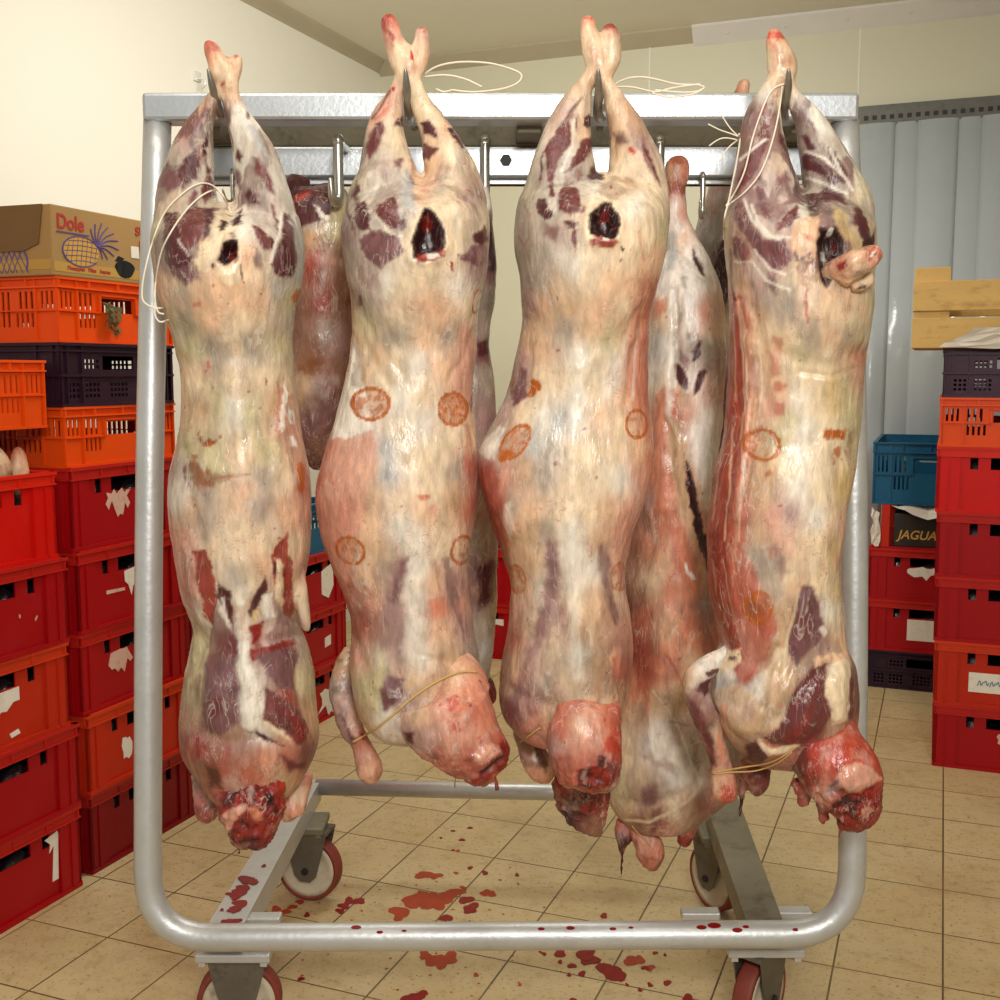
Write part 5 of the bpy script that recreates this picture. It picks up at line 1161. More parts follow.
meat('foreleg', c, YF + .01, [], [[(352, 650, 8, .04, .9), (344, 672, 11, .03, .9), (341, 695, 12, .02, .9), (346, 715, 12, .01, .9), (354, 732, 11.5, .0, .9), (362, 746, 9.5, 0, .9), (367, 760, 12, 0, .9), (370, 772, 13.5, 0, .9), (371, 780, 9, 0, .8), (371, 784, 4, 0, .8)]],
     [(345, 665, 'tn'), (338, 690, 'gr'), (345, 690, 'lp'), (342, 715, 'lp'), (355, 720, 'tn'), (350, 735, 'lp'), (362, 740, 'rp'), (366, 755, 'pk'), (372, 772, 'pc'), (380, 775, 'rp')], [('mu', 2.5, 0, [(344, 718), (352, 735), (358, 742), (350, 738), (340, 715)], dict(a=.8)), ('rd', 2, 0, [(360, 734), (366, 736), (364, 744)])], seed=23, rag=2, back='lp')

# ---- third front carcass
c = carcass(598, 90, YF, 'third front carcass from the left, with a round neck cut hanging straight down', GF)
tr3 = [(174, 545, 648, 0, .012), (185, 528, 660, 0, .05), (200, 519, 667, -.002, .085), (220, 515, 668.5, -.006, .112), (245, 515, 666.5, -.008, .118), (268, 518, 661.5, -.008, .118), (290, 520, 656, -.006, .114), (320, 522, 649, -.002, .106), (345, 519, 647.8, 0, .1), (370, 513, 647.5, .002, .097), (395, 506, 648.5, .002, .097), (415, 497, 650, 0, .1), (437, 485, 652.5, 0, .106), (455, 478, 653.5, -.002, .110), (480, 479, 650, -.004, .114), (505, 485, 642, -.006, .116), (530, 494, 633, -.006, .114), (560, 504, 626, -.004, .112), (580, 510.5, 624, -.003, .11), (605, 510, 628, -.003, .11), (640, 505.6, 633, -.004, .11), (668, 501, 632, -.006, .11), (692, 500, 628, -.012, .106), (712, 502, 624, -.016, .096), (728, 512, 614, -.02, .078), (738, 524, 590, -.02, .06)]
lm3 = [[(586, 16, 4, 0, .9), (587, 22, 7.5, 0, .9), (590, 40, 10, 0, .85), (596, 60, 12, 0, .75), (602, 78, 9, 0, .9), (611, 92, 9, 0, .95), (617, 108, 13, .004, 1), (624, 125, 17, .006, .95), (630, 145, 22, .006, .95), (635, 165, 27, .004, .95), (637, 195, 31, 0, 1.1), (636, 225, 33, 0, 1.2)],
       [(607, 25, 4, 0, .8), (610, 33, 8.5, 0, .8), (612, 50, 10, 0, .8), (610, 64, 9, 0, .8), (604, 80, 7, 0, .8)],
       [(597, 66, 9, -.002, .9), (587, 82, 8, 0, .9), (579, 98, 13.5, .004, 1), (571, 120, 20.5, .006, .95), (567, 140, 26, .006, .9), (564, 160, 31, .004, .9), (562, 185, 36, 0, .98), (558, 215, 41, 0, 1.05)]]
an3 = [(586, 20, 'sf'), (588, 35, 'cr'), (594, 55, 'cr'), (612, 28, 'rp'), (613, 48, 'cr'), (612, 62, 'pc'), (600, 78, 'pc'), (586, 88, 'tn'), (610, 95, 'cr'), (622, 110, 'pc'), (618, 120, 'tn'), (635, 125, 'pc'), (640, 145, 'lp'), (618, 150, 'tn'), (630, 160, 'cr'), (615, 172, 'cr'), (630, 185, 'tn'), (655, 195, 'cr'), (650, 220, 'cr'), (665, 230, 'ol'), (635, 205, 'wh'), (640, 240, 'cr'), (612, 190, 'cr'),
       (580, 105, 'cr'), (570, 110, 'lp'), (582, 130, 'pc'), (575, 165, 'wh'), (590, 190, 'wh'), (565, 175, 'wh'), (548, 190, 'wh'), (538, 175, 'gr'), (535, 195, 'gr'), (525, 190, 'ol'), (520, 215, 'gn'), (530, 230, 'gr'), (525, 250, 'gn'), (550, 205, 'wh'), (590, 205, 'cr'), (585, 215, 'pc'), (560, 235, 'lp'), (580, 250, 'cr'), (562, 255, 'wh'), (545, 255, 'gr'), (600, 255, 'cr'), (625, 258, 'cr'), (655, 260, 'pc'), (575, 262, 'wh'),
       (540, 275, 'gr'), (533, 280, 'gn'), (555, 285, 'tn'), (590, 285, 'cr'), (610, 285, 'pc'), (635, 280, 'pc'), (648, 290, 'rp'), (525, 300, 'lp'), (545, 310, 'tn'), (570, 310, 'tn'), (600, 310, 'pc'), (625, 310, 'cr'), (645, 315, 'rp'), (565, 330, 'gr'), (560, 338, 'gr'), (590, 330, 'pc'), (614, 335, 'ol'), (608, 345, 'ol'), (625, 330, 'tn'), (642, 340, 'rp'), (530, 340, 'tn'), (545, 350, 'pc'), (580, 355, 'wh'), (600, 355, 'cr'), (615, 360, 'wh'), (630, 360, 'pk'), (644, 370, 'rp'),
       (522, 360, 'lp'), (518, 385, 'pu'), (540, 375, 'cr'), (535, 395, 'cr'), (560, 385, 'cr'), (575, 395, 'wh'), (595, 385, 'cr'), (610, 385, 'wh'), (625, 400, 'pc'), (643, 400, 'rp'), (505, 410, 'lp'), (520, 415, 'cr'), (545, 415, 'wh'), (560, 420, 'bl'), (575, 425, 'wh'), (600, 420, 'pc'), (622, 430, 'cr'), (648, 430, 'sf'), (492, 440, 'gr'), (485, 450, 'wh'), (535, 445, 'bl'), (550, 455, 'gr'), (575, 455, 'cr'), (605, 450, 'cr'), (640, 450, 'pc'), (650, 460, 'sf'),
       (483, 470, 'fl'), (492, 490, 'rp'), (505, 475, 'pk'), (525, 470, 'tn'), (545, 480, 'gr'), (570, 485, 'cr'), (600, 480, 'cr'), (620, 480, 'wh'), (645, 480, 'pk'), (488, 510, 'fl'), (500, 505, 'rp'), (512, 505, 'gr'), (530, 510, 'pc'), (560, 510, 'cr'), (590, 510, 'cr'), (572, 530, 'wh'), (610, 510, 'pc'), (632, 515, 'pk'), (500, 535, 'rp'), (515, 535, 'tn'), (530, 535, 'tn'), (545, 535, 'gr'), (575, 555, 'wh'), (600, 540, 'tn'), (620, 535, 'pk'),
       (520, 560, 'tn'), (535, 560, 'tn'), (575, 580, 'wh'), (595, 570, 'wh'), (618, 560, 'pk'), (525, 590, 'pc'), (540, 590, 'wh'), (575, 605, 'cr'), (595, 600, 'pc'), (515, 615, 'pk'), (530, 620, 'cr'), (560, 615, 'lp'), (580, 630, 'tn'), (605, 625, 'pc'), (620, 640, 'pk'), (512, 640, 'rp'), (518, 660, 'tn'), (535, 650, 'lp'), (555, 655, 'cr'), (578, 655, 'wh'), (600, 660, 'tn'), (622, 670, 'rp'), (505, 680, 'tn'), (520, 690, 'lp'), (545, 685, 'gr'), (570, 680, 'cr'), (610, 690, 'tn'), (510, 710, 'pu'), (530, 715, 'pk'), (550, 712, 'tn'), (535, 732, 'rp')]
pa3 = [('gr', 10, 0, [(570, 120), (548, 150), (520, 200), (516, 260), (540, 285), (572, 268), (586, 240), (588, 190), (590, 150)], dict(a=.45)), ('cr', 3, 3, [(584, 22), (594, 30), (606, 30), (620, 36), (620, 60), (604, 80), (594, 74), (588, 50)], dict(a=.4, rough=2.5, c2='rp')), ('rp', 1.5, 0, [(582, 18), (592, 16), (592, 19), (583, 20)]), ('rd', 1.5, 0, [(601, 25), (613, 25), (615, 30), (603, 29)], dict(a=.8)), ('mm', 2, 1, [(560, 124), (572, 108), (578, 100), (572, 118), (562, 130)], dict(a=.7)), ('mm', 2, 2.5, [(556, 130), (568, 120), (572, 130), (570, 145), (560, 160), (552, 180), (555, 198), (549, 194), (546, 180), (548, 160), (546, 148)], dict(veil=.3)), ('mu', 1.5, 1, [(586, 116), (591, 112), (591, 128), (584, 126)]),
       ('mm', 2, 2, [(583, 138), (592, 135), (594, 145), (586, 160), (574, 168), (567, 172), (574, 156)], dict(veil=.2)), ('mm', 3, 1, [(567, 175), (580, 166), (584, 175), (570, 186), (562, 190)], dict(a=.7)), ('md', 2, -2, [(594, 160), (601, 170), (604, 176), (592, 180), (586, 176), (590, 168)], dict(veil=.2)), ('mu', 2, 0, [(541, 165), (545, 152), (541, 185), (538, 188)]),
       ('mm', 2, 4, [(560, 190), (570, 186), (578, 188), (580, 200), (580, 213), (570, 215), (560, 212), (557, 202)], dict(fib=.4)), ('mu', 2, 2, [(538, 200), (546, 199), (550, 210), (558, 217), (545, 220), (538, 214)]), ('mu', 2, 1, [(563, 221), (578, 222), (576, 231), (565, 226)]), ('mm', 2, 1, [(573, 230), (580, 228), (574, 250), (570, 240)]), ('mm', 2, 0, [(580, 212), (587, 202), (585, 212), (580, 217)]), ('mm', 4, 0, [(545, 222), (560, 228), (556, 240), (544, 234)], dict(a=.7)),
       ('mu', 5, 1, [(613, 134), (625, 131), (628, 142), (615, 146)], dict(a=.85)), ('br', 1.5, 0, [(627, 148), (633, 149), (634, 154), (629, 153)]), ('mm', 3, 1.5, [(641, 137), (648, 150), (656, 172), (659, 184), (653, 176), (643, 158)], dict(veil=.3)), ('bw', 4, -1, [(625, 178), (634, 180), (632, 186), (624, 184)], dict(a=.5)), ('rd', 1, 0, [(611, 182), (613, 182), (612, 188), (611, 188)]), ('rd', 1, 0, [(616, 192), (618, 192), (617, 194)]),
       ('cr', 3, 3, [(586, 212), (604, 194), (616, 200), (626, 225), (624, 246), (600, 252), (585, 242)], dict(a=.7)),
       ('dk', 1.6, -30, [(606, 198), (598, 206), (590, 216), (590, 234), (600, 238), (615, 240), (621, 225), (618, 212), (610, 200)], dict(veil=0)), ('rd', 2, 0, [(600, 208), (610, 204), (612, 216), (602, 220)], dict(a=.6)), ('fl', 1.5, 3, [(589, 240), (600, 236), (614, 240), (622, 242), (614, 249), (592, 247)], dict(rough=3, c2='pk')), ('wh', 1.2, 3, [(600, 236), (608, 235), (609, 240), (601, 241)]), ('md', 1, -2, [(622, 246), (626, 250), (624, 254)]),
       ('og', 2, 0, [(644, 268), (646, 258), (643, 276), (641, 275)], dict(a=.5)), ('pu', 3, 0, [(519, 382), (522, 366), (526, 370), (527, 395), (513, 404), (510, 392)], dict(veil=.3)), ('bn', 2, 0, [(510, 376), (515, 374), (511, 390), (508, 392)]), ('og', 2, 0, [(532, 381), (538, 382), (539, 388), (533, 396), (529, 397), (530, 388)], dict(n=5)), ('og', 2, 0, [(497, 456), (505, 450), (514, 455), (505, 461), (497, 460)], dict(n=4)),
       ('sf', 6, 0, [(656, 300), (650, 340), (649, 420), (636, 410), (626, 395), (632, 350), (640, 320)], dict(a=.5)), ('fl', 3, 0, [(478, 452), (493, 462), (500, 480), (503, 510), (508, 545), (512, 580), (500, 560), (482, 500)], dict(a=.55)), ('wh', 2, 1, [(486, 440), (500, 425), (506, 430), (494, 452), (490, 462), (482, 452)], dict(a=.7)),
       ('wh', 3, 2, [(503, 505), (512, 500), (518, 530), (512, 540), (506, 522)], dict(a=.4)),
       ('lp', 6, -1, [(546, 540), (557, 543), (563, 575), (558, 600), (548, 640), (534, 640), (542, 610), (544, 575)], dict(veil=0, fib=.3)), ('pu', 6, 0, [(548, 545), (556, 550), (558, 575), (552, 600), (546, 580)], dict(a=.7, veil=.2)), ('pu', 5, 0, [(538, 610), (548, 606), (542, 636), (532, 638)], dict(a=.7, veil=.2)), ('pu', 4, -1, [(600, 548), (606, 545), (611, 560), (609, 580), (615, 600), (621, 618), (615, 625), (606, 600), (599, 570)], dict(a=.7, veil=.3)),
       ('pu', 6, -1, [(525, 650), (536, 642), (534, 680), (548, 700), (538, 715), (518, 725), (508, 705), (518, 680)], dict(a=.6, veil=.7)), ('rd', 6, 0, [(505, 700), (516, 715), (518, 730), (506, 718)], dict(a=.4)), ('br', 1, 0, [(611, 655), (616, 656), (614, 668), (611, 662)], dict(a=.6)), ('wh', 5, 2, [(568, 520), (578, 520), (580, 640), (584, 680), (572, 680), (570, 600)], dict(a=.5))]
ln3 = [('gr', 1.2, .6, [(524, 205), (519, 225), (522, 245)]), ('bn', .8, .6, [(524, 205), (530, 215), (530, 238), (524, 246), (519, 235)]), ('md', 1.2, .7, [(560, 128), (570, 112), (582, 98)]), ('wh', 1.2, .8, [(574, 120), (572, 146), (562, 170)]), ('md', .9, .8, [(577, 118), (576, 128)]), ('sf', 1, .6, [(639, 232), (643, 260)]), ('wh', 1, .5, [(640, 330), (632, 400)]), ('tn', 1.2, .6, [(648, 290), (640, 340)]), ('bn', .8, .6, [(505, 735), (534, 733)])]
st3 = [(515, 442, 21, 12, -52, 1, .75), (636.5, 424, 11, 15, 0, .9, .1), (517.5, 579, 8.5, 15, -10, .6, .5), (619, 577, 8, 14, 0, .6, .4)]
cr3 = [(4, 9, [(580, 370), (572, 450), (572, 530), (576, 620), (576, 680)]), (-6, 7, [(604, 172), (606, 196)]), (-3, 10, [(522, 310), (545, 330), (570, 342), (600, 345), (625, 330), (646, 310)]), (-2.5, 4, [(525, 320), (530, 360), (528, 400)]), (-2.5, 4, [(645, 320), (632, 360), (628, 400)]), (-2, 4, [(640, 310), (620, 350), (612, 380)]), (4, 12, [(515, 500), (514, 530)]),
       (-3, 10, [(552, 550), (556, 590), (540, 640)]), (-3, 7, [(604, 550), (610, 590), (618, 620)]), (-4, 6, [(512, 690), (528, 700), (556, 705)]), (5, 14, [(530, 665), (525, 700)]), (-3, 4, [(600, 640), (612, 660), (622, 690)])]
meat('body', c, YF, [tr3], lm3, an3, pa3, ln3, st3, seed=31, creases=cr3, marble=[(105, 215, .38), (600, 730, .35), (300, 600, .08)])
meat('neck_stump', c, YF - .085, [], [[(587, 683, 14, .06, .9), (586, 690, 27, .02, .9), (585.5, 699, 34.5, .005, .9), (585, 712, 36.5, -.005, .9), (584, 730, 37.5, -.015, .88), (586, 750, 37.5, -.02, .88), (590, 768, 34, -.022, .85), (593, 782, 27, -.02, .8), (593, 790, 14, -.02, .7)]],
     [(594, 692, 'sf'), (575, 705, 'rp'), (600, 700, 'sf'), (615, 710, 'rp'), (560, 725, 'rp'), (580, 725, 'pc'), (600, 728, 'sf'), (617, 730, 'br'), (556, 745, 'lp'), (575, 745, 'pk'), (595, 742, 'pk'), (615, 748, 'br'), (560, 765, 'fl'), (580, 762, 'rp'), (600, 762, 'fl'), (618, 768, 'fl'), (570, 780, 'rp'), (590, 790, 'fl')],
     [('br', 3, 0, [(604, 740), (618, 738), (616, 754), (604, 752)], dict(n=6, a=.8)), ('mu', 2, 1, [(600, 756), (607, 755), (606, 766), (598, 766)]), ('mm', 2, 1, [(608, 760), (618, 764), (616, 774), (606, 770)]), ('rd', 2, -8, [(578, 772), (590, 766), (608, 766), (617, 776), (608, 788), (590, 791), (576, 784)], dict(rough=5, c2='dk', veil=0)), ('lp', 1.5, 3, [(580, 780), (586, 768), (590, 768), (584, 782)]), ('rp', 2, 0, [(556, 700), (570, 698), (562, 740), (555, 740)], dict(a=.6)), ('rp', 5, 0, [(606, 700), (618, 715), (622, 735), (612, 730)], dict(a=.6))], seed=32, rag=(5, 768), back='pk')
meat('throat_flap', c, YF + .03, [], [[(585, 770, 28, 0, .7), (583, 790, 29, 0, .7), (586, 808, 25, 0, .6), (592, 822, 17, 0, .5), (597, 832, 8, 0, .5), (599, 839, 2, 0, .5)], [(560, 780, 9, .01, .8), (566, 800, 8, .01, .8), (571, 815, 4, .01, .8), (571, 823, 2, .01, .8)]],
     [(565, 785, 'rd'), (590, 795, 'rd'), (580, 810, 'mu'), (600, 800, 'br'), (596, 825, 'bw'), (568, 810, 'md'), (610, 790, 'mu')], [('rd', 3, 0, [(576, 790), (604, 788), (602, 808), (582, 812)], dict(rough=4, c2='md'))], seed=33, rag=6, back='rd')
meat('foreleg', c, YF + .015, [], [[(516, 728, 6, .03, .9), (525, 742, 10, .01, .9), (534, 756, 14, 0, .9), (542, 770, 14, 0, .85), (547, 778, 9, 0, .8), (550, 782, 4, 0, .8)]],
     [(520, 735, 'gr'), (530, 748, 'lp'), (538, 752, 'pu'), (530, 765, 'pk'), (545, 770, 'pc'), (540, 780, 'sf')], [('mu', 2, 0, [(530, 742), (540, 745), (550, 765), (546, 772), (536, 758)], dict(a=.7)), ('wh', 2, 0, [(532, 748), (536, 752), (536, 765), (531, 760)])], seed=34, rag=1, back='lp')

# ---- fourth front carcass (rightmost)
c = carcass(782, 95, YF, 'rightmost front carcass with a striped red flank and a cut tail bone sticking out', GF)
tr4 = [(188, 748, 842, 0, .012), (200, 732, 860, 0, .05), (214, 726, 869, 0, .085), (230, 724, 874, -.004, .106), (260, 727, 873, -.006, .112), (285, 730, 871, -.006, .114), (310, 730, 870, -.006, .112), (340, 731, 866, -.004, .106), (370, 729.5, 862, 0, .100), (400, 728, 860, .002, .097), (440, 725, 856, 0, .098), (470, 717, 853, -.002, .104), (500, 712, 845, -.004, .110), (530, 709, 841, -.006, .113), (560, 709, 838.5, -.006, .113), (590, 711, 838, -.005, .112), (620, 716, 842, -.005, .110), (645, 721, 845, -.006, .110), (665, 712, 853, -.010, .112), (690, 710, 856, -.014, .112), (712, 712, 856, -.018, .106), (732, 722, 853, -.02, .092), (748, 735, 842, -.02, .078), (760, 746, 815, -.02, .055)]
lm4 = [[(773, 29, 4, 0, .9), (774, 36, 8.5, 0, .9), (778, 52, 12.5, 0, .8), (782, 66, 15.5, 0, .7), (784, 80, 12, 0, .85), (791, 92, 6, .002, 1), (799, 105, 9.5, .004, 1), (809, 122, 14, .006, 1), (817, 142, 19, .006, .95), (824, 162, 24, .004, .95), (831, 184, 28, 0, 1), (840, 210, 32, 0, 1.1), (842, 235, 32, 0, 1.2)],
       [(779, 78, 10, 0, .9), (770, 94, 12, .002, 1), (763, 112, 17, .004, 1), (761, 135, 21.5, .006, .95), (762, 158, 26.5, .004, .95), (764, 180, 32, .0, .95), (766, 205, 38, 0, 1.0), (768, 235, 42, 0, 1.08)]]
an4 = [(774, 34, 'sf'), (776, 55, 'cr'), (788, 65, 'tn'), (780, 85, 'pc'), (765, 100, 'wh'), (755, 115, 'gr'), (775, 108, 'cr'), (772, 150, 'cr'), (778, 165, 'cr'), (742, 140, 'ol'), (737, 165, 'wh'), (730, 195, 'gr'), (750, 155, 'gr'), (765, 180, 'wh'), (772, 195, 'wh'), (785, 200, 'wh'), (795, 190, 'gr'), (745, 195, 'lp'), (755, 205, 'wh'), (770, 220, 'wh'), (760, 235, 'wh'), (775, 245, 'lp'), (728, 225, 'ol'), (733, 250, 'tn'), (750, 245, 'tn'), (745, 228, 'pc'), (758, 268, 'wh'),
       (800, 110, 'wh'), (812, 125, 'wh'), (820, 135, 'wh'), (830, 145, 'gr'), (820, 160, 'wh'), (812, 185, 'gr'), (800, 170, 'gr'), (840, 190, 'wh'), (832, 210, 'wh'), (850, 200, 'ol'), (866, 215, 'gr'), (858, 235, 'yl'), (845, 230, 'pc'), (800, 215, 'wh'), (808, 235, 'yl'), (798, 245, 'pc'), (812, 255, 'pc'), (795, 262, 'cr'), (800, 275, 'cr'), (815, 280, 'cr'), (808, 300, 'wh'), (840, 292, 'pc'), (860, 292, 'cr'), (868, 300, 'ol'),
       (740, 285, 'tn'), (758, 290, 'lp'), (768, 300, 'gr'), (785, 300, 'gn'), (778, 310, 'gr'), (760, 315, 'tn'), (795, 315, 'gr'), (830, 310, 'cr'), (850, 315, 'cr'), (770, 330, 'cr'), (790, 335, 'cr'), (812, 342, 'gn'), (830, 335, 'pc'), (848, 338, 'gn'), (860, 340, 'ol'), (776, 345, 'pc'), (800, 355, 'ol'), (825, 360, 'cr'), (850, 360, 'tn'), (860, 355, 'rp'), (790, 370, 'cr'), (815, 380, 'cr'), (832, 385, 'yl'), (845, 385, 'ol'), (858, 380, 'pk'),
       (780, 390, 'pc'), (800, 400, 'wh'), (775, 405, 'pk'), (815, 405, 'cr'), (832, 405, 'yl'), (850, 405, 'ol'), (790, 420, 'ol'), (805, 430, 'wh'), (830, 425, 'cr'), (848, 425, 'ol'), (780, 445, 'ol'), (800, 455, 'wh'), (820, 455, 'cr'), (790, 470, 'cr'), (770, 475, 'tn'), (800, 490, 'wh'), (820, 490, 'cr'), (842, 490, 'yl'), (765, 500, 'tn'), (775, 515, 'pk'), (790, 515, 'lp'), (815, 520, 'wh'), (835, 520, 'cr'), (842, 525, 'pk'), (760, 530, 'tn'), (785, 540, 'pk'), (800, 545, 'cr'), (820, 550, 'cr'), (833, 550, 'yl'), (842, 560, 'pk'), (760, 555, 'gr'), (772, 570, 'gr'), (790, 575, 'cr'), (810, 570, 'cr'), (830, 580, 'cr'), (838, 590, 'yl'),
       (780, 590, 'gr'), (795, 590, 'pc'), (825, 610, 'wh'), (838, 620, 'cr'), (785, 615, 'tn'), (783, 640, 'tn'), (825, 640, 'lp'), (842, 645, 'pc'), (775, 660, 'cr'), (790, 665, 'cr'), (760, 685, 'wh'), (745, 700, 'wh'), (780, 690, 'tn'), (770, 705, 'gr'), (735, 710, 'wh'), (725, 700, 'bl'), (715, 690, 'bl'), (730, 720, 'sf'), (755, 725, 'tn'), (745, 735, 'tn'), (780, 720, 'cr'), (735, 640, 'wh'), (725, 655, 'wh'), (715, 665, 'wh'), (700, 675, 'gr'), (720, 640, 'fl'), (715, 610, 'fl'), (712, 560, 'fl'), (712, 520, 'fl'), (740, 520, 'fl'), (735, 470, 'fl'), (728, 430, 'fl'), (735, 390, 'fl'), (735, 340, 'fl'), (735, 300, 'fl'), (740, 600, 'fl'), (765, 625, 'fl'),
       (835, 670, 'cr'), (838, 700, 'ol'), (852, 680, 'pu'), (853, 705, 'mm'), (852, 725, 'rp'), (820, 680, 'mm'), (800, 700, 'mu'), (815, 715, 'mm'), (790, 735, 'rd'), (770, 745, 'rp'), (810, 735, 'rd'), (835, 722, 'pc'), (755, 750, 'mu')]
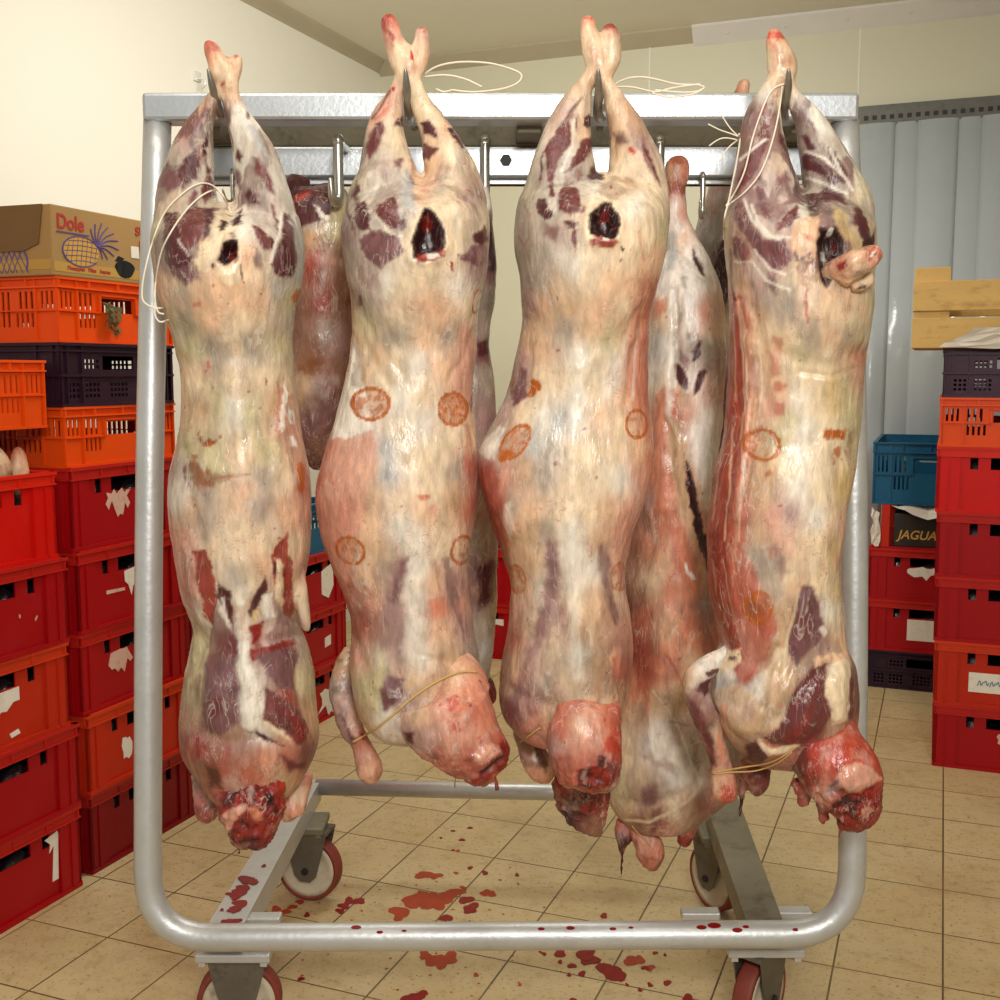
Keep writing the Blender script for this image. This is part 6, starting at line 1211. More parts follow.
pa4 = [('lp', 10, 0, [(770, 115), (752, 130), (736, 175), (726, 215), (730, 262), (758, 290), (790, 276), (800, 240), (796, 205), (782, 160)], dict(a=.6)), ('gr', 10, 0, [(800, 125), (824, 138), (850, 185), (870, 225), (872, 250), (850, 240), (830, 205), (804, 190)], dict(a=.55)), ('cr', 3, 3, [(770, 38), (782, 42), (796, 64), (790, 80), (772, 80)], dict(a=.4, rough=2.5, c2='rp')), ('pc', 6, 0, [(796, 262), (812, 262), (830, 292), (866, 292), (868, 320), (800, 320)], dict(a=.4)), ('br', 1.5, 0, [(767, 32), (781, 32), (786, 38), (776, 37), (768, 39)], dict(a=.8)), ('mm', 2.5, 1.5, [(763, 121), (768, 126), (771, 138), (760, 148), (756, 138)]), ('rd', 1.2, 0, [(764, 104), (767, 104), (763, 114), (761, 114)]), ('mm', 2.5, 3, [(748, 152), (760, 144), (768, 142), (762, 158), (755, 174), (742, 192), (735, 197), (741, 172)], dict(veil=.35)), ('mu', 2, 1, [(778, 130), (783, 140), (785, 152), (779, 145)]), ('pu', 4, 1, [(757, 176), (764, 185), (766, 208), (772, 222), (762, 214), (756, 195)], dict(veil=.4)), ('pu', 4, 1, [(776, 180), (785, 172), (790, 180), (780, 187)]),
       ('mm', 2, 2.5, [(778, 222), (788, 210), (797, 205), (798, 218), (790, 226), (778, 231)], dict(fib=.4)), ('pu', 4, 1, [(732, 208), (745, 200), (752, 222), (765, 238), (785, 240), (792, 262), (775, 275), (757, 252), (740, 232)], dict(veil=.6)), ('pu', 3, 2, [(732, 236), (744, 240), (750, 256), (742, 262), (733, 256)], dict(veil=.3)), ('mm', 4, 0, [(762, 240), (784, 244), (786, 256), (770, 256)], dict(a=.6)), ('pu', 4, 0, [(764, 268), (778, 282), (776, 294), (768, 286)], dict(a=.8)),
       ('mu', 2, 1.5, [(801, 137), (806, 134), (815, 149), (808, 151)]), ('mu', 2, 3, [(802, 155), (812, 153), (826, 162), (838, 174), (847, 184), (836, 184), (816, 174), (803, 168)]), ('mu', 2, 2, [(827, 148), (836, 154), (846, 172), (849, 180), (840, 174), (830, 160)]), ('mu', 2, 1, [(806, 190), (818, 193), (826, 187), (842, 193), (846, 204), (832, 200), (816, 204)], dict(veil=.3)), ('mu', 2.5, 3, [(850, 205), (858, 208), (866, 222), (870, 240), (862, 240), (855, 225)]), ('md', 2, 1, [(860, 242), (868, 236), (875, 230), (876, 246), (862, 248)]), ('md', 2.5, -2, [(806, 192), (814, 196), (816, 210), (808, 206)], dict(a=.7)),
       ('pc', 3, 3, [(795, 222), (812, 214), (820, 214), (818, 232), (820, 252), (805, 262), (792, 250)], dict(a=.8)), ('yl', 3, 3, [(832, 206), (846, 214), (852, 232), (858, 242), (846, 242), (836, 228)], dict(a=.6)), ('br', 2, 0, [(804, 234), (811, 234), (811, 241), (805, 241)], dict(a=.5)),
       ('dk', 1.8, -28, [(818, 228), (838, 227), (845, 240), (845, 256), (837, 262), (834, 275), (829, 290), (822, 280), (816, 254)], dict(veil=0)), ('wh', 1.5, 3, [(826, 228), (834, 228), (834, 234), (828, 234)]), ('wh', 1.5, 4, [(822, 248), (830, 250), (830, 262), (824, 258)], dict(a=.6)), ('mu', 1.5, 0, [(793, 252), (798, 258), (804, 256), (810, 252), (808, 258), (796, 262)], dict(a=.7)),
       ('rp', 3, 4, [(731, 286), (738, 292), (748, 310), (756, 350), (760, 400), (763, 430), (756, 440), (748, 470), (745, 520), (746, 550), (758, 580), (772, 605), (778, 625), (772, 650), (750, 678), (735, 682), (732, 650), (722, 620), (706, 580), (706, 520), (714, 470), (724, 430), (728, 380)], dict(fib=.45, a=.8)), ('fl', 4, 0, [(730, 300), (742, 320), (746, 380), (738, 440), (735, 500), (728, 560), (738, 620), (745, 660), (735, 670), (720, 620), (706, 560), (712, 480), (726, 420)], dict(fib=.45, a=.9)),
       ('tn', 3, 1, [(748, 315), (757, 330), (764, 380), (762, 430), (752, 440), (752, 380)], dict(a=.55, fib=.5)), ('lp', 5, 0, [(752, 355), (760, 365), (758, 395), (752, 385)], dict(a=.5)), ('rp', 4, 0, [(771, 335), (782, 340), (780, 355), (774, 352)], dict(a=.5)), ('rp', 4, 0, [(768, 352), (780, 360), (782, 375), (772, 376)], dict(a=.6)), ('rp', 3, 0, [(774, 380), (786, 384), (782, 392), (774, 391)], dict(a=.7)), ('rp', 3, 0, [(774, 404), (785, 404), (785, 417), (775, 418)], dict(a=.7)),
       ('br', 1.2, 0, [(805, 290), (807, 290), (808, 325), (805, 324)], dict(a=.7)), ('og', 1.5, 0, [(823, 430), (834, 431), (846, 430), (845, 438), (824, 440)], dict(n=3)), ('og', 2, 0, [(834, 448), (842, 446), (840, 456), (833, 462)], dict(n=6, a=.8)), ('bn', 3, 0, [(846, 432), (853, 430), (850, 456), (846, 468), (846, 450)], dict(n=5, a=.6)), ('og', 1.5, 0, [(764, 474), (771, 471), (772, 476), (766, 479)], dict(a=.8)),
       ('pk', 3, 0, [(766, 510), (774, 506), (772, 526), (764, 530)], dict(a=.5)), ('rp', 3, 0, [(766, 548), (772, 546), (772, 560), (767, 560)], dict(a=.5)), ('pu', 6, 0, [(774, 545), (782, 555), (790, 572), (782, 580), (776, 562)], dict(a=.6, veil=.3)),
       ('pu', 4, 1, [(804, 586), (814, 586), (820, 604), (825, 626), (818, 646), (804, 656), (790, 676), (786, 640), (795, 608)], dict(veil=.35)), ('mm', 4, 0, [(796, 612), (812, 600), (812, 625), (796, 655), (788, 650)], dict(a=.5, veil=.3)), ('wh', 2, 2, [(818, 630), (824, 626), (828, 632), (823, 637)], dict(a=.7)),
       ('tn', 3, 5, [(762, 702), (768, 680), (776, 662), (787, 656), (797, 670), (792, 694), (782, 704), (782, 712), (766, 720), (746, 738), (730, 735), (716, 715), (706, 708), (716, 688), (738, 682)], dict(a=.65)), ('lp', 5, 0, [(745, 704), (756, 700), (752, 722), (742, 718)], dict(a=.5)), ('sf', 4, 0, [(722, 702), (732, 704), (730, 720), (722, 716)], dict(a=.5)), ('sf', 3, 0, [(776, 700), (786, 702), (782, 708)], dict(a=.6)),
       ('mm', 3, 3, [(786, 712), (794, 690), (806, 676), (818, 663), (829, 662), (825, 690), (831, 716), (822, 730), (806, 738), (785, 746), (762, 738), (778, 726)], dict(veil=.12, fib=.4)), ('rd', 4, 0, [(782, 740), (800, 720), (812, 700), (806, 730), (790, 746)], dict(a=.5)), ('cr', 2.5, 5, [(829, 660), (845, 656), (850, 668), (846, 690), (846, 720), (832, 726), (824, 692)]), ('pc', 2, 3, [(815, 660), (830, 652), (848, 654), (846, 660), (830, 662), (816, 668)]), ('mm', 2, 1, [(848, 668), (854, 680), (854, 715), (847, 720)]),
       ('mu', 2, 2, [(746, 745), (756, 740), (766, 748), (768, 756), (760, 762), (746, 758)], dict(veil=.1)), ('cr', 2, 3, [(758, 738), (772, 748), (798, 746), (792, 752), (768, 756)]), ('fl', 5, 0, [(760, 660), (780, 645), (770, 665), (745, 685), (736, 684)], dict(a=.6)), ('mu', 3, 0, [(750, 600), (758, 598), (766, 612), (756, 620), (750, 612)], dict(a=.55, n=5)), ('bn', 3, 0, [(748, 594), (764, 594), (770, 606), (762, 620), (750, 618)], dict(a=.35)), ('cr', 2, 4, [(722, 660), (730, 650), (742, 646), (742, 664), (724, 672), (706, 676), (696, 680)]), ('mu', 2, 0, [(731, 656), (737, 656), (737, 662), (731, 662)])]
ln4 = [('tn', .9, .65, [(733, 300), (738, 350), (738, 400)]), ('cr', .8, .6, [(742, 310), (749, 360), (751, 420), (744, 470)]), ('tn', .9, .6, [(730, 420), (720, 470), (714, 520)]), ('cr', .8, .55, [(736, 430), (730, 480), (726, 540)]), ('tn', .9, .5, [(745, 470), (738, 520), (737, 560)]), ('cr', .7, .6, [(758, 340), (762, 390), (758, 425)]), ('tn', .8, .6, [(754, 330), (757, 380), (754, 440)]), ('tn', .8, .5, [(724, 560), (732, 600), (742, 640)]), ('tn', .8, .5, [(714, 560), (722, 610)]), ('wh', 1.6, .75, [(745, 200), (752, 220), (768, 236), (790, 238)]), ('wh', 1.3, .7, [(806, 178), (826, 184), (846, 194)]), ('wh', 1.2, .7, [(806, 152), (824, 158), (842, 176)]), ('wh', 1.3, .7, [(735, 262), (752, 262), (766, 280), (790, 290)]), ('bn', 1.2, .5, [(736, 232), (746, 240), (751, 256), (744, 264)]), ('cr', 1.0, .6, [(738, 300), (744, 340), (748, 400), (742, 440)]), ('cr', .8, .6, [(752, 400), (748, 450), (742, 500), (740, 540)]), ('cr', .8, .5, [(757, 400), (753, 440), (746, 490)]), ('cr', 1, .6, [(747, 330), (750, 380)]), ('wh', 1.4, .8, [(752, 205), (758, 222), (772, 236), (780, 240)]), ('wh', 1.4, .8, [(740, 160), (755, 148), (766, 140)]), ('wh', 1.4, .7, [(755, 250), (768, 268), (785, 275)]), ('cr', 1.6, .8, [(800, 590), (796, 612), (787, 640), (784, 680)]), ('wh', 1.5, .8, [(830, 150), (838, 168), (852, 190)]), ('md', 1.2, .8, [(730, 250), (731, 280), (736, 300)])]
st4 = [(763, 445, 18, 16, 15, 1, .35), (758.5, 607, 14, 16.5, 0, .85, .5)]
cr4 = [(3, 9, [(828, 360), (826, 450), (822, 540), (832, 620)]), (-6, 7, [(803, 190), (815, 212)]), (-3, 8, [(775, 345), (800, 362), (830, 366), (862, 352)]), (-2.5, 3, [(800, 372), (830, 376), (856, 368)]), (-4, 6, [(748, 290), (760, 340), (766, 400), (760, 440)]), (-3, 4, [(740, 300), (746, 360), (742, 430), (728, 500)]), (-3, 4, [(756, 360), (752, 430), (744, 500)]), (4, 6, [(750, 340), (748, 430), (736, 520)]),
       (-5, 5, [(802, 590), (794, 630), (786, 670), (764, 705)]), (-5, 5, [(786, 716), (800, 690), (828, 664)]), (6, 10, [(838, 668), (838, 715)]), (-4, 4, [(826, 665), (824, 700), (834, 726)]), (6, 14, [(775, 690), (740, 718)]), (-4, 5, [(760, 738), (790, 750), (812, 742)]), (-5, 5, [(735, 684), (760, 664), (778, 648)]), (-4, 5, [(706, 700), (722, 716), (742, 740)]), (5, 10, [(806, 705), (800, 725)]), (3, 5, [(823, 633), (824, 634)])]
meat('body', c, YF, [tr4], lm4, an4, pa4, ln4, st4, seed=41, creases=cr4, marble=[(100, 285, .85), (640, 750, .4), (300, 640, .1)])
meat('neck_stump', c, YF - .07, [], [[(806, 716, 30, .05, .9), (812, 728, 38, .01, .9), (820, 741, 40, .0, .9), (830, 756, 38, -.015, .88), (842, 774, 38, -.02, .88), (850, 792, 34, -.022, .85), (852, 808, 29, -.022, .8), (848, 820, 20, -.02, .7), (842, 826, 8, -.02, .6)], [(822, 800, 8, -.01, .8), (824, 815, 6, -.01, .8), (821, 823, 3, -.01, .8)], [(842, 815, 3, -.02, .9), (840, 832, 2, -.02, .9), (839, 841, 1.2, -.02, .9)], [(878, 805, 4, -.02, .8), (876, 818, 2, -.02, .8)], [(796, 780, 7, .0, .8), (804, 796, 6, 0, .8), (800, 804, 3, 0, .8)]],
     [(800, 735, 'mu'), (790, 755, 'mm'), (815, 750, 'br'), (840, 738, 'rp'), (848, 750, 'br'), (830, 760, 'br'), (812, 775, 'rd'), (838, 775, 'fl'), (862, 762, 'br'), (855, 778, 'rp'), (825, 790, 'pk'), (845, 800, 'rd'), (865, 800, 'rd'), (820, 815, 'rd')],
     [('br', 5, 0, [(836, 742), (850, 744), (854, 758), (840, 764), (832, 752)], dict(a=.7, n=6)), ('pk', 2.5, 6, [(834, 778), (842, 766), (858, 762), (876, 772), (882, 778), (870, 786), (850, 792)]), ('lp', 2, 2, [(822, 798), (828, 784), (838, 776), (844, 786), (832, 794)], dict(a=.8)), ('md', 1.5, -2, [(832, 780), (838, 778), (836, 786), (830, 788)], dict(a=.7)), ('rd', 2.5, -3, [(826, 812), (836, 798), (856, 792), (876, 784), (884, 800), (870, 820), (846, 826), (830, 824)], dict(rough=7, c2='md')), ('pk', 1.5, 3, [(860, 812), (868, 807), (874, 810), (868, 818), (861, 818)], dict(a=.8)), ('mu', 4, 0, [(775, 740), (800, 735), (810, 760), (800, 785), (785, 765)], dict(a=.6, veil=.1))], seed=42, rag=(6, 782), back='rd')
meat('tail_stump', c, YF - .13, [], [[(824, 284, 10, .04, .9), (836, 275, 15, .015, .9), (851, 266, 15, 0, .95), (866, 258, 13, -.005, 1), (877, 252, 9, -.005, 1), (880, 250, 5, -.005, 1)], [(850, 285, 10, .02, .8), (862, 282, 8, .02, .8), (872, 276, 5, .02, .8)]],
     [(835, 275, 'pc'), (850, 265, 'pc'), (862, 262, 'tn'), (874, 254, 'sf'), (865, 280, 'cr'), (842, 265, 'rd'), (848, 285, 'pc')], [('rp', 1.5, -1, [(866, 250), (874, 246), (882, 249), (880, 258), (870, 262)]), ('wh', 1, 0, [(872, 250), (876, 249), (876, 255), (872, 256)]), ('rd', 2, 0, [(838, 264), (848, 258), (848, 266), (840, 270)], dict(rough=2)), ('md', 1.2, 0, [(856, 288), (864, 286), (866, 290)])], seed=43, rag=2.5, back='pc')
meat('foreleg', c, YF - .02, [], [[(738, 648, 9, .0, .8), (722, 658, 11, -.01, .8), (704, 670, 13, -.02, .8), (695, 684, 14, -.025, .9), (700, 702, 13, -.025, .9), (707, 722, 13, -.025, .9), (714, 742, 12, -.02, .9), (720, 760, 10, -.02, .9), (723, 776, 12, -.02, .9), (724, 790, 13.5, -.02, .9), (723, 798, 11, -.02, .85), (722, 803, 5, -.02, .8)]],
     [(735, 648, 'wh'), (720, 662, 'wh'), (704, 672, 'wh'), (688, 680, 'tn'), (704, 690, 'lp'), (696, 705, 'pu'), (706, 725, 'mm'), (714, 738, 'tn'), (720, 750, 'pk'), (722, 770, 'pk'), (718, 785, 'pc'), (728, 795, 'br'), (712, 760, 'mm')],
     [('mu', 2, -1, [(703, 680), (716, 678), (712, 690), (706, 695), (698, 690)], dict(veil=.5)), ('mu', 2, -1, [(703, 671), (716, 669), (726, 667), (734, 671), (722, 675), (708, 676)], dict(veil=.4)), ('mm', 3, 0, [(692, 702), (700, 706), (712, 740), (718, 766), (712, 764), (700, 735)], dict(fib=.5, veil=.3)), ('sf', 2, 0, [(716, 732), (724, 745), (726, 764), (720, 760)], dict(a=.7)), ('br', 4, 0, [(722, 788), (735, 788), (733, 800), (720, 802)], dict(a=.6))], seed=44, rag=1, back='lp')
meat('meat_scrap', c, YF + .01, [], [[(748, 755, 9, .02, .9), (756, 770, 14, .0, .9), (756, 785, 11, 0, .9), (750, 791, 6, 0, .9)], [(742, 770, 5, .01, .9), (742, 790, 4, .01, .9), (741, 806, 2.5, .01, .9), (740, 818, 1.5, .01, .9)]], [(750, 765, 'rp'), (760, 780, 'mm'), (742, 800, 'md')], [], seed=45, rag=2.5, back='mm')

# ---- hanging behind
YB2 = 2.06
c = carcass(320, 200, YB2, 'brown dry-skinned meat joint with a dark red cut top, behind the first two carcasses', GB, 'meat_joint')
meat('joint', c, YB2, [], [[(326, 184, 8, .03, .9), (325, 190, 22, .01, .8), (322, 204, 36, 0, .85), (322, 240, 39, 0, .9), (322, 290, 37, 0, .95), (321, 340, 34, 0, 1), (320, 390, 31, 0, 1), (319, 430, 25, 0, 1), (318, 452, 17, 0, .9), (317, 466, 9, 0, .8), (317, 471, 3, 0, .8)], [(300, 176, 9, .03, .8), (295, 195, 18, .02, .8), (298, 220, 20, .02, .8)]],
     [(305, 195, 'mu'), (330, 195, 'mu'), (300, 215, 'mu'), (340, 210, 'ol'), (315, 235, 'tn'), (335, 230, 'ol'), (345, 250, 'bw'), (325, 260, 'bw'), (312, 265, 'fl'), (340, 300, 'bw'), (312, 300, 'bw'), (322, 305, 'fl'), (325, 330, 'gr'), (310, 345, 'bw'), (335, 340, 'lp'), (315, 365, 'bn'), (345, 370, 'bw'), (305, 385, 'tn'), (320, 390, 'pu'), (325, 420, 'pu'), (335, 430, 'bw'), (310, 430, 'pu'), (318, 460, 'mu'), (320, 450, 'bw')],
     [('mu', 2, 0, [(286, 184), (300, 180), (318, 188), (332, 186), (334, 208), (325, 218), (310, 222), (300, 232), (284, 225)], dict(veil=.1)), ('wh', 1.5, 2, [(313, 204), (317, 206), (324, 214), (328, 214), (326, 219), (318, 217)]), ('br', 1.5, 0, [(294, 196), (312, 190), (316, 186), (306, 198), (294, 202)], dict(a=.6)), ('gr', 2, 2, [(302, 232), (312, 222), (324, 218), (320, 222), (306, 232)]), ('fl', 5, 0, [(306, 258), (318, 252), (322, 262), (308, 272)], dict(a=.5, n=8)), ('rd', 5, 0, [(306, 300), (328, 298), (332, 308), (312, 314)], dict(a=.4, n=8)), ('bn', 4, 0, [(300, 362), (318, 372), (330, 372), (312, 376), (298, 370)], dict(a=.6, n=6))],
     [('gr', 1, .6, [(318, 340), (332, 328)]), ('gr', 1, .6, [(318, 348), (336, 334)])], seed=51, relief=1.3, back='bw', veil=.2)
c = carcass(475, 190, YB2, 'narrow dark carcass mostly hidden behind the second front carcass', GB)
meat('body', c, YB2, [], [[(483, 186, 5, 0, 1), (481, 200, 10, 0, 1), (478, 225, 16, 0, 1), (474, 262, 22.5, 0, 1.1), (472, 300, 22, 0, 1.1), (469, 335, 20, 0, 1.1), (468, 375, 25, 0, 1.1), (467, 430, 30, 0, 1.1), (467, 500, 31, 0, 1.1), (468, 570, 29, 0, 1.1), (469, 620, 27, 0, 1.1), (471, 655, 22, 0, 1), (476, 680, 15, 0, .9), (480, 698, 10, 0, .9), (484, 704, 4, 0, .8)]],
     [(485, 195, 'wh'), (490, 225, 'mu'), (492, 250, 'md'), (490, 270, 'pu'), (490, 300, 'gn'), (486, 330, 'gr'), (484, 350, 'mm'), (490, 380, 'gr'), (488, 420, 'lp'), (486, 460, 'gr'), (486, 500, 'bw'), (487, 540, 'gr'), (484, 575, 'pu'), (484, 600, 'pu'), (495, 600, 'ol'), (485, 630, 'gr'), (488, 650, 'bl'), (485, 675, 'gr'), (484, 695, 'rd')],
     [('md', 2, 0, [(487, 222), (494, 235), (497, 270), (490, 274), (487, 250)], dict(veil=.1)), ('mu', 2, 0, [(478, 342), (490, 338), (488, 352), (478, 356)]), ('mu', 4, 0, [(478, 565), (492, 560), (492, 600), (480, 608)], dict(veil=.6)), ('rd', 2, 0, [(474, 688), (492, 684), (490, 706), (476, 706)], dict(rough=3, c2='dk'))], seed=52, back='lp')
meat('neck_stump', c, YB2, [], [[(478, 676, 10, 0, 1), (484, 688, 11, 0, 1), (490, 698, 8, 0, 1), (494, 702, 4, 0, 1)]], [(480, 680, 'mm'), (488, 695, 'rd'), (484, 690, 'dk')], seed=53, rag=3, back='rd')
c = carcass(677, 180, YB2, 'large rear carcass with a slit belly, hanging between the two right front carcasses', GB)
tr7 = [(255, 652, 692, .01, .05), (280, 650, 708, 0, .07), (310, 648, 720, 0, .085), (345, 646, 725, 0, .092), (380, 643, 724, 0, .095), (420, 640, 721, 0, .097), (460, 636, 717, 0, .100), (500, 630, 714, 0, .104), (540, 626, 711, -.002, .108), (580, 622, 711, -.004, .110), (615, 622, 716, -.004, .110), (650, 622, 722, -.006, .110), (690, 616, 730, -.008, .108), (720, 611, 737, -.01, .104), (750, 607, 741, -.012, .098), (775, 604, 738, -.014, .090), (797, 607, 728, -.016, .078), (815, 617, 708, -.016, .06), (828, 630, 690, -.016, .045)]
lm7 = [[(676, 156, 5, -.005, .9), (677, 162, 11, -.005, .9), (677, 176, 12, -.005, .85), (676, 188, 10, -.005, .9), (675, 204, 12, 0, .9), (676, 220, 12.5, 0, .95), (680, 240, 17, 0, 1), (686, 265, 24, 0, 1), (692, 295, 29, 0, 1), (696, 330, 29, -.005, 1), (698, 370, 26, -.005, 1), (700, 410, 20, 0, .9)]]
an7 = [(676, 160, 'rp'), (672, 172, 'pc'), (684, 175, 'sf'), (676, 182, 'fl'), (672, 192, 'sf'), (676, 206, 'ww'), (684, 212, 'sf'), (675, 225, 'ww'), (680, 240, 'pc'), (670, 250, 'gr'), (690, 255, 'ww'), (665, 260, 'ww'), (660, 285, 'ww'), (658, 310, 'sf'), (668, 320, 'cr'), (655, 345, 'bl'), (665, 350, 'ww'), (655, 375, 'ww'), (668, 385, 'cr'), (690, 300, 'ww'), (700, 280, 'ww'), (705, 310, 'sf'), (690, 320, 'ww'), (718, 330, 'pc'), (690, 350, 'gr'), (715, 365, 'lp'), (708, 345, 'gn'), (695, 385, 'ww'), (712, 390, 'pk'), (680, 400, 'pc'), (685, 415, 'sf'), (705, 420, 'ww'), (695, 430, 'ww'), (708, 450, 'ww'),  # ww points: fat whitened in place of light lost behind the front row
       (664, 410, 'pk'), (660, 440, 'pk'), (655, 465, 'sf'), (665, 480, 'sf'), (674, 430, 'tn'), (678, 465, 'tn'), (686, 500, 'tn'), (690, 530, 'pk'), (650, 500, 'lp'), (645, 520, 'bw'), (660, 510, 'sf'), (670, 520, 'rp'), (650, 545, 'sf'), (640, 550, 'bw'), (665, 560, 'pc'), (680, 560, 'rp'), (655, 580, 'cr'), (670, 590, 'sf'), (690, 590, 'sf'), (705, 600, 'lp'), (635, 600, 'bw'), (645, 620, 'rp'), (665, 625, 'pc'), (690, 630, 'sf'), (708, 640, 'sf'), (640, 650, 'fl'), (650, 670, 'fl'), (670, 660, 'sf'), (690, 665, 'tn'), (640, 690, 'sf'), (660, 700, 'tn'), (680, 700, 'tn'), (640, 720, 'tn'),  # bw points on the left side: brownish shadow put into the flesh colour
       (660, 730, 'ww'), (650, 745, 'ww'), (680, 730, 'lp'), (630, 750, 'cr'), (670, 755, 'ww'), (690, 750, 'gr'), (640, 775, 'cr'), (620, 790, 'ol'), (650, 795, 'pu'), (675, 780, 'ww'), (695, 785, 'ww'), (700, 765, 'gr'), (715, 770, 'bw'), (720, 750, 'gr'), (625, 812, 'tn'), (650, 815, 'tn'), (670, 805, 'cr'), (690, 800, 'tn'), (660, 825, 'rp'), (640, 820, 'mm'), (720, 785, 'rp'), (700, 800, 'fl')]
pa7 = [('rd', 2, -1, [(666, 184), (676, 182), (688, 186), (684, 196), (672, 192), (666, 196)], dict(a=.6, n=5)), ('og', 2, 0, [(666, 168), (672, 160), (684, 158), (690, 166), (686, 164), (674, 164)], dict(a=.6)), ('bl', 3, 1, [(668, 232), (676, 230), (678, 255), (672, 272), (666, 270)], dict(a=.7)), ('mu', 2, -1, [(692, 244), (700, 258), (708, 280), (702, 274), (694, 258)], dict(veil=.3)), ('gn', 3, 0, [(682, 275), (688, 274), (687, 288), (682, 286)], dict(a=.6)),
       ('sf', 4, 0, [(650, 305), (664, 300), (666, 312), (654, 320)], dict(a=.7)), ('wh', 2, 4, [(668, 284), (678, 282), (678, 330), (674, 390), (672, 430), (664, 400), (668, 340)], dict(a=.7)), ('gr', 2, -3, [(677, 300), (682, 320), (676, 360), (674, 380), (673, 360), (676, 330)], dict(a=.8)), ('gn', 2, 0, [(687, 330), (693, 332), (692, 340), (687, 338)], dict(a=.8)), ('mu', 2, -1, [(702, 338), (704, 344), (698, 360), (692, 362), (692, 352)], dict(veil=.3)), ('gn', 3, 0, [(706, 344), (713, 344), (712, 370), (704, 375), (702, 360)], dict(a=.8)), ('mu', 2, -1, [(702, 368), (708, 372), (700, 392), (693, 396), (697, 380)], dict(veil=.3)), ('mu', 2, -1, [(675, 362), (684, 368), (688, 380), (684, 392), (675, 378)], dict(veil=.5)), ('pu', 3, 0, [(680, 345), (690, 360), (688, 372), (678, 358)], dict(a=.7)),
       ('br', 2.5, 0, [(671, 388), (675, 390), (678, 410), (682, 420), (676, 418), (671, 400)], dict(a=.6, n=6)), ('sf', 3, 0, [(656, 395), (666, 385), (668, 430), (668, 470), (674, 510), (690, 545), (704, 590), (700, 600), (680, 560), (662, 520), (652, 470)], dict(a=.75, fib=.3)), ('tn', 2, 2, [(669, 420), (686, 445), (682, 470), (692, 510), (702, 560), (704, 580), (692, 545), (678, 510), (672, 470)], dict(a=.8)), ('md', 1.8, -16, [(685, 452), (690, 468), (698, 505), (708, 545), (713, 580), (707, 575), (698, 540), (688, 500), (684, 470)], dict(veil=.15)), ('ww', 3, 2, [(690, 440), (708, 430), (716, 440), (713, 520), (704, 510), (694, 470)], dict(a=.6)),
       ('ww', 1.5, 2, [(686, 563), (692, 572), (697, 580), (692, 580), (688, 572)]), ('fl', 6, 0, [(634, 640), (650, 640), (652, 690), (638, 690)], dict(a=.5, fib=.3)), ('rp', 4, 0, [(645, 690), (652, 692), (650, 720), (644, 715)], dict(a=.5)), ('pu', 6, -1, [(642, 790), (656, 786), (654, 806), (640, 806)], dict(a=.8)), ('lp', 4, 0, [(640, 756), (660, 762), (672, 772), (656, 766)], dict(a=.6)), ('mm', 4, -1, [(652, 812), (664, 808), (662, 826), (648, 838)], dict(a=.7)), ('bw', 3, -3, [(690, 735), (700, 745), (702, 780), (694, 760)], dict(a=.6))]
ln7 = [('cr', 1.5, .8, [(626, 820), (650, 822), (672, 812), (690, 800), (700, 788)]), ('rd', 1, .6, [(668, 655), (690, 700)]), ('wh', 1, .6, [(655, 690), (680, 730), (690, 760), (702, 785)]), ('bw', 1, .6, [(668, 722), (690, 726)])]
cr7 = [(-6, 4, [(675, 290), (677, 340), (673, 400)]), (-4, 4, [(668, 420), (676, 490), (692, 550), (706, 600)]), (5, 7, [(660, 300), (664, 380), (660, 450), (664, 510)]), (-4, 6, [(640, 510), (650, 540), (640, 600)]), (6, 14, [(665, 620), (660, 690)]), (-4, 5, [(660, 700), (680, 735), (692, 760)]), (5, 12, [(670, 745), (690, 775)]), (-5, 6, [(620, 800), (650, 806), (680, 796), (704, 780)]), (-4, 6, [(698, 735), (702, 775)]), (-4, 5, [(640, 756), (664, 766), (676, 776)]), (-3, 4, [(702, 600), (716, 640), (722, 660)])]
meat('body', c, YB2, [tr7], lm7, an7, pa7, ln7, seed=61, back='wh', creases=cr7, marble=[(600, 830, .3)])
for pts, an, nm in (([(636, 815, 14, .02, .9), (644, 835, 12, .0, .9), (650, 850, 15, 0, .9), (652, 862, 11, 0, .9), (654, 870, 4, 0, .8)], [(640, 825, 'rp'), (645, 845, 'pk'), (655, 855, 'sf'), (648, 865, 'rp')], 'foreleg'),
                    ([(690, 800, 9, .02, .9), (688, 815, 9, .01, .9), (686, 830, 9.5, 0, .9), (683, 842, 7, 0, .9), (682, 846, 3, 0, .8)], [(690, 810, 'tn'), (687, 830, 'rp'), (682, 842, 'rd')], 'foreleg'),
                    ([(625, 820, 10, .02, .8), (624, 838, 8, .01, .8), (622, 846, 4, .01, .8), (622, 862, 1.8, .01, .8), (621, 878, 1.2, .01, .8)], [(625, 825, 'rp'), (625, 842, 'md'), (622, 865, 'md')], 'meat_scrap'),
                    ([(728, 745, 12, .02, .9), (736, 765, 13, .01, .9), (742, 775, 9, .01, .9), (730, 790, 9, .01, .9), (700, 800, 8, .0, .9), (676, 812, 4, .0, .9)], [(730, 750, 'gr'), (742, 772, 'tn'), (720, 795, 'rp'), (700, 800, 'rd')], 'foreleg')):
    meat(nm, c, YB2 - .03, [], [pts], an, seed=62, rag=3, back='rp')
YC = 2.29
c = carcass(742, 100, YC, 'rearmost carcass with a bluish shank rising behind the rails to a bare hock stump', GB)
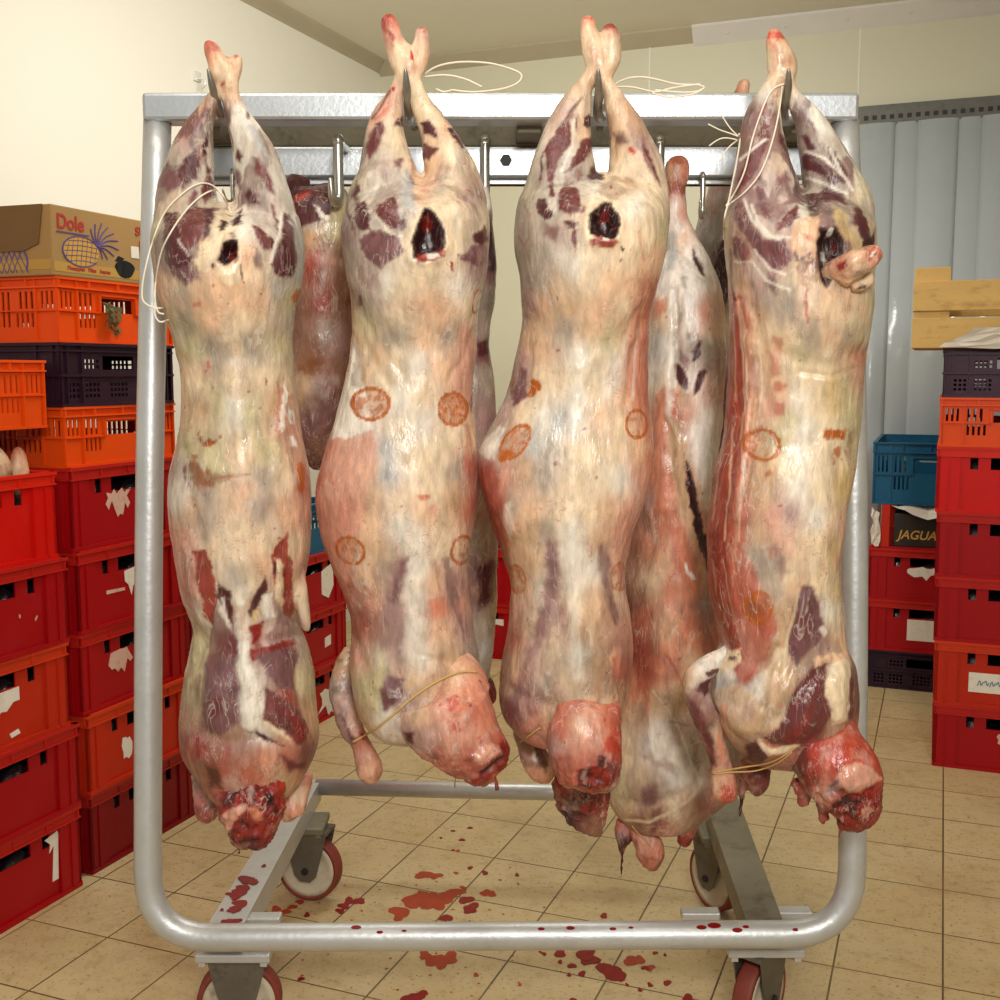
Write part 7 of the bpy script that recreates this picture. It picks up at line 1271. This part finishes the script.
meat('body', c, YC, [], [[(744, 79, 3, 0, 1), (744, 82, 6, 0, 1), (742, 92, 7, 0, 1), (738, 104, 9, 0, 1), (732, 130, 9, 0, 1), (726, 160, 11, 0, 1), (722, 190, 14, 0, 1), (717, 220, 18, 0, 1), (713, 260, 24, 0, 1), (711, 310, 26, 0, 1), (709, 360, 25, 0, 1), (708, 420, 23, 0, 1), (708, 480, 24, 0, 1), (709, 540, 24, 0, 1), (710, 600, 20, 0, .9), (710, 640, 8, 0, .8)], [(733, 93, 4, 0, 1), (740, 98, 6, 0, 1)]],
     [(744, 84, 'pc'), (738, 92, 'rp'), (732, 130, 'lp'), (722, 190, 'lp'), (710, 195, 'gr'), (728, 205, 'gr'), (715, 215, 'gr'), (712, 235, 'bl'), (720, 250, 'mu'), (705, 260, 'gn'), (722, 285, 'md'), (712, 300, 'mu'), (712, 340, 'lp'), (722, 330, 'cr'), (712, 400, 'pu'), (712, 450, 'pu'), (715, 500, 'md'), (705, 540, 'mu'), (710, 570, 'bl')],
     [('md', 2, 0, [(716, 262), (724, 235), (728, 250), (730, 300), (720, 310), (712, 290)], dict(veil=.1)), ('gn', 3, 0, [(713, 240), (718, 232), (716, 250), (712, 256)]), ('br', 2, 0, [(711, 210), (715, 210), (714, 216)], dict(a=.6))], seed=71, back='lp')
# pale meat in the open top of the nearest left crate
mp_ = room(s0 - .055, -.12, 5 * H + .02)
def meat_lump(name, p, dims, an, seed, label):
    bm = bmesh.new(); bmesh.ops.create_icosphere(bm, subdivisions=5, radius=1)
    for v in bm.verts: v.co = Vector((v.co.x * dims[0], v.co.y * dims[1], v.co.z * dims[2]))
    me = bpy.data.meshes.new(name); bm.to_mesh(me); bm.free(); n = len(me.vertices)
    co = np.empty(n * 3); me.vertices.foreach_get('co', co); co = co.reshape(-1, 3); nr = co / np.linalg.norm(co, axis=1)[:, None]
    co = co + nr * (.012 * fbm(co, 14, 4, seed))[:, None]; me.vertices.foreach_set('co', co.ravel())
    c1, c2 = LC(an[0]), LC(an[1]); w = sst(-.2, .4, fbm(co, 16, 4, seed + 1)); col = c1 + (c2 - c1) * w[:, None]
    at = me.attributes.new('tissue', 'FLOAT_COLOR', 'POINT'); ca = np.ones((n, 4), np.float32); ca[:, :3] = col; at.data.foreach_set('color', ca.ravel())
    me.polygons.foreach_set('use_smooth', np.ones(len(me.polygons), bool)); me.materials.append(M['meat'])
    o = bpy.data.objects.new(name, me); o.location = p; COL.objects.link(o); return tag(o, label, 'meat')
meat_lump('meat_piece', room(s0 + .03, -.125, 5 * H + .015), (.10, .085, .075), ('tn', 'cr'), 3, 'large pale piece of meat on the nearest left crates under the orange crate')
meat_lump('meat_piece', room(s0 + .145, -.075, 5 * H - .01), (.022, .028, .06), ('pc', 'sf'), 5, 'slim upright pale meat piece at the right rim of the nearest left crate')

# ------------------------------------------------------------------ twine
def drape(pts, key, y, off=.003):
    out = []
    for q in catmull(pts, 8):
        u, v = q[0], q[1]; p = atY(u, v, y if len(q) < 3 else q[2]); d = (p - Vector((0, 0, CH))).normalized()
        hit = None
        for k in key:
            h = BVH[k].ray_cast(Vector((0, 0, CH)), d, 4.0)
            if h[0] is not None and (hit is None or h[3] < hit[1]): hit = (h[0], h[3])
        out.append((hit[0] - d * off) if hit else p)
    P = np.array([tuple(x) for x in out])
    for _ in range(3): P[1:-1] = .5 * P[1:-1] + .25 * (P[:-2] + P[2:])
    return [tuple(x) for x in P]
def twine(sets, key, y, m, label, r=.0014):
    bm = bmesh.new()
    if len(sets) == 1: tube(bm, drape(sets[0], key, y), r, 7)
    else:
        bm.free(); e = empty('twine', atY(*sets[0][0][:2], y), label, 'string')
        for s_ in sets:
            bm = bmesh.new(); tube(bm, [Vector(p) - e.location for p in drape(s_, key, y)], r, 7); obj('strand', bm, M[m], e, True)
        return
    tag(obj('twine', bm, M[m], None, True), label, 'string')
K1, K2, K3, K4, K7 = ['body'], ['body.001', 'neck_stump.001', 'foreleg.002'], ['body.002', 'neck_stump.002', 'foreleg.003'], ['body.003', 'neck_stump.003', 'foreleg.004'], ['body.005']
twine([[(231, 213), (224, 197), (212, 185), (198, 184), (182, 194), (165, 212), (153, 240), (144, 275), (142, 296), (146, 304), (156, 308), (164, 308)],
       [(231, 213), (220, 192), (208, 192), (192, 204), (176, 224), (162, 250), (156, 280), (155, 300), (158, 312), (164, 314)],
       [(155, 302), (155, 315), (160, 322), (168, 320)]], K1, 1.70, 'twine', 'looped white twine over the left leg of the leftmost front carcass')
twine([[(424, 74), (438, 66), (460, 62), (488, 63), (508, 68), (521, 74), (519, 82), (506, 88), (488, 91), (470, 92), (452, 90)], [(424, 77), (445, 75), (465, 79), (482, 87)], [(452, 90), (444, 92), (436, 89)]], [], 1.80, 'twine', 'white twine loop stretching right from the hock of the second front carcass', .0016)
twine([[(612, 86), (625, 79), (640, 77), (655, 79), (676, 84), (698, 85), (704, 88), (694, 92), (674, 92), (655, 90)], [(612, 87), (632, 87), (655, 92), (672, 88), (700, 84)], [(652, 93), (668, 97), (690, 95), (702, 90)]], [], 1.80, 'twine', 'white twine loops stretching right from the hock of the third front carcass', .0015)
twine([[(784, 84), (772, 90), (762, 110), (752, 140), (745, 170), (735, 192), (726, 206)], [(782, 86), (780, 105), (774, 135), (762, 170), (745, 192), (728, 205)], [(728, 204), (736, 165), (740, 140), (739, 134)], [(728, 204), (724, 220), (724, 240)]], K4, 1.70, 'twine', 'white twine strands crossing the left leg of the rightmost front carcass')
twine([[(739, 137), (732, 134), (720, 130), (708, 124)], [(739, 137), (730, 128), (722, 116), (718, 110)], [(738, 140), (722, 138), (709, 146)], [(738, 140), (728, 148), (719, 162)]], [], 1.74, 'twine', 'frayed white twine ends sticking out left of the rightmost front carcass', .0010)
twine([[(353, 742), (362, 737), (378, 727), (396, 712), (412, 698), (436, 682), (460, 672), (477, 672)]], K2, 1.72, 'twine_yellow', 'yellowish twine tied from the foreleg across the neck of the second front carcass', .0019)
twine([[(520, 742), (526, 738), (534, 732), (540, 728)]], K3, 1.72, 'twine_yellow', 'yellowish twine around the foreleg of the third front carcass', .0016)
twine([[(712, 773), (728, 770), (745, 767), (765, 764), (780, 758), (795, 748)], [(713, 774), (735, 772), (755, 771), (776, 764), (792, 752)]], K4, 1.72, 'twine_yellow', 'yellowish twine tying the foreleg to the neck of the rightmost front carcass', .0013)
twine([[(632, 826), (638, 833), (645, 840), (651, 845)]], ['foreleg.005', 'body.005'], 1.98, 'twine_yellow', 'short yellow twine around the low foreleg of the rear carcass', .0014)
